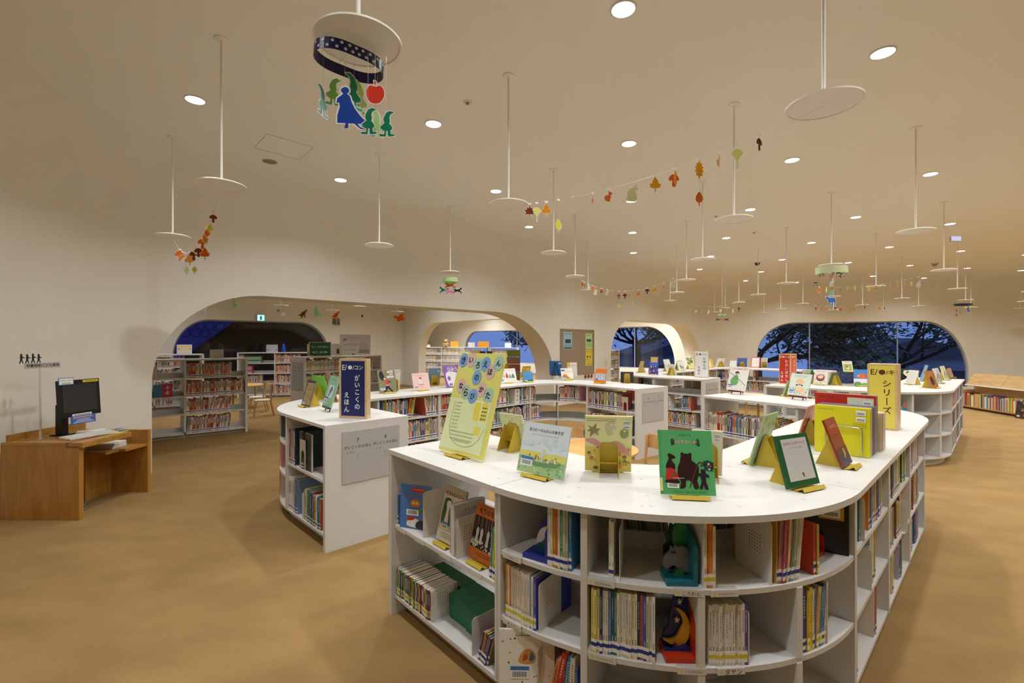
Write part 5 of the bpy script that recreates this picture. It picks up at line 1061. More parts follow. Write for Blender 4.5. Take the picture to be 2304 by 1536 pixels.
for i, u in enumerate((.1, .3, .55, .8)):
    M = on_row(RA, sA[0], oA, u, .021, Z2[1]); root = thing('shelf_label', f'clear strip label on the middle shelf of the green box bay, {ORD[i]} from left', 'label', M=M, group='clear strips of the green box bay')
    mb = MB(); mb.box((-.05, -.0016, -.023), (.05, -.0004, -.001), film_mat('#e4e2dc', .92)); mb.build('holder', root)
    mb = MB(); Ml = Matrix.Translation((0, -.0019, -.012)) @ UP; mb.flat(ell(-.036, 0, .005, .005, 12), 0, mat('#e3d44a', .5), Ml); mb.build('colour_dot', root)
# counter top screw covers
for i, (x, y) in enumerate([(1120, 1010), (1022, 1045), (1123, 1075), (1280, 1116), (1303, 1096), (1456, 1114), (1445, 1137), (1466, 1138), (1437, 1060), (1443, 1077), (1640, 1049), (1696, 1048), (1739, 1102), (1806, 1122), (1888, 1085), (1664, 1138)]):
    p = at(x, y, TOP); b0 = min(baysA, key=lambda b: (b.location.xy-p.xy).length); mb = MB(); mb.lathe([(.009, 0), (.0088, .0006), (.0, .0007)], mat('#cfcdc8', .5), 16, Matrix.Translation((p.x, p.y, .9711))); c = mb.build('screw_cover', b0); bpy.context.view_layer.update(); c.matrix_parent_inverse = b0.matrix_world.inverted()
# ---------------------------------------------------------------- grey notices on bookcase ends
def end_notice(run, q, end, bay_, w_, h_, zc, big, shift=0):
    p, h = run.at(q, 0, zc); nrm = h+pi if end == 0 else h          # outward direction along the run
    M = Matrix.Translation((p.x, p.y, zc)) @ rot_z(nrm+pi/2) @ Matrix.Translation((shift, -.0065, 0))
    root = thing('end_notice', 'grey notice with dark print', None, M=M); bpy.context.view_layer.update(); root.parent = bay_; root.matrix_parent_inverse = bay_.matrix_world.inverted()
    mb = MB(); mb.box((-w_/2, 0, -h_/2), (w_/2, .006, h_/2), mat('#b9b8b9', .5)); mb.build('panel', root)
    mb = MB(); Ma = Matrix.Translation((0, -.0003, 0)) @ UP
    for sx, num, n2 in big:
        x = sx*w_*.245
        text(mb, num, x, h_*.31, 0, mat('#2c2c2e', .5), Ma, h=h_*.08, bold=.006); text(mb, 'がいこくのえほん', x, h_*.19, 0, mat('#2c2c2e', .5), Ma, wd=w_*.45, bold=.012)
        text(mb, 'E コン', x-w_*.12, h_*.09, 0, mat('#5a5a5c', .5), Ma, wd=w_*.12); text(mb, n2, x, -h_*.03, 0, mat('#5a5a5c', .5), Ma, h=h_*.15, vert=True)
    mb.flat([(-.0008, h_*.07), (.0008, h_*.07), (.0008, h_*.2), (-.0008, h_*.2)], 0, mat('#8a8a8c', .5), Ma); mb.build('lettering', root)
end_notice(RB, 0, 0, bayB0, .5, .41, .70, [(-1, '7', 'ナーワ'), (1, '6', 'しト')], .02)
end_notice(RB, RB.len, 1, bayB6, .5, .41, .70, [(-1, '6', 'アーツ'), (1, '7', 'ナーワ')])
end_notice(RC, 0, 0, bayC0, .5, .41, .70, [(-1, '1', 'アカ'), (1, '2', 'サタ')])
end_notice(RT4, 0, 0, bayT4, .36, .55, .95, [(-1, '4', 'アカ'), (1, '5', 'サタ')])
# ---------------------------------------------------------------- the search desk on the left
OAK = wood_mat('#a8742c', '#c08d43', (9, 9, 1.1)); OAKH = wood_mat('#a8742c', '#c39149', (9, 1.1, 9))
dF = at(178, 1171, 0); dB = at(344, 1104, 0); hd = atan2((dB-dF).y, (dB-dF).x); dl = (dB-dF).length
# local x along the front from near to far, local y towards the wall
Md = Matrix.Translation((dF.x, dF.y, 0)) @ rot_z(hd)
desk = thing('search_desk', 'oak desk with a stepped lower shelf against the left wall', 'desk', M=Md)
dd = .72
mb = MB(); mb.box((0, 0, 0), (.045, dd, .67), OAK); mb.build('side_panel', desk)
mb = MB(); mb.box((dl-.045, .02, 0), (dl, dd, .67), OAK); mb.build('side_panel', desk)
mb = MB(); mb.box((-.0, .10, .672), (dl*.63, dd, .70), OAKH); mb.box((.0, -.03, .655), (dl*.63, .12, .70), OAKH); mb.build('desktop', desk)
mb = MB(); mb.box((dl*.63, .03, .50), (dl-.045, dd*.75, .525), OAKH); mb.box((dl*.45, .10, .50), (dl*.63, dd*.75, .525), OAKH); mb.build('low_shelf', desk)
mb = MB(); mb.box((.045, .42, .12), (dl*.45, .45, .66), OAK); mb.build('modesty_panel', desk)
mb = MB(); mb.box((dl*.63-.03, .42, .0), (dl-.045, .45, .5), OAK); mb.build('front_panel', desk)
mb = MB(); mb.box((.045, dd-.025, .60), (dl-.045, dd, .76), OAKH); mb.build('back_rail', desk)
def on_desk(x, y, z=.7005, turn=0): return Md @ Matrix.Translation((x, y, z)) @ rot_z(turn)
mon = thing('monitor', 'black desktop monitor with stickers on the oak desk', 'monitor', M=on_desk(.30, .27, turn=radians(-3)))
BLK = mat('#17171a', .4)
mb = MB(); mb.box((-.02, .16, 0), (.10, .30, .012), BLK); mb.build('foot', mon)
mb = MB(); mb.box((-.0, .20, .01), (.07, .26, .30), BLK); mb.box((.0, .03, .27), (.07, .22, .32), BLK); mb.build('stand_column', mon)
Ms = Matrix.Translation((.0, .0, .375)) @ Matrix.Scale(1.06, 4, (0, 0, 1)) @ Matrix.Rotation(radians(-4), 4, 'X')
mb = MB(); mb.box((-.20, 0, -.165), (.20, .03, .165), BLK, Ms); mb.build('bezel', mon)
mb = MB(); mb.box((-.168, -.0015, -.125), (.168, .001, .125), mat('#3b3a3a', .15), Ms); mb.build('screen', mon)
mb = MB(); mb.box((-.2, -.004, .125), (-.06, .0, .19), mat('#4a7ac0', .5), Ms); mb.box((-.194, -.0045, .131), (-.066, -.0039, .184), M_LABEL, Ms)
text(mb, 'さがす・よやく', -.13, .166, -.0001, M_DARK, Ms @ Matrix.Translation((0, -.0048, 0)) @ UP, wd=.105, bold=.01)
for k in range(2): mb.box((-.17, -.005, .142-k*.008), (-.09, -.0046, .145-k*.008), mat('#6a6a6a', .5), Ms)
mb.build('search_sticker', mon)
mb = MB(); mb.box((.03, -.003, .137), (.185, .0, .158), mat('#e6d62a', .5), Ms); mb.box((.045, -.0034, .145), (.17, -.0029, .150), mat('#5a5420', .5), Ms); mb.build('yellow_sticker', mon)
mb = MB(); mb.box((-.09, -.004, -.162), (.1, .0, -.142), M_LABEL, Ms); mb.box((-.075, -.0044, -.155), (.085, -.0039, -.150), M_DARK, Ms); mb.build('white_sticker', mon)
mb = MB(); mb.box((-.11, -.005, -.235), (.135, -.002, -.160), mat('#3a66b4', .5), Ms)
for k, (a, b) in enumerate([(-.09, .1), (-.09, .12), (-.05, .08), (-.07, .09), (-.09, .12)]): mb.box((a, -.0056, -.176-k*.012), (b, -.0049, -.170-k*.012), mat('#c8d4ec' if k != 1 else '#d8886a', .5), Ms)
mb.build('blue_notice', mon)
kb = thing('keyboard', 'off white keyboard lying on the oak desk', 'keyboard', M=on_desk(.30, .12, .7045, radians(-14)))
KB = mat('#d6d4d0', .5)
mb = MB(); mb.prism([(0, 0), (.15, 0), (.15, .024), (.11, .018), (0, .008)], -.21, .21, KB, Matrix(((0, 0, 1, 0), (1, 0, 0, 0), (0, 1, 0, 0), (0, 0, 0, 1)))); mb.build('case', kb)
mb = MB()
for r in range(5):
    for c in range(18):
        x = -.20+c*.0222; y = .014+r*.021; z = .009+y*.085; mb.box((x, y, z), (x+.019, y+.017, z+.005), mat('#e2e0dc', .5))
mb.build('keys', kb)
ms = thing('computer_mouse', 'silver computer mouse on the oak desk', 'computer mouse', M=on_desk(.56, .10, .7105, .4))
mb = MB(); prof = [(.0, .0), (.029, .0), (.031, .010), (.025, .026), (.012, .033), (.0001, .034)]
mb.lathe(prof[1:], mat('#b8bac0', .3, .3), 20, Matrix.Scale(1.7, 4, (0, 1, 0))); mb.build('shell', ms, True)
pad = tag(MB().box((-.09, -.09, 0), (.09, .09, .004), mat('#d9cf72', .7)).build('mouse_pad', None, M=on_desk(.50, .12, .7006, .2)), 'pale yellow mouse pad under the silver mouse', 'mouse pad')
st = thing('paper_stack', 'stack of white papers on the low desk shelf', 'papers', M=on_desk(dl*.72, .3, .5258, .1))
for k in range(3): mb = MB(); mb.box((-.10, -.13, k*.018), (.10, .13, k*.018+.017), mat(('#e6e4e0', '#dcdad6', '#ecebe8')[k], .7), rot_z(.06*k)); mb.build('paper_pile', st)
tag(MB().box((-.08, -.11, 0), (.08, .11, .004), mat('#ecebe6', .7)).build('booklet', None, M=on_desk(.58, .42, .7006, .7)), 'white leaflet lying at the far end of the oak desk', 'leaflet')
sg = thing('desk_sign', 'clear desk sign on a white pole with four black figures', 'sign', M=on_desk(.17, .53, .7004, radians(-2)))
WP = mat('#e9e7e2', .4)
mb = MB(); mb.lathe([(.02, 0), (.02, .004), (.009, .008), (.009, .665)], WP, 12); mb.build('pole', sg, True)
mb = MB(); mb.box((-.14, -.002, .665), (.18, .002, .715), film_mat('#cfcac2', .75)); mb.build('plate', sg)
mb = MB(); text(mb, '図書検索(こども専用)', .03, .690, .0, M_DARK, Matrix.Translation((0, -.0028, 0)) @ UP, wd=.30, bold=.012); mb.build('lettering', sg)
for i in range(4):
    x = -.165+.05*i; s_ = 1 if i % 2 == 0 else .95
    pts = [(0, .088), (.008, .083), (.010, .074), (.006, .068), (.018, .058), (.030, .050), (.026, .046), (.012, .050), (.009, .032), (.018, .004), (.012, 0), (.002, .024), (-.010, .0), (-.017, .002), (-.008, .032), (-.010, .055), (-.006, .067), (-.009, .074), (-.007, .084)]
    mb = MB(); mb.prism([(x+a*s_, .716+b*s_) for a, b in smooth_closed(pts, 3)], -.0015, .0015, M_DARK, UP); mb.build('figure_silhouette', sg)
cab = MB(); cab.tube(smooth_open([tuple(Md @ Vector(p)) for p in [(.12, .36, .01), (.25, .2, .012), (.33, .26, .01), (.42, .34, .012), (.5, .36, .05)]], 6), .006, mat('#9aa0a4', .4, .4), 8)
tag(cab.build('power_cord', None, True), 'grey cord lying on the carpet beneath the oak desk', 'cord')

# ---------------------------------------------------------------- children's tables and chairs
BIRCH = wood_mat('#c79a5e', '#dcb57c', (6, 6, 1.4)); SEATW = mat('#ecebe6', .4)
def table(label, x, y, r=.5, z=.55, top=None):
    t = thing('round_table', label, 'table', (x, y, 0))
    mb = MB(); mb.lathe([(r-.01, z-.028), (r, z-.02), (r, z-.004), (r-.006, z)], top or wood_mat('#cf9d55', '#e0b570', (1.4, 5, 5)), 48); mb.build('tabletop', t, True)
    for k in range(4):
        a = pi/4+k*pi/2; mb = MB(); mb.tube([(r*.7*cos(a), r*.7*sin(a), z-.028), (r*.74*cos(a), r*.74*sin(a), 0)], .022, BIRCH, 10); mb.build('leg', t, True)
def chair(label, x, y, rz, sz=.34, bh=.30, kind='bent'):
    c = thing('child_chair', label, 'chair', (x, y, 0), rz)
    mb = MB(); mb.lathe([(.165, sz-.022), (.172, sz-.014), (.172, sz-.004), (.165, sz)], SEATW if kind == 'bent' else BIRCH, 32); mb.build('seat', c, True)
    for k, (sx, sy) in enumerate(((-1, -1), (1, -1))):
        mb = MB(); mb.tube(smooth_open([(sx*.11, sy*.09, sz-.024), (sx*.145, sy*.125, sz-.035), (sx*.16, sy*.15, sz*.7), (sx*.17, sy*.175, 0)], 4), .015, BIRCH, 8); mb.build('leg', c, True)
    for sx in (-1, 1):
        mb = MB(); mb.tube(smooth_open([(sx*.165, .22, 0), (sx*.155, .165, sz*.7), (sx*.15, .15, sz), (sx*.148, .17, sz+bh)], 4), .015, BIRCH, 8); mb.build('leg', c, True)
    mb = MB(); n = 10; v = []; f = []
    for i in range(n+1):
        a = -1+2*i/n; xx = a*.158; yy = .176+.045*(1-a*a)
        v += [(xx, yy, sz+bh*.55), (xx, yy+.012, sz+bh*.55), (xx, yy+.018, sz+bh+.01), (xx, yy+.006, sz+bh+.01)]
    for i in range(n):
        for k in range(4): f.append((i*4+k, i*4+(k+1) % 4, (i+1)*4+(k+1) % 4, (i+1)*4+k))
    f += [(3, 2, 1, 0), tuple(n*4+k for k in range(4))]
    mb.add(v, f, BIRCH); mb.build('backrest', c, True)
table('round birch table enclosed by the near counters', .78, 4.75, .48)
chair('small birch chair behind the leafy creature book', 1.30, 4.78, radians(-75), .34, .30, 'wood')
chair('small birch chair at the far side of the enclosed round table', .72, 5.55, radians(5), .34, .22, 'wood')
table('round birch table beyond the packed tall bookcase', -6.75, 11.6, .55, .58)
chair('white seated birch chair in the aisle beyond the arch', -5.50, 10.40, radians(-60), .36, .32)
chair('white seated birch chair behind the one in the aisle', -5.95, 11.0, radians(-70), .36, .32)
table('round birch table inside the rear horseshoe', 4.9, 9.6, .5)

# ---------------------------------------------------------------- wooden rack on the right
rk = at(2162, 917, 0); rk2 = at(2330, 945, 0); v = rk2-rk; L = v.length
Mr = facing((rk+rk2)/2, (v.y, -v.x))
if (Mr @ Vector((0, -1, 0))-Mr.translation).dot(Vector((0, 0, 0))-Mr.translation) < 0: Mr = Mr @ rot_z(pi)
rack = thing('book_rack', 'low wooden rack with sloped boards at the right edge of the room', 'book rack', M=Mr)
RW = wood_mat('#b08a52', '#c8a46a', (1.2, 9, 9))
mb = MB(); mb.box((-L/2, 0, .05), (L/2, .32, .075), RW); mb.build('base_shelf', rack)
mb = MB(); mb.box((-L/2, .29, .075), (L/2, .315, .62), RW); mb.build('back_panel', rack)
mb = MB(); mb.box((-L/2, .03, 0), (L/2, .28, .05), mat('#4a3418', .7)); mb.build('plinth', rack)
for sx in (-L/2, L/2-.025): mb = MB(); mb.box((sx, .0, .05), (sx+.025, .32, .45), RW); mb.build('side_panel', rack)
for k in range(2):
    a = -L/2+k*L/2; mb = MB(); S = Matrix.Translation((0, .10, .57)) @ Matrix.Rotation(-radians(34), 4, 'X')
    mb.box((a+.004, 0, 0), (a+L/2-.004, .018, .36), RW, S); b_ = mb.build('sloped_board', rack)
    mb = MB(); mb.box((a+.004, -.03, -.012), (a+L/2-.004, .002, .008), mat('#d8d4cc', .4), S); mb.build('ledge', b_)
u_ = -L/2+.04; kk = 0
while u_ < L/2-.2:
    t = rnd.uniform(.012, .034); h_ = rnd.uniform(.24, .33); c = rnd.choice(PAL); ln = 0
    e = make_book('picture_book', f'{cname(c)}-spined large book in the wooden rack, {ORD[kk]} from left', Mr @ Matrix.Translation((u_+t/2, .03, .0758+t/2*abs(sin(radians(ln))))) @ Matrix.Rotation(radians(ln), 4, 'Y') @ Matrix.Rotation(pi/2, 4, 'Z') @ Matrix.Translation((.1, -t/2, 0)), .2, h_, t, c, [], group='large books in the wooden rack')
    u_ += t/cos(radians(ln))+(.03 if ln else .002); kk += 1
bag = thing('display_stand', 'dark brown picture display leaning at the end of the wooden rack', 'display', M=Mr @ Matrix.Translation((L/2-.17, -.12, .0)))
mb = MB(); S = Matrix.Rotation(-radians(10), 4, 'X'); mb.box((-.16, 0, .0), (.16, .02, .36), mat('#4a3424', .5), S); mb.build('panel', bag)
mb = MB(); draw(mb, [('scatter', 30, .05, .2, .95, .95, .16, ['#6a4a2c', '#33261e', '#8a6a44', '#2a2a26']), ('e', .25, .14, .12, .05, '#dcdad4')], .32, .36, S @ Matrix.Translation((-.16, -.001, .0)) @ UP); mb.build('picture', bag)

# ---------------------------------------------------------------- on the walls
def on_wall(o, d, s_, z, off=.004):               # frame on a straight wall, -y into the room
    d = Vector(d).normalized(); n = Vector((d.y, -d.x)); p = Vector(o)+d*s_+n*off
    return Matrix(((d.x, -n.x, 0, p.x), (d.y, -n.y, 0, p.y), (0, 0, 1, z), (0, 0, 0, 1)))
def s_at(o, d, u):                                # distance along a wall line seen at picture column u
    r = (u-CX)/F; d = Vector(d).normalized(); return (r*o[1]-o[0])/(d.x-r*d.y)
sa, sb = s_at(W1O, W1D, 1262), s_at(W1O, W1D, 1334); Mb_ = on_wall(W1O, W1D, (sa+sb)/2, 0, .001); bw = sb-sa
bz1 = EYE+(HZ-743)*(Mb_.translation.y)/F; bz0 = .75
bb = thing('notice_board', 'beige pinboard with wooden frame on the wall between the arches', 'notice board', M=Mb_)
mb = MB(); mb.box((-bw/2, -.012, bz0), (bw/2, -.001, bz1), mat('#a8957c', .9)); mb.build('board', bb)
FRM = wood_mat('#a58a64', '#b89a72', (4, 4, 4)); mb = MB()
for lo, hi in (((-bw/2-.03, -.025, bz0), (-bw/2, 0, bz1+.03)), ((bw/2, -.025, bz0), (bw/2+.03, 0, bz1+.03)), ((-bw/2, -.025, bz1), (bw/2, 0, bz1+.03))): mb.box(lo, hi, FRM)
mb.build('frame', bb)
def sheet(nm, lab, x, z, w_, h_, col, art, M0, off=-.0135):
    e = thing(nm, lab, 'poster', M=M0 @ Matrix.Translation((x, off, z)))
    mb = MB(); mb.box((0, -.0008, 0), (w_, 0, h_), mat(col, .6)); mb.build('sheet', e)
    mb = MB(); draw(mb, art, w_, h_, Matrix.Translation((0, -.0008, 0)) @ UP); mb.build('print', e)
k_ = bw/72
zz = lambda y: EYE+(HZ-y)*Mb_.translation.y/F
sheet('poster', 'pale blue poster with a dark photograph on the pinboard', -bw/2+.06*bw, zz(785), .26*bw, zz(747)-zz(785), '#a8cfe4', [('t', 'おはなし会'[:0] or '・', .5, .9, .05, '#2a3a4a') if False else ('lines', .1, .92, .8, 3, '#2f4a5c'), ('r', .2, .35, .62, .22, '#3f4c50'), ('lines', .1, .28, .8, 5, '#4a6478'), ('r', .05, .03, .9, .08, '#4a6478')], Mb_)
sheet('poster', 'pale green poster at the top right of the pinboard', bw/2-.26*bw, zz(785), .22*bw, zz(749)-zz(785), '#c4e89a', [('lines', .1, .92, .8, 3, '#3f6a2c'), ('r', .15, .45, .7, .18, '#4a5c48'), ('lines', .1, .36, .8, 7, '#4f7a3c')], Mb_)
sheet('poster', 'yellow poster below the pale green one on the pinboard', bw/2-.26*bw, zz(824), .22*bw, zz(786)-zz(824), '#e6d84a', [('lines', .1, .9, .8, 3, '#6a5a1c'), ('e', .28, .55, .13, .06, '#6a4a1c'), ('e', .68, .55, .1, .06, '#6a4a1c'), ('scatter', 8, .1, .08, .9, .42, .07, ['#8a5a2c', '#c84a2c', '#5a7a2c'])], Mb_)
for i in range(3): tag(MB().lathe([(.045, 0), (.05, .008), (.03, .016)], mat('#8a3f3a', .5), 16).build('round_magnet', None, True, M=Mb_ @ Matrix.Translation((bw/2-.26*bw+i*.1*bw, -.0125, zz(848))) @ Matrix.Rotation(pi/2, 4, 'X')), f'small dark red round badge low on the pinboard, {ORD[i]} from left', 'badge', 'dark red badges on the pinboard')
sw = s_at(W1O, W1D, 1363); tag(MB().box((-.06, -.012, -.09), (.06, 0, .09), mat('#e4e0d6', .5)).build('wall_switch', None, M=on_wall(W1O, W1D, sw, 1.02, .001)), 'small white switch plate on the wall right of the pinboard', 'switch')
# floor guide on the far wall of the second room
ga, gb = s_at(R2O, R2D, 765), s_at(R2O, R2D, 833); Mg = on_wall(R2O, R2D, ga, 0, .003); gz = lambda y: EYE+(HZ-y)*Mg.translation.y/F
fg = thing('floor_guide', 'pale floor guide board headed 2F on the far wall', 'wall board', M=Mg)
gw, gh = gb-ga, gz(752)-gz(806)
mb = MB(); mb.box((0, -.012, gz(806)), (gw, 0, gz(752)), mat('#b9b2ad', .6)); mb.build('board', fg)
mb = MB(); Ma = Matrix.Translation((0, -.013, gz(806))) @ UP
draw(mb, [('t', '2F', .15, .78, .11, '#2a2a2a', .02), ('lines', .25, .86, .35, 1, '#3a3a3a'), ('lines', .25, .77, .25, 1, '#3a3a3a'), ('lines', .1, .6, .45, 3, '#6a6664'), ('lines', .1, .38, .4, 3, '#6a6664'), ('lines', .62, .62, .28, 8, '#6a6664'), ('r', .37, .06, .1, .14, '#6a6664'), ('r', .6, .2, .36, .16, '#8a8481'), ('lines', .1, .18, .22, 4, '#8a8684'), ('e', .44, .58, .08, .07, '#a8a29e')], gw, gh, Ma); mb.build('print', fg)
tl = on_wall(R2O, R2D, s_at(R2O, R2D, 757), gz(724), .003); ws = thing('pictogram_sign', 'small dark pictogram sign projecting from the far wall', 'sign', M=tl)
mb = MB(); mb.box((-.12, -.02, -.12), (.12, 0, .12), mat('#9a948e', .5)); mb.build('plate', ws)
mb = MB(); draw(mb, [('r', .2, .15, .12, .5, '#2a2a2a'), ('e', .26, .76, .08, .08, '#2a2a2a'), ('r', .5, .15, .03, .7, '#2a2a2a'), ('p', [(.62, .15), (.9, .15), (.76, .65)], '#2a2a2a'), ('e', .76, .76, .08, .08, '#2a2a2a')], .24, .24, Matrix.Translation((-.12, -.021, -.12)) @ UP); mb.build('pictogram', ws)
# lit exit sign above the dark window
ex = on_wall(R2O, R2D, s_at(R2O, R2D, 586), EYE+(HZ-714)*14.7/F, .002); es = thing('exit_sign', 'small lit pale blue exit sign above the dark arched window', 'sign', M=ex)
mb = MB(); mb.box((-.11, -.05, -.1), (.11, 0, .1), mat('#d8dcdc', .5)); mb.build('housing', es)
mb = MB(); mb.box((-.1, -.052, -.09), (.1, -.0505, .09), mat('#8fe0f0', .5, 0, 1.6)); mb.build('lit_face', es)
mb = MB(); draw(mb, [('r', .35, .12, .3, .7, '#e8fbff'), ('b', [(.45, .2), (.5, .4), (.42, .55), (.55, .6), (.6, .4), (.62, .2)], '#2f9fb8'), ('e', .54, .7, .06, .06, '#2f9fb8')], .2, .18, Matrix.Translation((-.1, -.0525, -.09)) @ UP); mb.build('pictogram', es)
# ---------------------------------------------------------------- small signs and things on the tall bookcases
def top_card(nm, lab, l, r, yt, z, col, art, dep=.012, edge=None, cat='sign', lean=0):
    a, b = at(*l, z), at(*r, z); v = b-a; P = (a+b)/2; w_ = v.length; n = Vector((v.y, -v.x, 0)); Mf = facing(P, n); h_ = max(.05, EYE+(HZ-yt)*P.y/F-z)
    e = thing(nm, lab, cat, M=Mf); mb = MB(); mb.box((-w_/2, 0, .0006), (w_/2, dep, h_), edge or mat(col, .5)); mb.build('card', e)
    if art: mb = MB(); draw(mb, art, w_, h_, Matrix.Translation((-w_/2, 0, 0)) @ UP); mb.build('print', e)
    return w_, h_
def atz(u, D): return (u, HZ-F*(1.331-EYE)/D)
top_card('shelf_sign', 'green sign with pale lettering in a wooden frame on a tall bookcase', atz(695, 9.75), atz(745, 9.95), 769, 1.331, '#2a7a5a', [('r', .04, .05, .92, .9, '#1f6e52'), ('t', 'ちしきのほん', .5, .66, .78, '#dfe8dc', .01), ('t', '48.7~89/●/', .5, .28, .72, '#dfe8dc', .01)], .03, M_PINE)
top_card('booklet', 'cream booklet with a dark square beside the green sign', atz(752, 10.4), atz(770, 10.5), 773, 1.331, '#e4e0d0', [('r', .3, .15, .34, .4, '#4a4844')], cat='booklet')
top_card('booklet', 'pale blue booklet between the green sign and the cream one', atz(744, 10.5), atz(753, 10.6), 773, 1.331, '#c4ccd0', [('lines', .2, .8, .6, 4, '#7a8488')], cat='booklet')
top_card('booklet', 'white book leaning left of the green sign', atz(691, 10.1), atz(697, 10.1), 774, 1.331, '#e4ddd4', [('r', .2, 0, .6, .3, '#b86a5a')], cat='booklet')
top_card('shelf_sign', 'cream card sign on the packed tall bookcase', atz(472, 8.35), atz(503, 8.45), 786, 1.331, '#d4cfbe', [('lines', .1, .8, .8, 2, '#4a463c'), ('lines', .2, .5, .6, 2, '#8a8474')])
top_card('shelf_sign', 'white speech bubble sign with yellow writing on the far left bookcase', atz(398, 11.0), atz(432, 11.3), 775, 1.331, '#e6e6ea', [('r', .05, .45, .9, .5, '#eee4b0'), ('lines', .1, .8, .8, 1, '#c8862c'), ('e', .12, .55, .06, .08, '#d8a02c'), ('e', .88, .55, .06, .08, '#d8a02c')])
top_card('shelf_sign', 'small white sign on a foot in front of the dark window', atz(599, 14.05), atz(625, 14.15), 775, 1.331, '#b8b4c8', [('lines', .2, .65, .6, 1, '#4a4a5c'), ('e', .14, .3, .05, .1, '#6a5a7c'), ('e', .86, .3, .05, .1, '#6a5a7c')])
lan = at(*atz(638, 14.3), 1.331); tag(MB().lathe([(.03, .0006), (.05, .02), (.045, .1), (.05, .16), (.03, .22), (.012, .26)], mat('#2a4ac8', .2), 16).build('blue_bottle', None, True, loc=lan), 'small blue glass bottle on the bookcase before the dark window', 'bottle')
def atw(u, D): return (u, HZ-F*(1.421-EYE)/D)
for nm, lab, u0, u1, yt, D, col, art in [('shelf_sign', 'orange box sign above the distant bookcase, left one', 1014, 1031, 768, 22.0, '#eda33a', [('lines', .3, .75, .6, 3, '#8a4a1c')]), ('shelf_sign', 'orange sign above the distant bookcase, right one', 1075, 1100, 768, 21.0, '#eda03a', [('lines', .1, .75, .8, 2, '#b0602c'), ('lines', .1, .3, .8, 1, '#b0602c')]), ('shelf_sign', 'white box sign above the distant bookcase', 1053, 1068, 770, 21.6, '#e4e2e0', [('lines', .3, .8, .6, 2, '#8a8a8c')]), ('shelf_sign', 'white box sign beside the jamb of the large arch', 1136, 1150, 771, 20.3, '#e6e4e2', []), ('shelf_sign', 'low white sign at the left of the distant bookcase', 958, 968, 775, 22.2, '#e2e0da', [])]:
    top_card(nm, lab, atw(u0, D), atw(u1, D), yt, 1.421, col, art, .1 if 'box' in lab else .012)
tb = at(*atw(1003, 22.1), 1.421); plush = thing('plush_toy', 'small tan plush animal sitting on the distant bookcase', 'plush toy', tb); PL = mat('#b0905a', .9)
for nm, c, r in (('body', (0, 0, .11), .11), ('head', (0, -.02, .27), .085), ('ear', (-.06, -.01, .345), .032), ('ear', (.06, -.01, .345), .032), ('arm', (-.11, -.05, .13), .045), ('arm', (.11, -.05, .13), .045), ('foot', (-.07, -.11, .045), .045), ('foot', (.07, -.11, .045), .045)):
    mb = MB(); mb.lathe([(max(.001, r*sin(pi*i/10)), c[2]-r*cos(pi*i/10)) for i in range(0, 11)], PL, 14, Matrix.Translation((c[0], c[1], .0005))); mb.build(nm, plush, True)
pst = thing('magazine_rack', 'grey rack with dark posters in front of the distant bookcase', 'magazine rack', (-.95, 19.75, 0))
mb = MB(); mb.box((-.75, -.2, .3), (-.3, .0, 1.35), mat('#c8c6c0', .5)); mb.build('panel', pst)
mb = MB(); mb.box((-.1, -.2, 0), (-.04, -.14, 1.42), M_STEEL); mb.build('post', pst)
for k, (x, z) in enumerate(((-.28, .85), (.0, .85), (-.28, .4))): mb = MB(); mb.box((x-.1, -.24, z), (x+.13, -.21, z+.42), mat(('#3a3c44', '#32343c', '#5a6a8c')[k], .5)); mb.build('poster_sheet', pst)
wr = thing('book_trolley', 'tall trolley with olive and orange boxes behind the arch jamb', 'trolley', (.05, 15.6, 0))
for k, c in enumerate(('#c8702c', '#8a8a44', '#a0604c', '#9a7a6a', '#8a9a4a')): mb = MB(); mb.box((-.22, -.15, .2+k*.24), (.22, .15, .42+k*.24), mat(c, .6)); mb.build('box_tier', wr)
mb = MB(); mb.box((-.24, -.16, .02), (.24, .16, .19), mat('#8a7a5c', .5)); mb.build('base', wr)
# ---------------------------------------------------------------- pendants, ceiling fittings, paper hangings
named = {(0, 0): 'white disc pendant nearest the left wall at full rod length', (1, -1): 'largest white disc pendant carrying the blue spotted mobile', (2, -1): 'large white disc pendant at the upper right'}
pl = sorted(PENDS.items(), key=lambda kv: kv[1].y)
for i, ((a, b), p) in enumerate(pl):
    u, v_ = pix((p.x, p.y, DISC_Z))
    lab = named.get((a, b)) or f'white disc pendant on a thin rod, {ORD[i]} nearest from the camera'
    pendant(p.x, p.y, lab)
for i, (x, y) in enumerate([(-5.6, 12.2), (-4.6, 13.6), (-6.6, 9.6), (-3.3, 14.9), (-2.7, 12.8), (-8.6, 11.4), (-1.2, 13.2)]):
    downlight(x, y, 'unseen round white downlight added to light the room beyond the large arch', LAMP_W*1.5, 'added downlights of the second room')  # lamps on a hidden ceiling, added to light the second room
for i, (x, y) in enumerate([(-2.6, 21.5), (-.4, 19.5), (-3.4, 24.3), (1.6, 18.2), (4.4, 17.2), (-.6, 23.4), (3.5, 18.8), (5.4, 18.2), (1.6, 20.6), (-3.2, 20.2), (-4.6, 27.0), (-2.2, 26.4), (-5.2, 24.4)]):
    downlight(x, y, 'unseen round white downlight added to light the room behind the inner arch', LAMP_W*3.2, 'added downlights of the third room')  # unseen strong lamps, added to brighten the third room's shelves and walls
for i, (u, D) in enumerate([(633, 11.0), (749, 11.5), (809, 13.2), (895, 12.0)]):
    y = (687, 698, 689, 701)[i]; p = atd(u, y, D); pendant(p.x, p.y, f'white disc pendant beyond the large arch, {ORD[i]} from left', CEIL, p.z, .16)
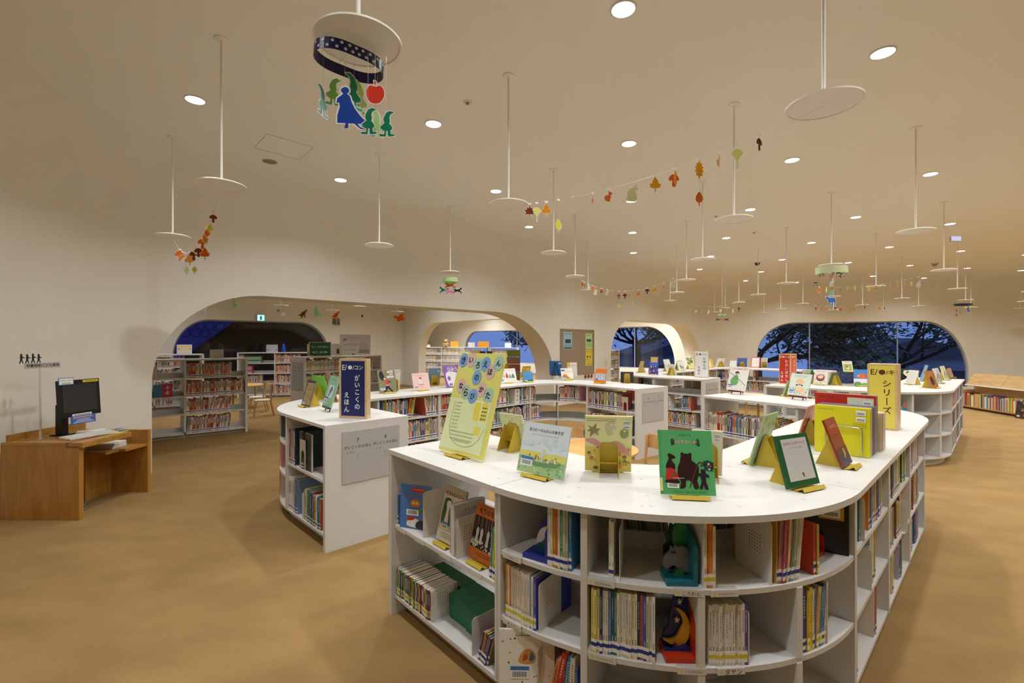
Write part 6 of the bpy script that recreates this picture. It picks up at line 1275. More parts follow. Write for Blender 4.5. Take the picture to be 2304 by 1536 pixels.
# ceiling hatch, speaker recess, sensors
def on_ceil(u, y): return at(u, y, CEIL)
hq = [on_ceil(*q) for q in ((600, 301), (706, 331), (673, 359), (572, 332))]; hc = sum(hq, Vector())/4
hat = thing('ceiling_hatch', 'square access hatch outlined in the ceiling at the left', 'ceiling hatch', hc); mb = MB()
for i in range(4):
    a, b = hq[i]-hc, hq[(i+1) % 4]-hc; mb.tube([(a.x, a.y, -.0005), (b.x, b.y, -.0005)], .0025, mat('#b3a78f', .8), 4)
mb.build('joint', hat); mb = MB(); mb.flat([((q-hc).x*.985, (q-hc).y*.985) for q in hq][::-1], -.0012, M_CEIL); mb.build('panel', hat)
hq2 = [on_ceil(*q) for q in ((2000, 500), (2070, 487), (2120, 496), (2050, 511))]
sp = on_ceil(607, 363); rc = thing('ceiling_speaker', 'round grey recessed fitting below the ceiling hatch', 'ceiling fitting', sp)
mb = MB(); mb.lathe([(.085, 0), (.085, -.004), (.078, -.005)], M_WHITE, 28); mb.build('rim', rc, True)
mb = MB(); mb.lathe([(.077, -.0052), (.07, -.0056)], mat('#8a8270', .6), 28); mb.build('grille', rc)
for i, (u, y, lab) in enumerate([(1052, 229, 'small round sprinkler head above the blue mobile side of the ceiling'), (1611, 486, 'small sprinkler head left of the middle pendants'), (1697, 523, 'small sprinkler head near the far pendants')]):
    q = on_ceil(u, y); s_ = thing('sprinkler_head', lab, 'sprinkler', q, 0, 'ceiling sprinklers'); mb = MB(); mb.lathe([(.042, 0), (.04, -.006), (.02, -.008)], mat('#d8d4ca', .4), 20); mb.build('plate', s_, True)
    mb = MB(); mb.lathe([(.014, -.008), (.010, -.018), (.014, -.020), (.014, -.022)], mat('#8f897c', .4, .4), 12); mb.build('nozzle', s_, True)
for (u, y, lab) in [(1704, 590, 'small dark domed camera on the far ceiling'), (2103, 592, 'small grey detector on the right side of the ceiling')]:
    q = on_ceil(u, y); s_ = thing('ceiling_detector', lab, 'detector', q); mb = MB(); mb.lathe([(.09, 0), (.085, -.02)], mat('#d0ccc2', .5), 20); mb.build('base', s_, True)
    mb = MB(); mb.lathe([(.06, -.02), (.055, -.06), (.03, -.085)], mat('#2c2a28' if 'dark' in lab else '#a8a298', .3), 20); mb.build('dome', s_, True)
q = atd(2150, 532, 9.5); esr = thing('hanging_sign', 'small lit pale sign hanging at the upper right', 'sign', q); mb = MB(); mb.box((-.11, -.015, -.1), (.11, .015, .1), mat('#cfd0d8', .5)); mb.build('housing', esr)
mb = MB(); mb.box((-.1, -.017, -.09), (.1, -.0155, .09), mat('#b8c0e8', .5, 0, .9)); mb.build('lit_face', esr)
mb = MB(); mb.tube([(0, 0, .1), (0, 0, CEIL-q.z)], .008, M_WHITE, 8); mb.build('rod', esr)
# ---- cut-out outlines, about one unit tall, centred
SH = {
 'leaf': [(0, .5), (.2, .25), (.28, .0), (.2, -.2), (.05, -.28), (.03, -.5), (-.03, -.5), (-.05, -.28), (-.2, -.2), (-.28, 0), (-.2, .25)],
 'ivy': [(0, .5), (.18, .25), (.22, .05), (.38, .05), (.32, -.2), (.12, -.26), (.03, -.24), (.03, -.5), (-.03, -.5), (-.03, -.24), (-.12, -.26), (-.32, -.2), (-.38, .05), (-.22, .05), (-.18, .25)],
 'maple': [(0, .5), (.08, .26), (.24, .34), (.2, .14), (.42, .12), (.26, -.04), (.34, -.2), (.1, -.16), (.02, -.2), (.02, -.5), (-.02, -.5), (-.02, -.2), (-.1, -.16), (-.34, -.2), (-.26, -.04), (-.42, .12), (-.2, .14), (-.24, .34), (-.08, .26)],
 'oak': [(0, .5), (.1, .38), (.2, .4), (.16, .24), (.28, .2), (.2, .06), (.28, -.06), (.18, -.14), (.2, -.3), (.05, -.32), (.02, -.5), (-.02, -.5), (-.05, -.32), (-.2, -.3), (-.18, -.14), (-.28, -.06), (-.2, .06), (-.28, .2), (-.16, .24), (-.2, .4), (-.1, .38)],
 'ginkgo': [(-.3, .3), (-.1, .48), (.1, .48), (.3, .3), (.1, .0), (.03, -.15), (.03, -.5), (-.02, -.5), (-.02, -.15), (-.1, 0)],
 'mushroom': [(0, .5), (.3, .36), (.42, .08), (.28, -.02), (.12, -.0), (.14, -.4), (.0, -.5), (-.14, -.4), (-.12, 0), (-.28, -.02), (-.42, .08), (-.3, .36)],
 'squirrel': [(-.3, -.4), (-.4, -.1), (-.2, .1), (-.05, .05), (.0, .3), (-.02, .5), (.1, .38), (.26, .36), (.3, .2), (.16, .12), (.2, -.1), (.1, -.3), (.12, -.44)],
 'rabbit': [(-.3, -.5), (-.34, -.3), (-.22, -.2), (-.26, 0), (-.1, .2), (.1, .28), (.3, .5), (.34, .44), (.22, .28), (.42, .28), (.36, .18), (.18, .14), (.3, -.1), (.3, -.35), (.22, -.5)],
 'bird': [(-.5, .05), (-.3, .2), (-.1, .1), (.1, .3), (.4, .4), (.3, .1), (.5, -.1), (.2, -.2), (-.1, -.3), (-.2, -.1)],
 'horse': [(-.5, .22), (-.44, .42), (-.34, .34), (-.22, .18), (.1, .14), (.3, .22), (.5, .12), (.34, .1), (.3, -.04), (.46, -.14), (.5, -.26), (.4, -.22), (.2, -.12), (-.1, -.06), (-.24, -.16), (-.4, -.18), (-.38, -.36), (-.46, -.36), (-.48, -.12), (-.3, -.02), (-.34, .16), (-.44, .14)],
 'gown': [(-.02, .5), (.05, .5), (.1, .45), (.1, .39), (.05, .34), (.12, .28), (.16, .14), (.24, -.02), (.36, -.18), (.5, -.32), (.52, -.38), (.3, -.38), (.36, -.46), (.48, -.5), (.36, -.5), (.22, -.38), (.08, -.38), (.08, -.5), (-.02, -.5), (.02, -.38), (-.18, -.38), (-.18, -.2), (-.12, .02), (-.14, .12), (-.2, .1), (-.18, .22), (-.08, .3), (-.04, .34), (-.1, .4), (-.08, .46)],
 'gnome': [(-.3, .44), (-.14, .5), (0, .42), (.1, .22), (.1, .1), (.06, .02), (.12, -.04), (.22, -.12), (.2, -.24), (.14, -.2), (.16, -.26), (.06, -.28), (.08, -.42), (.26, -.42), (.24, -.5), (.02, -.5), (.0, -.28), (-.06, -.28), (-.06, -.44), (-.1, -.5), (-.32, -.46), (-.3, -.4), (-.18, -.4), (-.16, -.26), (-.24, -.2), (-.2, -.08), (-.12, 0), (-.14, .1), (-.12, .26), (-.16, .36)],
 'apple': [(0, .22), (.05, .42), (-.06, .5), (-.02, .36), (-.03, .24), (-.2, .28), (-.36, .1), (-.36, -.2), (-.2, -.44), (0, -.5), (.22, -.44), (.38, -.18), (.36, .12), (.2, .28)],
 'wolf': [(-.5, .3), (-.36, .36), (-.32, .46), (-.24, .36), (-.1, .26), (.2, .28), (.38, .26), (.5, .0), (.44, -.05), (.42, -.4), (.34, -.42), (.32, -.1), (.22, -.12), (.22, -.4), (.12, -.42), (.14, -.12), (-.1, -.14), (-.12, -.44), (-.24, -.44), (-.2, -.14), (-.26, .1), (-.36, .2), (-.5, .22)],
 'notes': [(-.5, -.32), (-.4, -.24), (-.34, -.28), (-.34, .38), (.5, .5), (.5, -.2), (.4, -.34), (.26, -.32), (.28, -.2), (.42, -.16), (.42, .28), (-.24, .2), (-.24, -.34), (-.34, -.46), (-.48, -.44)],
 'star': [(.5*sin(pi*i/5)*(1 if i % 2 == 0 else .42), .5*cos(pi*i/5)*(1 if i % 2 == 0 else .42)) for i in range(10)],
 'dino': [(-.5, -.2), (-.2, .0), (-.05, .22), (.2, .34), (.32, .5), (.5, .4), (.36, .3), (.26, .06), (.34, .0), (.2, -.02), (.22, -.2), (.34, -.4), (.2, -.38), (.1, -.2), (-.02, -.22), (-.08, -.46), (-.2, -.44), (-.16, -.2)],
}
SMOOTH = {'leaf', 'ginkgo', 'mushroom', 'squirrel', 'apple', 'bird'}
CUTN = {'leaf': 'leaf_cutout', 'ivy': 'leaf_cutout', 'maple': 'leaf_cutout', 'oak': 'leaf_cutout', 'ginkgo': 'leaf_cutout', 'mushroom': 'mushroom_cutout', 'squirrel': 'squirrel_cutout', 'rabbit': 'rabbit_cutout', 'bird': 'bird_cutout', 'horse': 'horse_cutout', 'gown': 'figure_cutout', 'gnome': 'figure_cutout', 'apple': 'apple_cutout', 'wolf': 'animal_cutout', 'notes': 'music_note_cutout', 'star': 'star_cutout', 'dino': 'animal_cutout'}
FILM = film_mat('#f2f1ec', .35); FILM2 = paper_mat('#f4f2ea')
def cutout(parent, kind, P, size, col, yaw=0, thread=None, border=True, flip=1):
    """a laminated paper figure hanging at P (parent space), facing -y turned by yaw"""
    pts = SH[kind]; pts = smooth_closed(pts, 3) if kind in SMOOTH else pts
    pts = [(x*size*flip, y*size) for x, y in pts]
    mb = MB(); M = Matrix.Translation(P) @ rot_z(yaw) @ UP
    mb.prism(pts, -.0004, .0004, paper_mat(col), M)
    if border:
        out = []; n = len(pts)
        for i in range(n):
            a, b, c = Vector(pts[i-1]), Vector(pts[i]), Vector(pts[(i+1) % n]); d = (c-a)
            nn = Vector((d.y, -d.x)).normalized() if d.length > 1e-9 else Vector((0, 0)); area = sum(pts[j][0]*pts[(j+1) % n][1]-pts[(j+1) % n][0]*pts[j][1] for j in range(n))
            b2 = b+nn*size*.035*(1 if area > 0 else -1); out.append((b2.x, b2.y))
        mb.prism(out, -.0002, .0002, FILM2, M)
    o = mb.build(CUTN[kind], parent)
    if thread is not None:
        mb = MB(); mb.tube([(P[0], P[1], P[2]+size*.5), thread], .0007, FILM, 3); mb.build('thread', o)
    return o
AUT = [('maple', '#8a3a1a'), ('ginkgo', '#e3d46a'), ('ivy', '#d9962a'), ('leaf', '#d8d05a'), ('squirrel', '#d8702a'), ('rabbit', '#d9d2a4'), ('ivy', '#dd9a1e'), ('oak', '#dfa01e'), ('mushroom', '#d9741e'), ('oak', '#dda022'), ('leaf', '#d0702a'), ('squirrel', '#eaa86a'), ('ginkgo', '#e6e08a'), ('mushroom', '#7a4a2c'), ('mushroom', '#8a3a1e'), ('rabbit', '#e8e4d0'), ('maple', '#c85a2a')]
def garland(label, A, B, sag, items, n_tags=10):
    """string slung between two points; items are (t along, drop, kind, size, colour, yaw)"""
    A, B = Vector(A), Vector(B); root = thing('hanging_garland', label, 'garland', A)
    f = lambda t: (B-A)*t+Vector((0, 0, -4*sag*t*(1-t)))
    mb = MB(); mb.tube([f(i/24) for i in range(25)], .0009, film_mat('#ffffff', .8), 4); mb.build('string', root)
    r = random.Random(len(label))
    for i, (t, drop, kind, size, col, yaw) in enumerate(items):
        p = f(t); P = (p.x, p.y, p.z-drop-size*.5)
        cutout(root, kind, P, size, col, yaw, tuple(p))
        mb = MB(); mb.box((-.012, -.002, -.006), (.012, .002, .006), mat('#f0eee8', .3), Matrix.Translation(p) @ rot_z(yaw)); mb.build('paper_tag', root)
    return root
def disc_pt(u, dz=-.01): p = P0+G1*u[0]+G2*u[1]; return (p.x, p.y, DISC_Z+dz)
def t_of(A, B, sag, u):                           # where along the string a picture column falls
    best = (1e9, 0)
    for i in range(201):
        t = i/200; p = Vector(A)+(Vector(B)-Vector(A))*t; best = min(best, (abs(CX+F*p.x/p.y-u), t))
    return best[1]
def garland_px(label, A, B, sag, pts):
    """pts: (column, row of the figure's centre, kind, height in rows, colour, yaw)"""
    its = []
    for u, y, kind, hp, col, yaw in pts:
        t = t_of(A, B, sag, u); p = Vector(A)+(Vector(B)-Vector(A))*t+Vector((0, 0, -4*sag*t*(1-t)))
        size = hp*p.y/F; zc = EYE+(HZ-y)*p.y/F; its.append((t, max(.01, p.z-zc-size*.5), kind, size, col, yaw))
    return garland(label, A, B, sag, its)
A_, B_ = disc_pt((1, 0)), disc_pt((2, -1))
garland_px('autumn paper garland slung between the two nearest right pendants', A_, B_, .10, [
    (1192, 472, 'maple', 30, '#7a3418', .2), (1209, 482, 'ginkgo', 30, '#e0d468', .4), (1229, 462, 'ivy', 30, '#d08f2c', .1), (1256, 508, 'leaf', 30, '#cfc84a', .7), (1289, 438, 'leaf', 28, '#e8dcc8', 1.5), (1334, 436, 'squirrel', 22, '#cf6a3a', 1.1), (1369, 438, 'squirrel', 26, '#c8682a', .2), (1420, 414, 'rabbit', 38, '#cfc8a0', .1),
    (1473, 403, 'ivy', 34, '#d09a1e', 0), (1516, 406, 'mushroom', 28, '#c86a1a', 0), (1519, 382, 'oak', 38, '#d0961e', .9), (1575, 383, 'oak', 40, '#cf961e', .2), (1575, 447, 'leaf', 32, '#c06a24', .1), (1617, 357, 'squirrel', 30, '#e0a468', .8), (1659, 356, 'ginkgo', 42, '#dcd888', -.3), (1708, 325, 'mushroom', 28, '#6a3a24', .6)])
A_, B_ = disc_pt((-1, 1)), disc_pt((0, 0))
garland_px('autumn paper garland bunched between the two left pendants', A_, B_, .30, [
    (405, 555, 'mushroom', 24, '#d86a24', .3), (412, 562, 'maple', 26, '#e0842a', .2), (416, 575, 'rabbit', 30, '#e8e4c4', .1), (424, 582, 'squirrel', 18, '#b04a1e', .3), (420, 609, 'leaf', 18, '#e0d890', .1), (438, 607, 'leaf', 16, '#c8c05a', .5), (427, 564, 'leaf', 26, '#e08a3a', .7), (436, 572, 'mushroom', 22, '#8a3a1a', .1), (447, 568, 'mushroom', 20, '#7a3218', .6), (441, 562, 'bird', 16, '#d8c83a', .1), (461, 570, 'ivy', 28, '#cf741e', .1),
    (456, 541, 'mushroom', 24, '#d0701e', .2), (462, 528, 'oak', 26, '#e0982a', .2), (466, 518, 'leaf', 20, '#c8641e', .7), (473, 514, 'leaf', 20, '#dccb4a', .3), (480, 492, 'mushroom', 18, '#8a421e', .5)])
A_, B_ = disc_pt((1, 2)), disc_pt((2, 1))
garland_px('autumn paper garland sagging in front of the middle pendants', A_, B_, .32, [
    (1311, 636, 'leaf', 12, '#b8602c', .3), (1315, 641, 'leaf', 13, '#a8702c', 1), (1325, 646, 'leaf', 11, '#f0ede0', 0), (1333, 651, 'mushroom', 11, '#c8782c', 0), (1340, 657, 'rabbit', 12, '#d8d2a8', .2), (1353, 655, 'leaf', 12, '#a8481e', 0), (1366, 658, 'squirrel', 12, '#e8a868', .2), (1379, 663, 'leaf', 15, '#dfe0c8', 1.4), (1393, 667, 'mushroom', 12, '#8a4a2c', .4), (1406, 666, 'mushroom', 11, '#6a2c18', 0), (1416, 665, 'leaf', 11, '#c8802c', .8), (1424, 664, 'leaf', 13, '#d88a3a', 1.2),
    (1437, 657, 'squirrel', 12, '#d8803a', .2), (1456, 642, 'mushroom', 12, '#6a301c', 0), (1473, 649, 'ivy', 15, '#c8901e', 0), (1493, 637, 'squirrel', 12, '#d8884a', .4), (1514, 632, 'rabbit', 18, '#d8d4a8', .2), (1393, 688, 'star', 12, '#d8cf7a', 0), (1424, 682, 'leaf', 11, '#d8cf8a', 1)])
def find_disc(u, v_):
    return min(PENDS, key=lambda k: (pix((*PENDS[k], DISC_Z))[0]-u)**2+(pix((*PENDS[k], DISC_Z))[1]-v_)**2)
def dp(u, v_): p = PENDS[find_disc(u, v_)]; return (p.x, p.y, DISC_Z-.01)
def small_set(u0, u1, yf, n, h_, seed):
    r = random.Random(seed); out = []
    for i in range(n):
        u = u0+(u1-u0)*(i+.5)/n; k, c = AUT[r.randrange(len(AUT))]; out.append((u, yf(u)+r.uniform(-1, 4), k, h_*r.uniform(.8, 1.2), c, r.uniform(0, 1.1)))
    return out
A_, B_ = dp(1655, 681), dp(1698, 662)
A_ = atd(1538, 682, 14.5)
garland_px('faint autumn garland strung before the far corner', A_, dp(1698, 662), .18, small_set(1545, 1670, lambda u: 700-abs(u-1600)*.08, 9, 9, 3))
garland_px('autumn paper garland stretched across the music mobile', dp(1765, 638), dp(2120, 610), .14, small_set(1835, 2075, lambda u: 648-(u-1835)*.05, 15, 14, 7))
garland_px('small autumn garland above the big window', dp(1800, 683), dp(2027, 672), .12, small_set(1830, 1995, lambda u: 693, 15, 9, 9))
# ---- mobiles
def ring_band(parent, name, z, r, h_, col, M=None, wavy=0, dots=None, rx=1.0):
    n = 40; v = []; f = []; lip = []
    for i in range(n):
        a = 2*pi*i/n; rr = r*(1+wavy*cos(2*a)); x, y = rr*cos(a)*rx, rr*sin(a)
        z0 = z-h_/2+(.006*sin(12*a) if name == 'canopy' else 0)
        v += [(x, y, z0), (x, y, z+h_/2), (x*.992, y*.992, z+h_/2), (x*.992, y*.992, z0)]
    for i in range(n):
        j = (i+1) % n
        for k in range(4): f.append((i*4+k, j*4+k, j*4+(k+1) % 4, i*4+(k+1) % 4))
    mb = MB(); mb.add(v, f, mat(col, .3), M)
    if dots:
        for i in range(dots):
            a = 2*pi*(i+.5)/dots; a2 = 2*pi*i/dots
            for aa, zz_ in ((a, z+h_*.22), (a2, z-h_*.22)):
                rr = r*(1+wavy*cos(2*aa)); c = Vector((rr*cos(aa)*rx, rr*sin(aa), zz_)); e = .004
                rr2 = r*(1+wavy*cos(2*aa+.02)); t = (Vector((rr2*cos(aa+.01)*rx, rr2*sin(aa+.01), zz_))-c).normalized(); nrm = t.cross(Vector((0, 0, 1)))
                mb.add([c+nrm*.0012+(t*cos(2*pi*k/12)+Vector((0, 0, 1))*sin(2*pi*k/12))*h_*.13 for k in range(12)], [tuple(range(12))], mat('#dfe2ea', .4), M)
    return mb.build(name, parent)
p = PENDS[1, -1]; zd = DISC_Z
mob = thing('hanging_mobile', 'navy spotted ring mobile with blue figure, green figures and red apple', 'mobile', (p.x, p.y, zd-.006))
D1 = p.y; mpos = lambda u, y, d=D1: tuple(atd(u, y, d)-Vector((p.x, p.y, zd-.006)))
c = Vector(mpos(787, 138)); Mm = Matrix.Translation((c.x, c.y, c.z)) @ rot_z(.62) @ Matrix.Rotation(radians(4), 4, 'Y')
ring_band(mob, 'spotted_band', 0, .098, .042, '#1a2360', Mm, .22, 22, 1.05)
for q in ((-.11, -.02), (.11, .02), (0, .07)):
    pass
mb = MB()
for a in (.4, 2.4, 4.4): mb.tube([(c.x+.11*cos(a), c.y+.1*sin(a), c.z+.02), (0, 0, 0)], .0007, FILM, 3)
mb.build('thread', mob)
for kind, u, y, hp, col, yaw, dd_, fl in [('gnome', 727, 228, 66, '#7fa89a', 1.35, -.02, 1), ('gnome', 748, 205, 62, '#8fb85a', .5, .08, -1), ('gown', 776, 242, 92, '#2a4a9c', .1, -.05, 1), ('gnome', 797, 207, 76, '#3f9a7a', .9, .02, 1), ('gnome', 812, 220, 70, '#b8d68a', .9, .1, 1), ('apple', 844, 207, 52, '#d8402a', .05, -.04, 1), ('gnome', 828, 272, 60, '#1f7a5a', .1, -.06, -1), ('gnome', 849, 277, 62, '#a8d68a', .3, .03, 1), ('gnome', 869, 278, 58, '#1f8060', .1, -.03, -1)]:
    d = D1+dd_; cutout(mob, kind, mpos(u, y, d), hp*d/F, col, yaw, (mpos(u, y, d)[0], mpos(u, y, d)[1], c.z), flip=fl)
k = find_disc(1015, 610); p = PENDS[k]
mob2 = thing('hanging_mobile', 'merry go round mobile with green canopy and coloured horses', 'mobile', (p.x, p.y, DISC_Z-.006))
m2 = lambda u, y, dd=0: tuple(atd(u, y, p.y+dd)-Vector((p.x, p.y, DISC_Z-.006)))
c = m2(1015, 630); ring_band(mob2, 'canopy', c[2], 17*p.y/F, 10*p.y/F, '#b4d89a')
mb = MB(); mb.tube([(0, 0, 0), (0, 0, c[2])], .001, FILM, 3); mb.build('thread', mob2)
for u, y, hp, col, dd, fl in [(1013, 642, 26, '#e0882a', .05, -1), (1000, 653, 22, '#1f6a58', -.05, 1), (1012, 657, 22, '#d8789a', -.08, 1), (1029, 654, 20, '#2a2226', 0, -1), (1024, 653, 18, '#d8cf7a', .08, -1)]:
    cutout(mob2, 'horse', m2(u, y, dd), hp*p.y/F, col, .1, (m2(u, y, dd)[0], m2(u, y, dd)[1], c[2]), flip=fl)
k = find_disc(1866, 605) ; p = PENDS[k]
mob3 = thing('hanging_mobile', 'pale green drum mobile with black music notes and a blue animal', 'mobile', (p.x, p.y, DISC_Z-.006))
m3 = lambda u, y, dd=0: tuple(atd(u, y, p.y+dd)-Vector((p.x, p.y, DISC_Z-.006)))
c = m3(1865, 604); ring_band(mob3, 'drum_band', c[2]-.03, 31*p.y/F, 15*p.y/F, '#cfd8b0')
for kind, u, y, hp, col, dd in [('notes', 1848, 618, 11, '#1f1c1c', .0), ('notes', 1885, 618, 12, '#1f1c1c', -.02), ('notes', 1895, 619, 12, '#1f1c1c', .05), ('notes', 1834, 640, 11, '#1f1c1c', 0), ('bird', 1870, 620, 20, '#d8a898', .02), ('rabbit', 1871, 637, 16, '#e8e8e0', 0), ('leaf', 1873, 648, 14, '#e0b07a', .03), ('rabbit', 1871, 659, 14, '#6ab8b8', 0), ('wolf', 1869, 677, 26, '#4a78b8', -.05)]:
    cutout(mob3, kind, m3(u, y, dd), hp*p.y/F, col, .1, (m3(u, y, dd)[0], m3(u, y, dd)[1], c[2]))
k = find_disc(2163, 677); p = PENDS[k]
mob4 = thing('hanging_mobile', 'small dark spotted band mobile with blue shape at the far right', 'mobile', (p.x, p.y, DISC_Z-.006))
m4 = lambda u, y, dd=0: tuple(atd(u, y, p.y+dd)-Vector((p.x, p.y, DISC_Z-.006)))
c = m4(2167, 685); ring_band(mob4, 'spotted_band', 0, 15*p.y/F, 4*p.y/F, '#23233a', Matrix.Translation(c), .15, 12)
for kind, u, y, hp, col in [('gown', 2178, 696, 14, '#3a6ab8'), ('apple', 2152, 708, 6, '#b83a2a'), ('apple', 2152, 698, 5, '#a8342a'), ('gnome', 2161, 701, 12, '#6a9a5a')]: cutout(mob4, kind, m4(u, y), hp*p.y/F, col, .2, (m4(u, y)[0], m4(u, y)[1], c[2]))
k = find_disc(1625, 708); p = PENDS[k]; D_ = 13.5
mob5 = thing('hanging_mobile', 'tiny merry go round mobile with green canopy in the far corner', 'mobile', atd(1625, 690, D_))
m5 = lambda u, y, dd=0: tuple(atd(u, y, D_+dd)-atd(1625, 690, D_))
mb = MB(); mb.tube([(0, 0, 0), (0, 0, CEIL-atd(1625, 690, D_).z)], .006, M_WHITE, 6); mb.lathe([(.15, .0), (.15, .006)], M_WHITE, 24); mb.build('pendant_rod', mob5)
ring_band(mob5, 'canopy', m5(1625, 708)[2], 8*D_/F, 4*D_/F, '#a8dca0'); mb = MB(); mb.tube([(0, 0, 0), (0, 0, m5(1625, 708)[2])], .001, FILM, 3); mb.build('thread', mob5)
for u, col, fl in ((1615, '#2f6a5c', 1), (1625, '#e0903a', 1), (1634, '#2a3a5a', -1)): cutout(mob5, 'horse', m5(u, 719), 11*D_/F, col, .1, (m5(u, 719)[0], 0, m5(1625, 708)[2]), flip=fl)
# paper dinosaurs and birds beyond the large arch
for kind, u, y, hp, col, D, lab in [('gnome', 527, 683, 22, '#b8e0a8', 9.3, 'pale green paper creature hanging under the arch soffit'), ('bird', 635, 706, 16, '#d8dce8', 11, 'white folded paper animal beyond the arch'), ('maple', 626, 699, 9, '#5a9a7a', 11, 'small green paper leaf beside the white paper animal'), ('dino', 681, 706, 20, '#8a4a3a', 11, 'dark brown paper creature beyond the arch'), ('gown', 711, 701, 24, '#a8e0a8', 11, 'pale green paper creature in the middle of the arch'), ('dino', 755, 709, 18, '#d8503a', 11.5, 'red paper creature beyond the arch'), ('gnome', 750, 722, 12, '#3f8a7a', 11.8, 'teal paper creature below the red one'), ('bird', 898, 715, 26, '#e0782c', 11.5, 'large orange folded paper animal beyond the arch'), ('bird', 965, 718, 8, '#e0d04a', 12, 'small yellow paper bird beside the inner arch'), ('leaf', 815, 711, 7, '#3a3a44', 13, 'tiny dark paper shape hanging beyond the arch'), ('rabbit', 459, 697, 16, '#e8c8b0', 9.8, 'pale peach paper creature at the arch curve')]:
    P = atd(u, y, D); sz = hp*D/F; e = thing('hanging_paper_figure', lab, 'paper figure', P)
    cutout(e, kind, (0, 0, 0), sz*1.05, col, .3, None, False); cutout(e, kind, (.0, .012, 0), sz, col, .75, (0, .0, CEIL-P.z), False)

# ---------------------------------------------------------------- outside
def bark(): return mat('#1c1a1c', .9)
LEAF = [mat('#4a6455', .6), mat('#5c7a62', .6), mat('#37504a', .6)]
def tree(label, x, y, h_, spread, trunk_to, seed, leaves=5200, z0=-4.0, branches=9, name='tree', leaf_size=.16, low=.2):
    r = random.Random(seed); t = thing(name, label, 'tree', (x, y, z0), 0, None); mb = MB(); tips = []
    def limb(p, d, L, rad, depth):
        pts = [p]; q = Vector(p)
        for i in range(5):
            d = (d+Vector((r.uniform(-.28, .28), r.uniform(-.28, .28), r.uniform(-.12, .2)))).normalized(); q = q+d*L/5; pts.append(q.copy())
            if depth >= 1: tips.append(q.copy())
        for i in range(5): mb.tube([pts[i], pts[i+1]], rad*(1-.14*i)*.8, bark(), 6)
        if depth < 3:
            for k in range(3): limb(pts[2+k], (d+Vector((r.uniform(-1, 1), r.uniform(-1, 1), r.uniform(-.2, .6)))).normalized(), L*.62, rad*.5, depth+1)
    base = Vector((0, 0, 0)); top = Vector(trunk_to); mb.tube([base, base.lerp(top, .5)+Vector((.1, .1, 0)), top], .28, bark(), 10)
    for k in range(branches):
        a = 2*pi*k/branches+r.uniform(-.3, .3); limb(top, Vector((cos(a), sin(a)*.7, r.uniform(-.05, .75))).normalized(), spread*r.uniform(.6, .95), .13, 0)
    mb.build('trunk', t)
    lf = MB()
    for i in range(leaves):
        c = r.choice(tips)+Vector((r.gauss(0, .35), r.gauss(0, .35), r.gauss(0, .28))); s_ = leaf_size*r.uniform(.6, 1.3)
        a = Vector((r.uniform(-1, 1), r.uniform(-1, 1), r.uniform(-.7, .7))).normalized(); b = a.orthogonal().normalized()
        lf.add([c-a*s_, c+b*s_*.42, c+a*s_, c-b*s_*.42], [(0, 1, 2, 3)], LEAF[i % 3])
    o = lf.build('crown', t); o['kind'] = 'stuff'
    return t
tree('dark spreading tree filling the left of the big window', 12.0, 23.2, 6, 4.6, (0, 0, 4.6), 3, 8500, branches=7, leaf_size=.13)
tree('dark leaning tree filling the right of the big window', 18.6, 21.8, 6, 4.6, (-.8, .2, 4.3), 8, 8500, branches=7, leaf_size=.13)
tree('dense tree behind the small arched window', 8.2, 31.0, 6, 3.6, (0, 0, 5.6), 5, 12000, branches=7, leaf_size=.13)
tree('distant dark tree behind the inner room window', 3.4, 37.0, 6, 3.4, (0, 0, 5.4), 12, 3000)
g = MB(); g.box((-30, 14, -4.3), (50, 70, -4.0), mat('#6d7688', .9)); struct(g.build('ground_outside'))
def house(label, x, y, w_, d, h_, col, rz=0, z0=-4.0):
    t = thing('distant_house', label, 'house', (x, y, z0), rz); mb = MB(); mb.box((-w_/2, 0, 0), (w_/2, d, h_), mat(col, .8)); mb.build('wall', t)
    mb = MB(); mb.prism([(-w_/2-.4, h_), (w_/2+.4, h_), (0, h_+1.6)], -d-.4, .4, mat('#4a505c', .7), UP); mb.build('roof', t)
    for k in range(3): mb = MB(); mb.box((-w_/2+.8+k*w_/3.2, -.03, h_*.55), (-w_/2+1.9+k*w_/3.2, .0, h_*.8), mat('#f0d890' if k == 1 else '#2a3040', .4, 0, 1.2 if k == 1 else 0)); mb.build('window_pane', t)
house('pale house beyond the trees at the left of the big window', 16, 42, 9, 7, 4.6, '#8a8f9c', .1)
house('low pale house beyond the trees at the right', 31, 36, 10, 7, 4.4, '#9a9ca4', -.2)
house('pale house seen past the small arched window', 5.5, 46, 6, 6, 4.8, '#a0a4b0', .0)
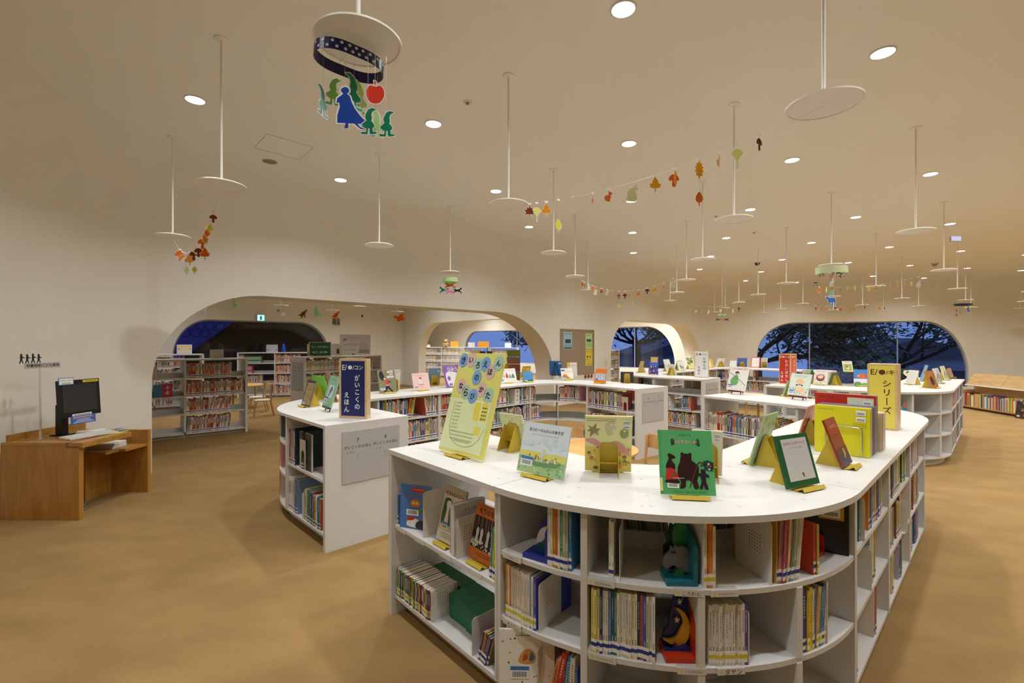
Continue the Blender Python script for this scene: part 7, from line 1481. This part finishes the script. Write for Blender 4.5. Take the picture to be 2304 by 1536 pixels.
# lit atrium behind the dark arched window of the second room
fo, fd = Vector((R2O[0], R2O[1])), Vector(R2D).normalized(); fn = Vector((-fd.y, fd.x))
Mat_ = Matrix(((fd.x, fn.x, 0, fo.x), (fd.y, fn.y, 0, fo.y), (0, 0, 1, 0), (0, 0, 0, 1)))   # x along the wall, y outwards
st = thing('dark_stair_mass', 'dark brown sloped stair mass behind the arched window', 'staircase', M=Mat_ @ Matrix.Translation((0, 1.0, -.3)))
mb = MB(); mb.prism([(-3.9, .2), (-3.6, 1.0), (-1.3, 2.9), (-.9, 3.3), (3.9, 3.3), (3.9, .2)], -1.2, 0, mat('#2a2018', .8), UP @ Matrix.Identity(4)); mb.build('flank', st)
at_ = thing('glass_screen', 'blue lit screen of round cells beyond the arched window', 'screen', M=Mat_ @ Matrix.Translation((-3, 3.2, -.5)))
mb = MB(); mb.box((-5, 0, 0), (5, .05, 4.5), mat('#1a3ab8', .4, 0, .15)); mb.build('panel', at_)
mb = MB()
for i in range(34):
    for j in range(4):
        cx, cz = -4.8+i*.29, 2.45+j*.25; o_ = ell(cx+(.145 if j % 2 else 0), cz, .135, .135, 14); i_ = ell(cx+(.145 if j % 2 else 0), cz, .115, .115, 14)
        for k in range(14): mb.add([(*o_[k], 0), (*o_[(k+1) % 14], 0), (*i_[(k+1) % 14], 0), (*i_[k], 0)], [(0, 1, 2, 3)], mat('#0e2484', .4), Matrix.Translation((0, -.01, 0)) @ UP)
mb.build('cell_pattern', at_)
for k, x in enumerate((-3.6, -2.9)): mb = MB(); mb.box((x, -.04, 2.12), (x+.55, -.02, 2.26), mat('#5a8af0', .4, 0, .8)); mb.build('lit_strip', at_)

for nm, lo, hi in (('ceiling_atrium', (-8.2, .26, 3.2), (4.2, 3.4, 3.3)), ('floor_atrium', (-8.2, .26, -.6), (4.2, 3.4, -.5)), ('wall_atrium', (4.1, .26, -.6), (4.25, 3.4, 3.2)), ('wall_atrium_end', (-8.35, .26, -.6), (-8.2, 3.4, 3.2))):
    mb = MB(); mb.box(lo, hi, mat('#2c2a30', .8), Mat_); struct(mb.build(nm))
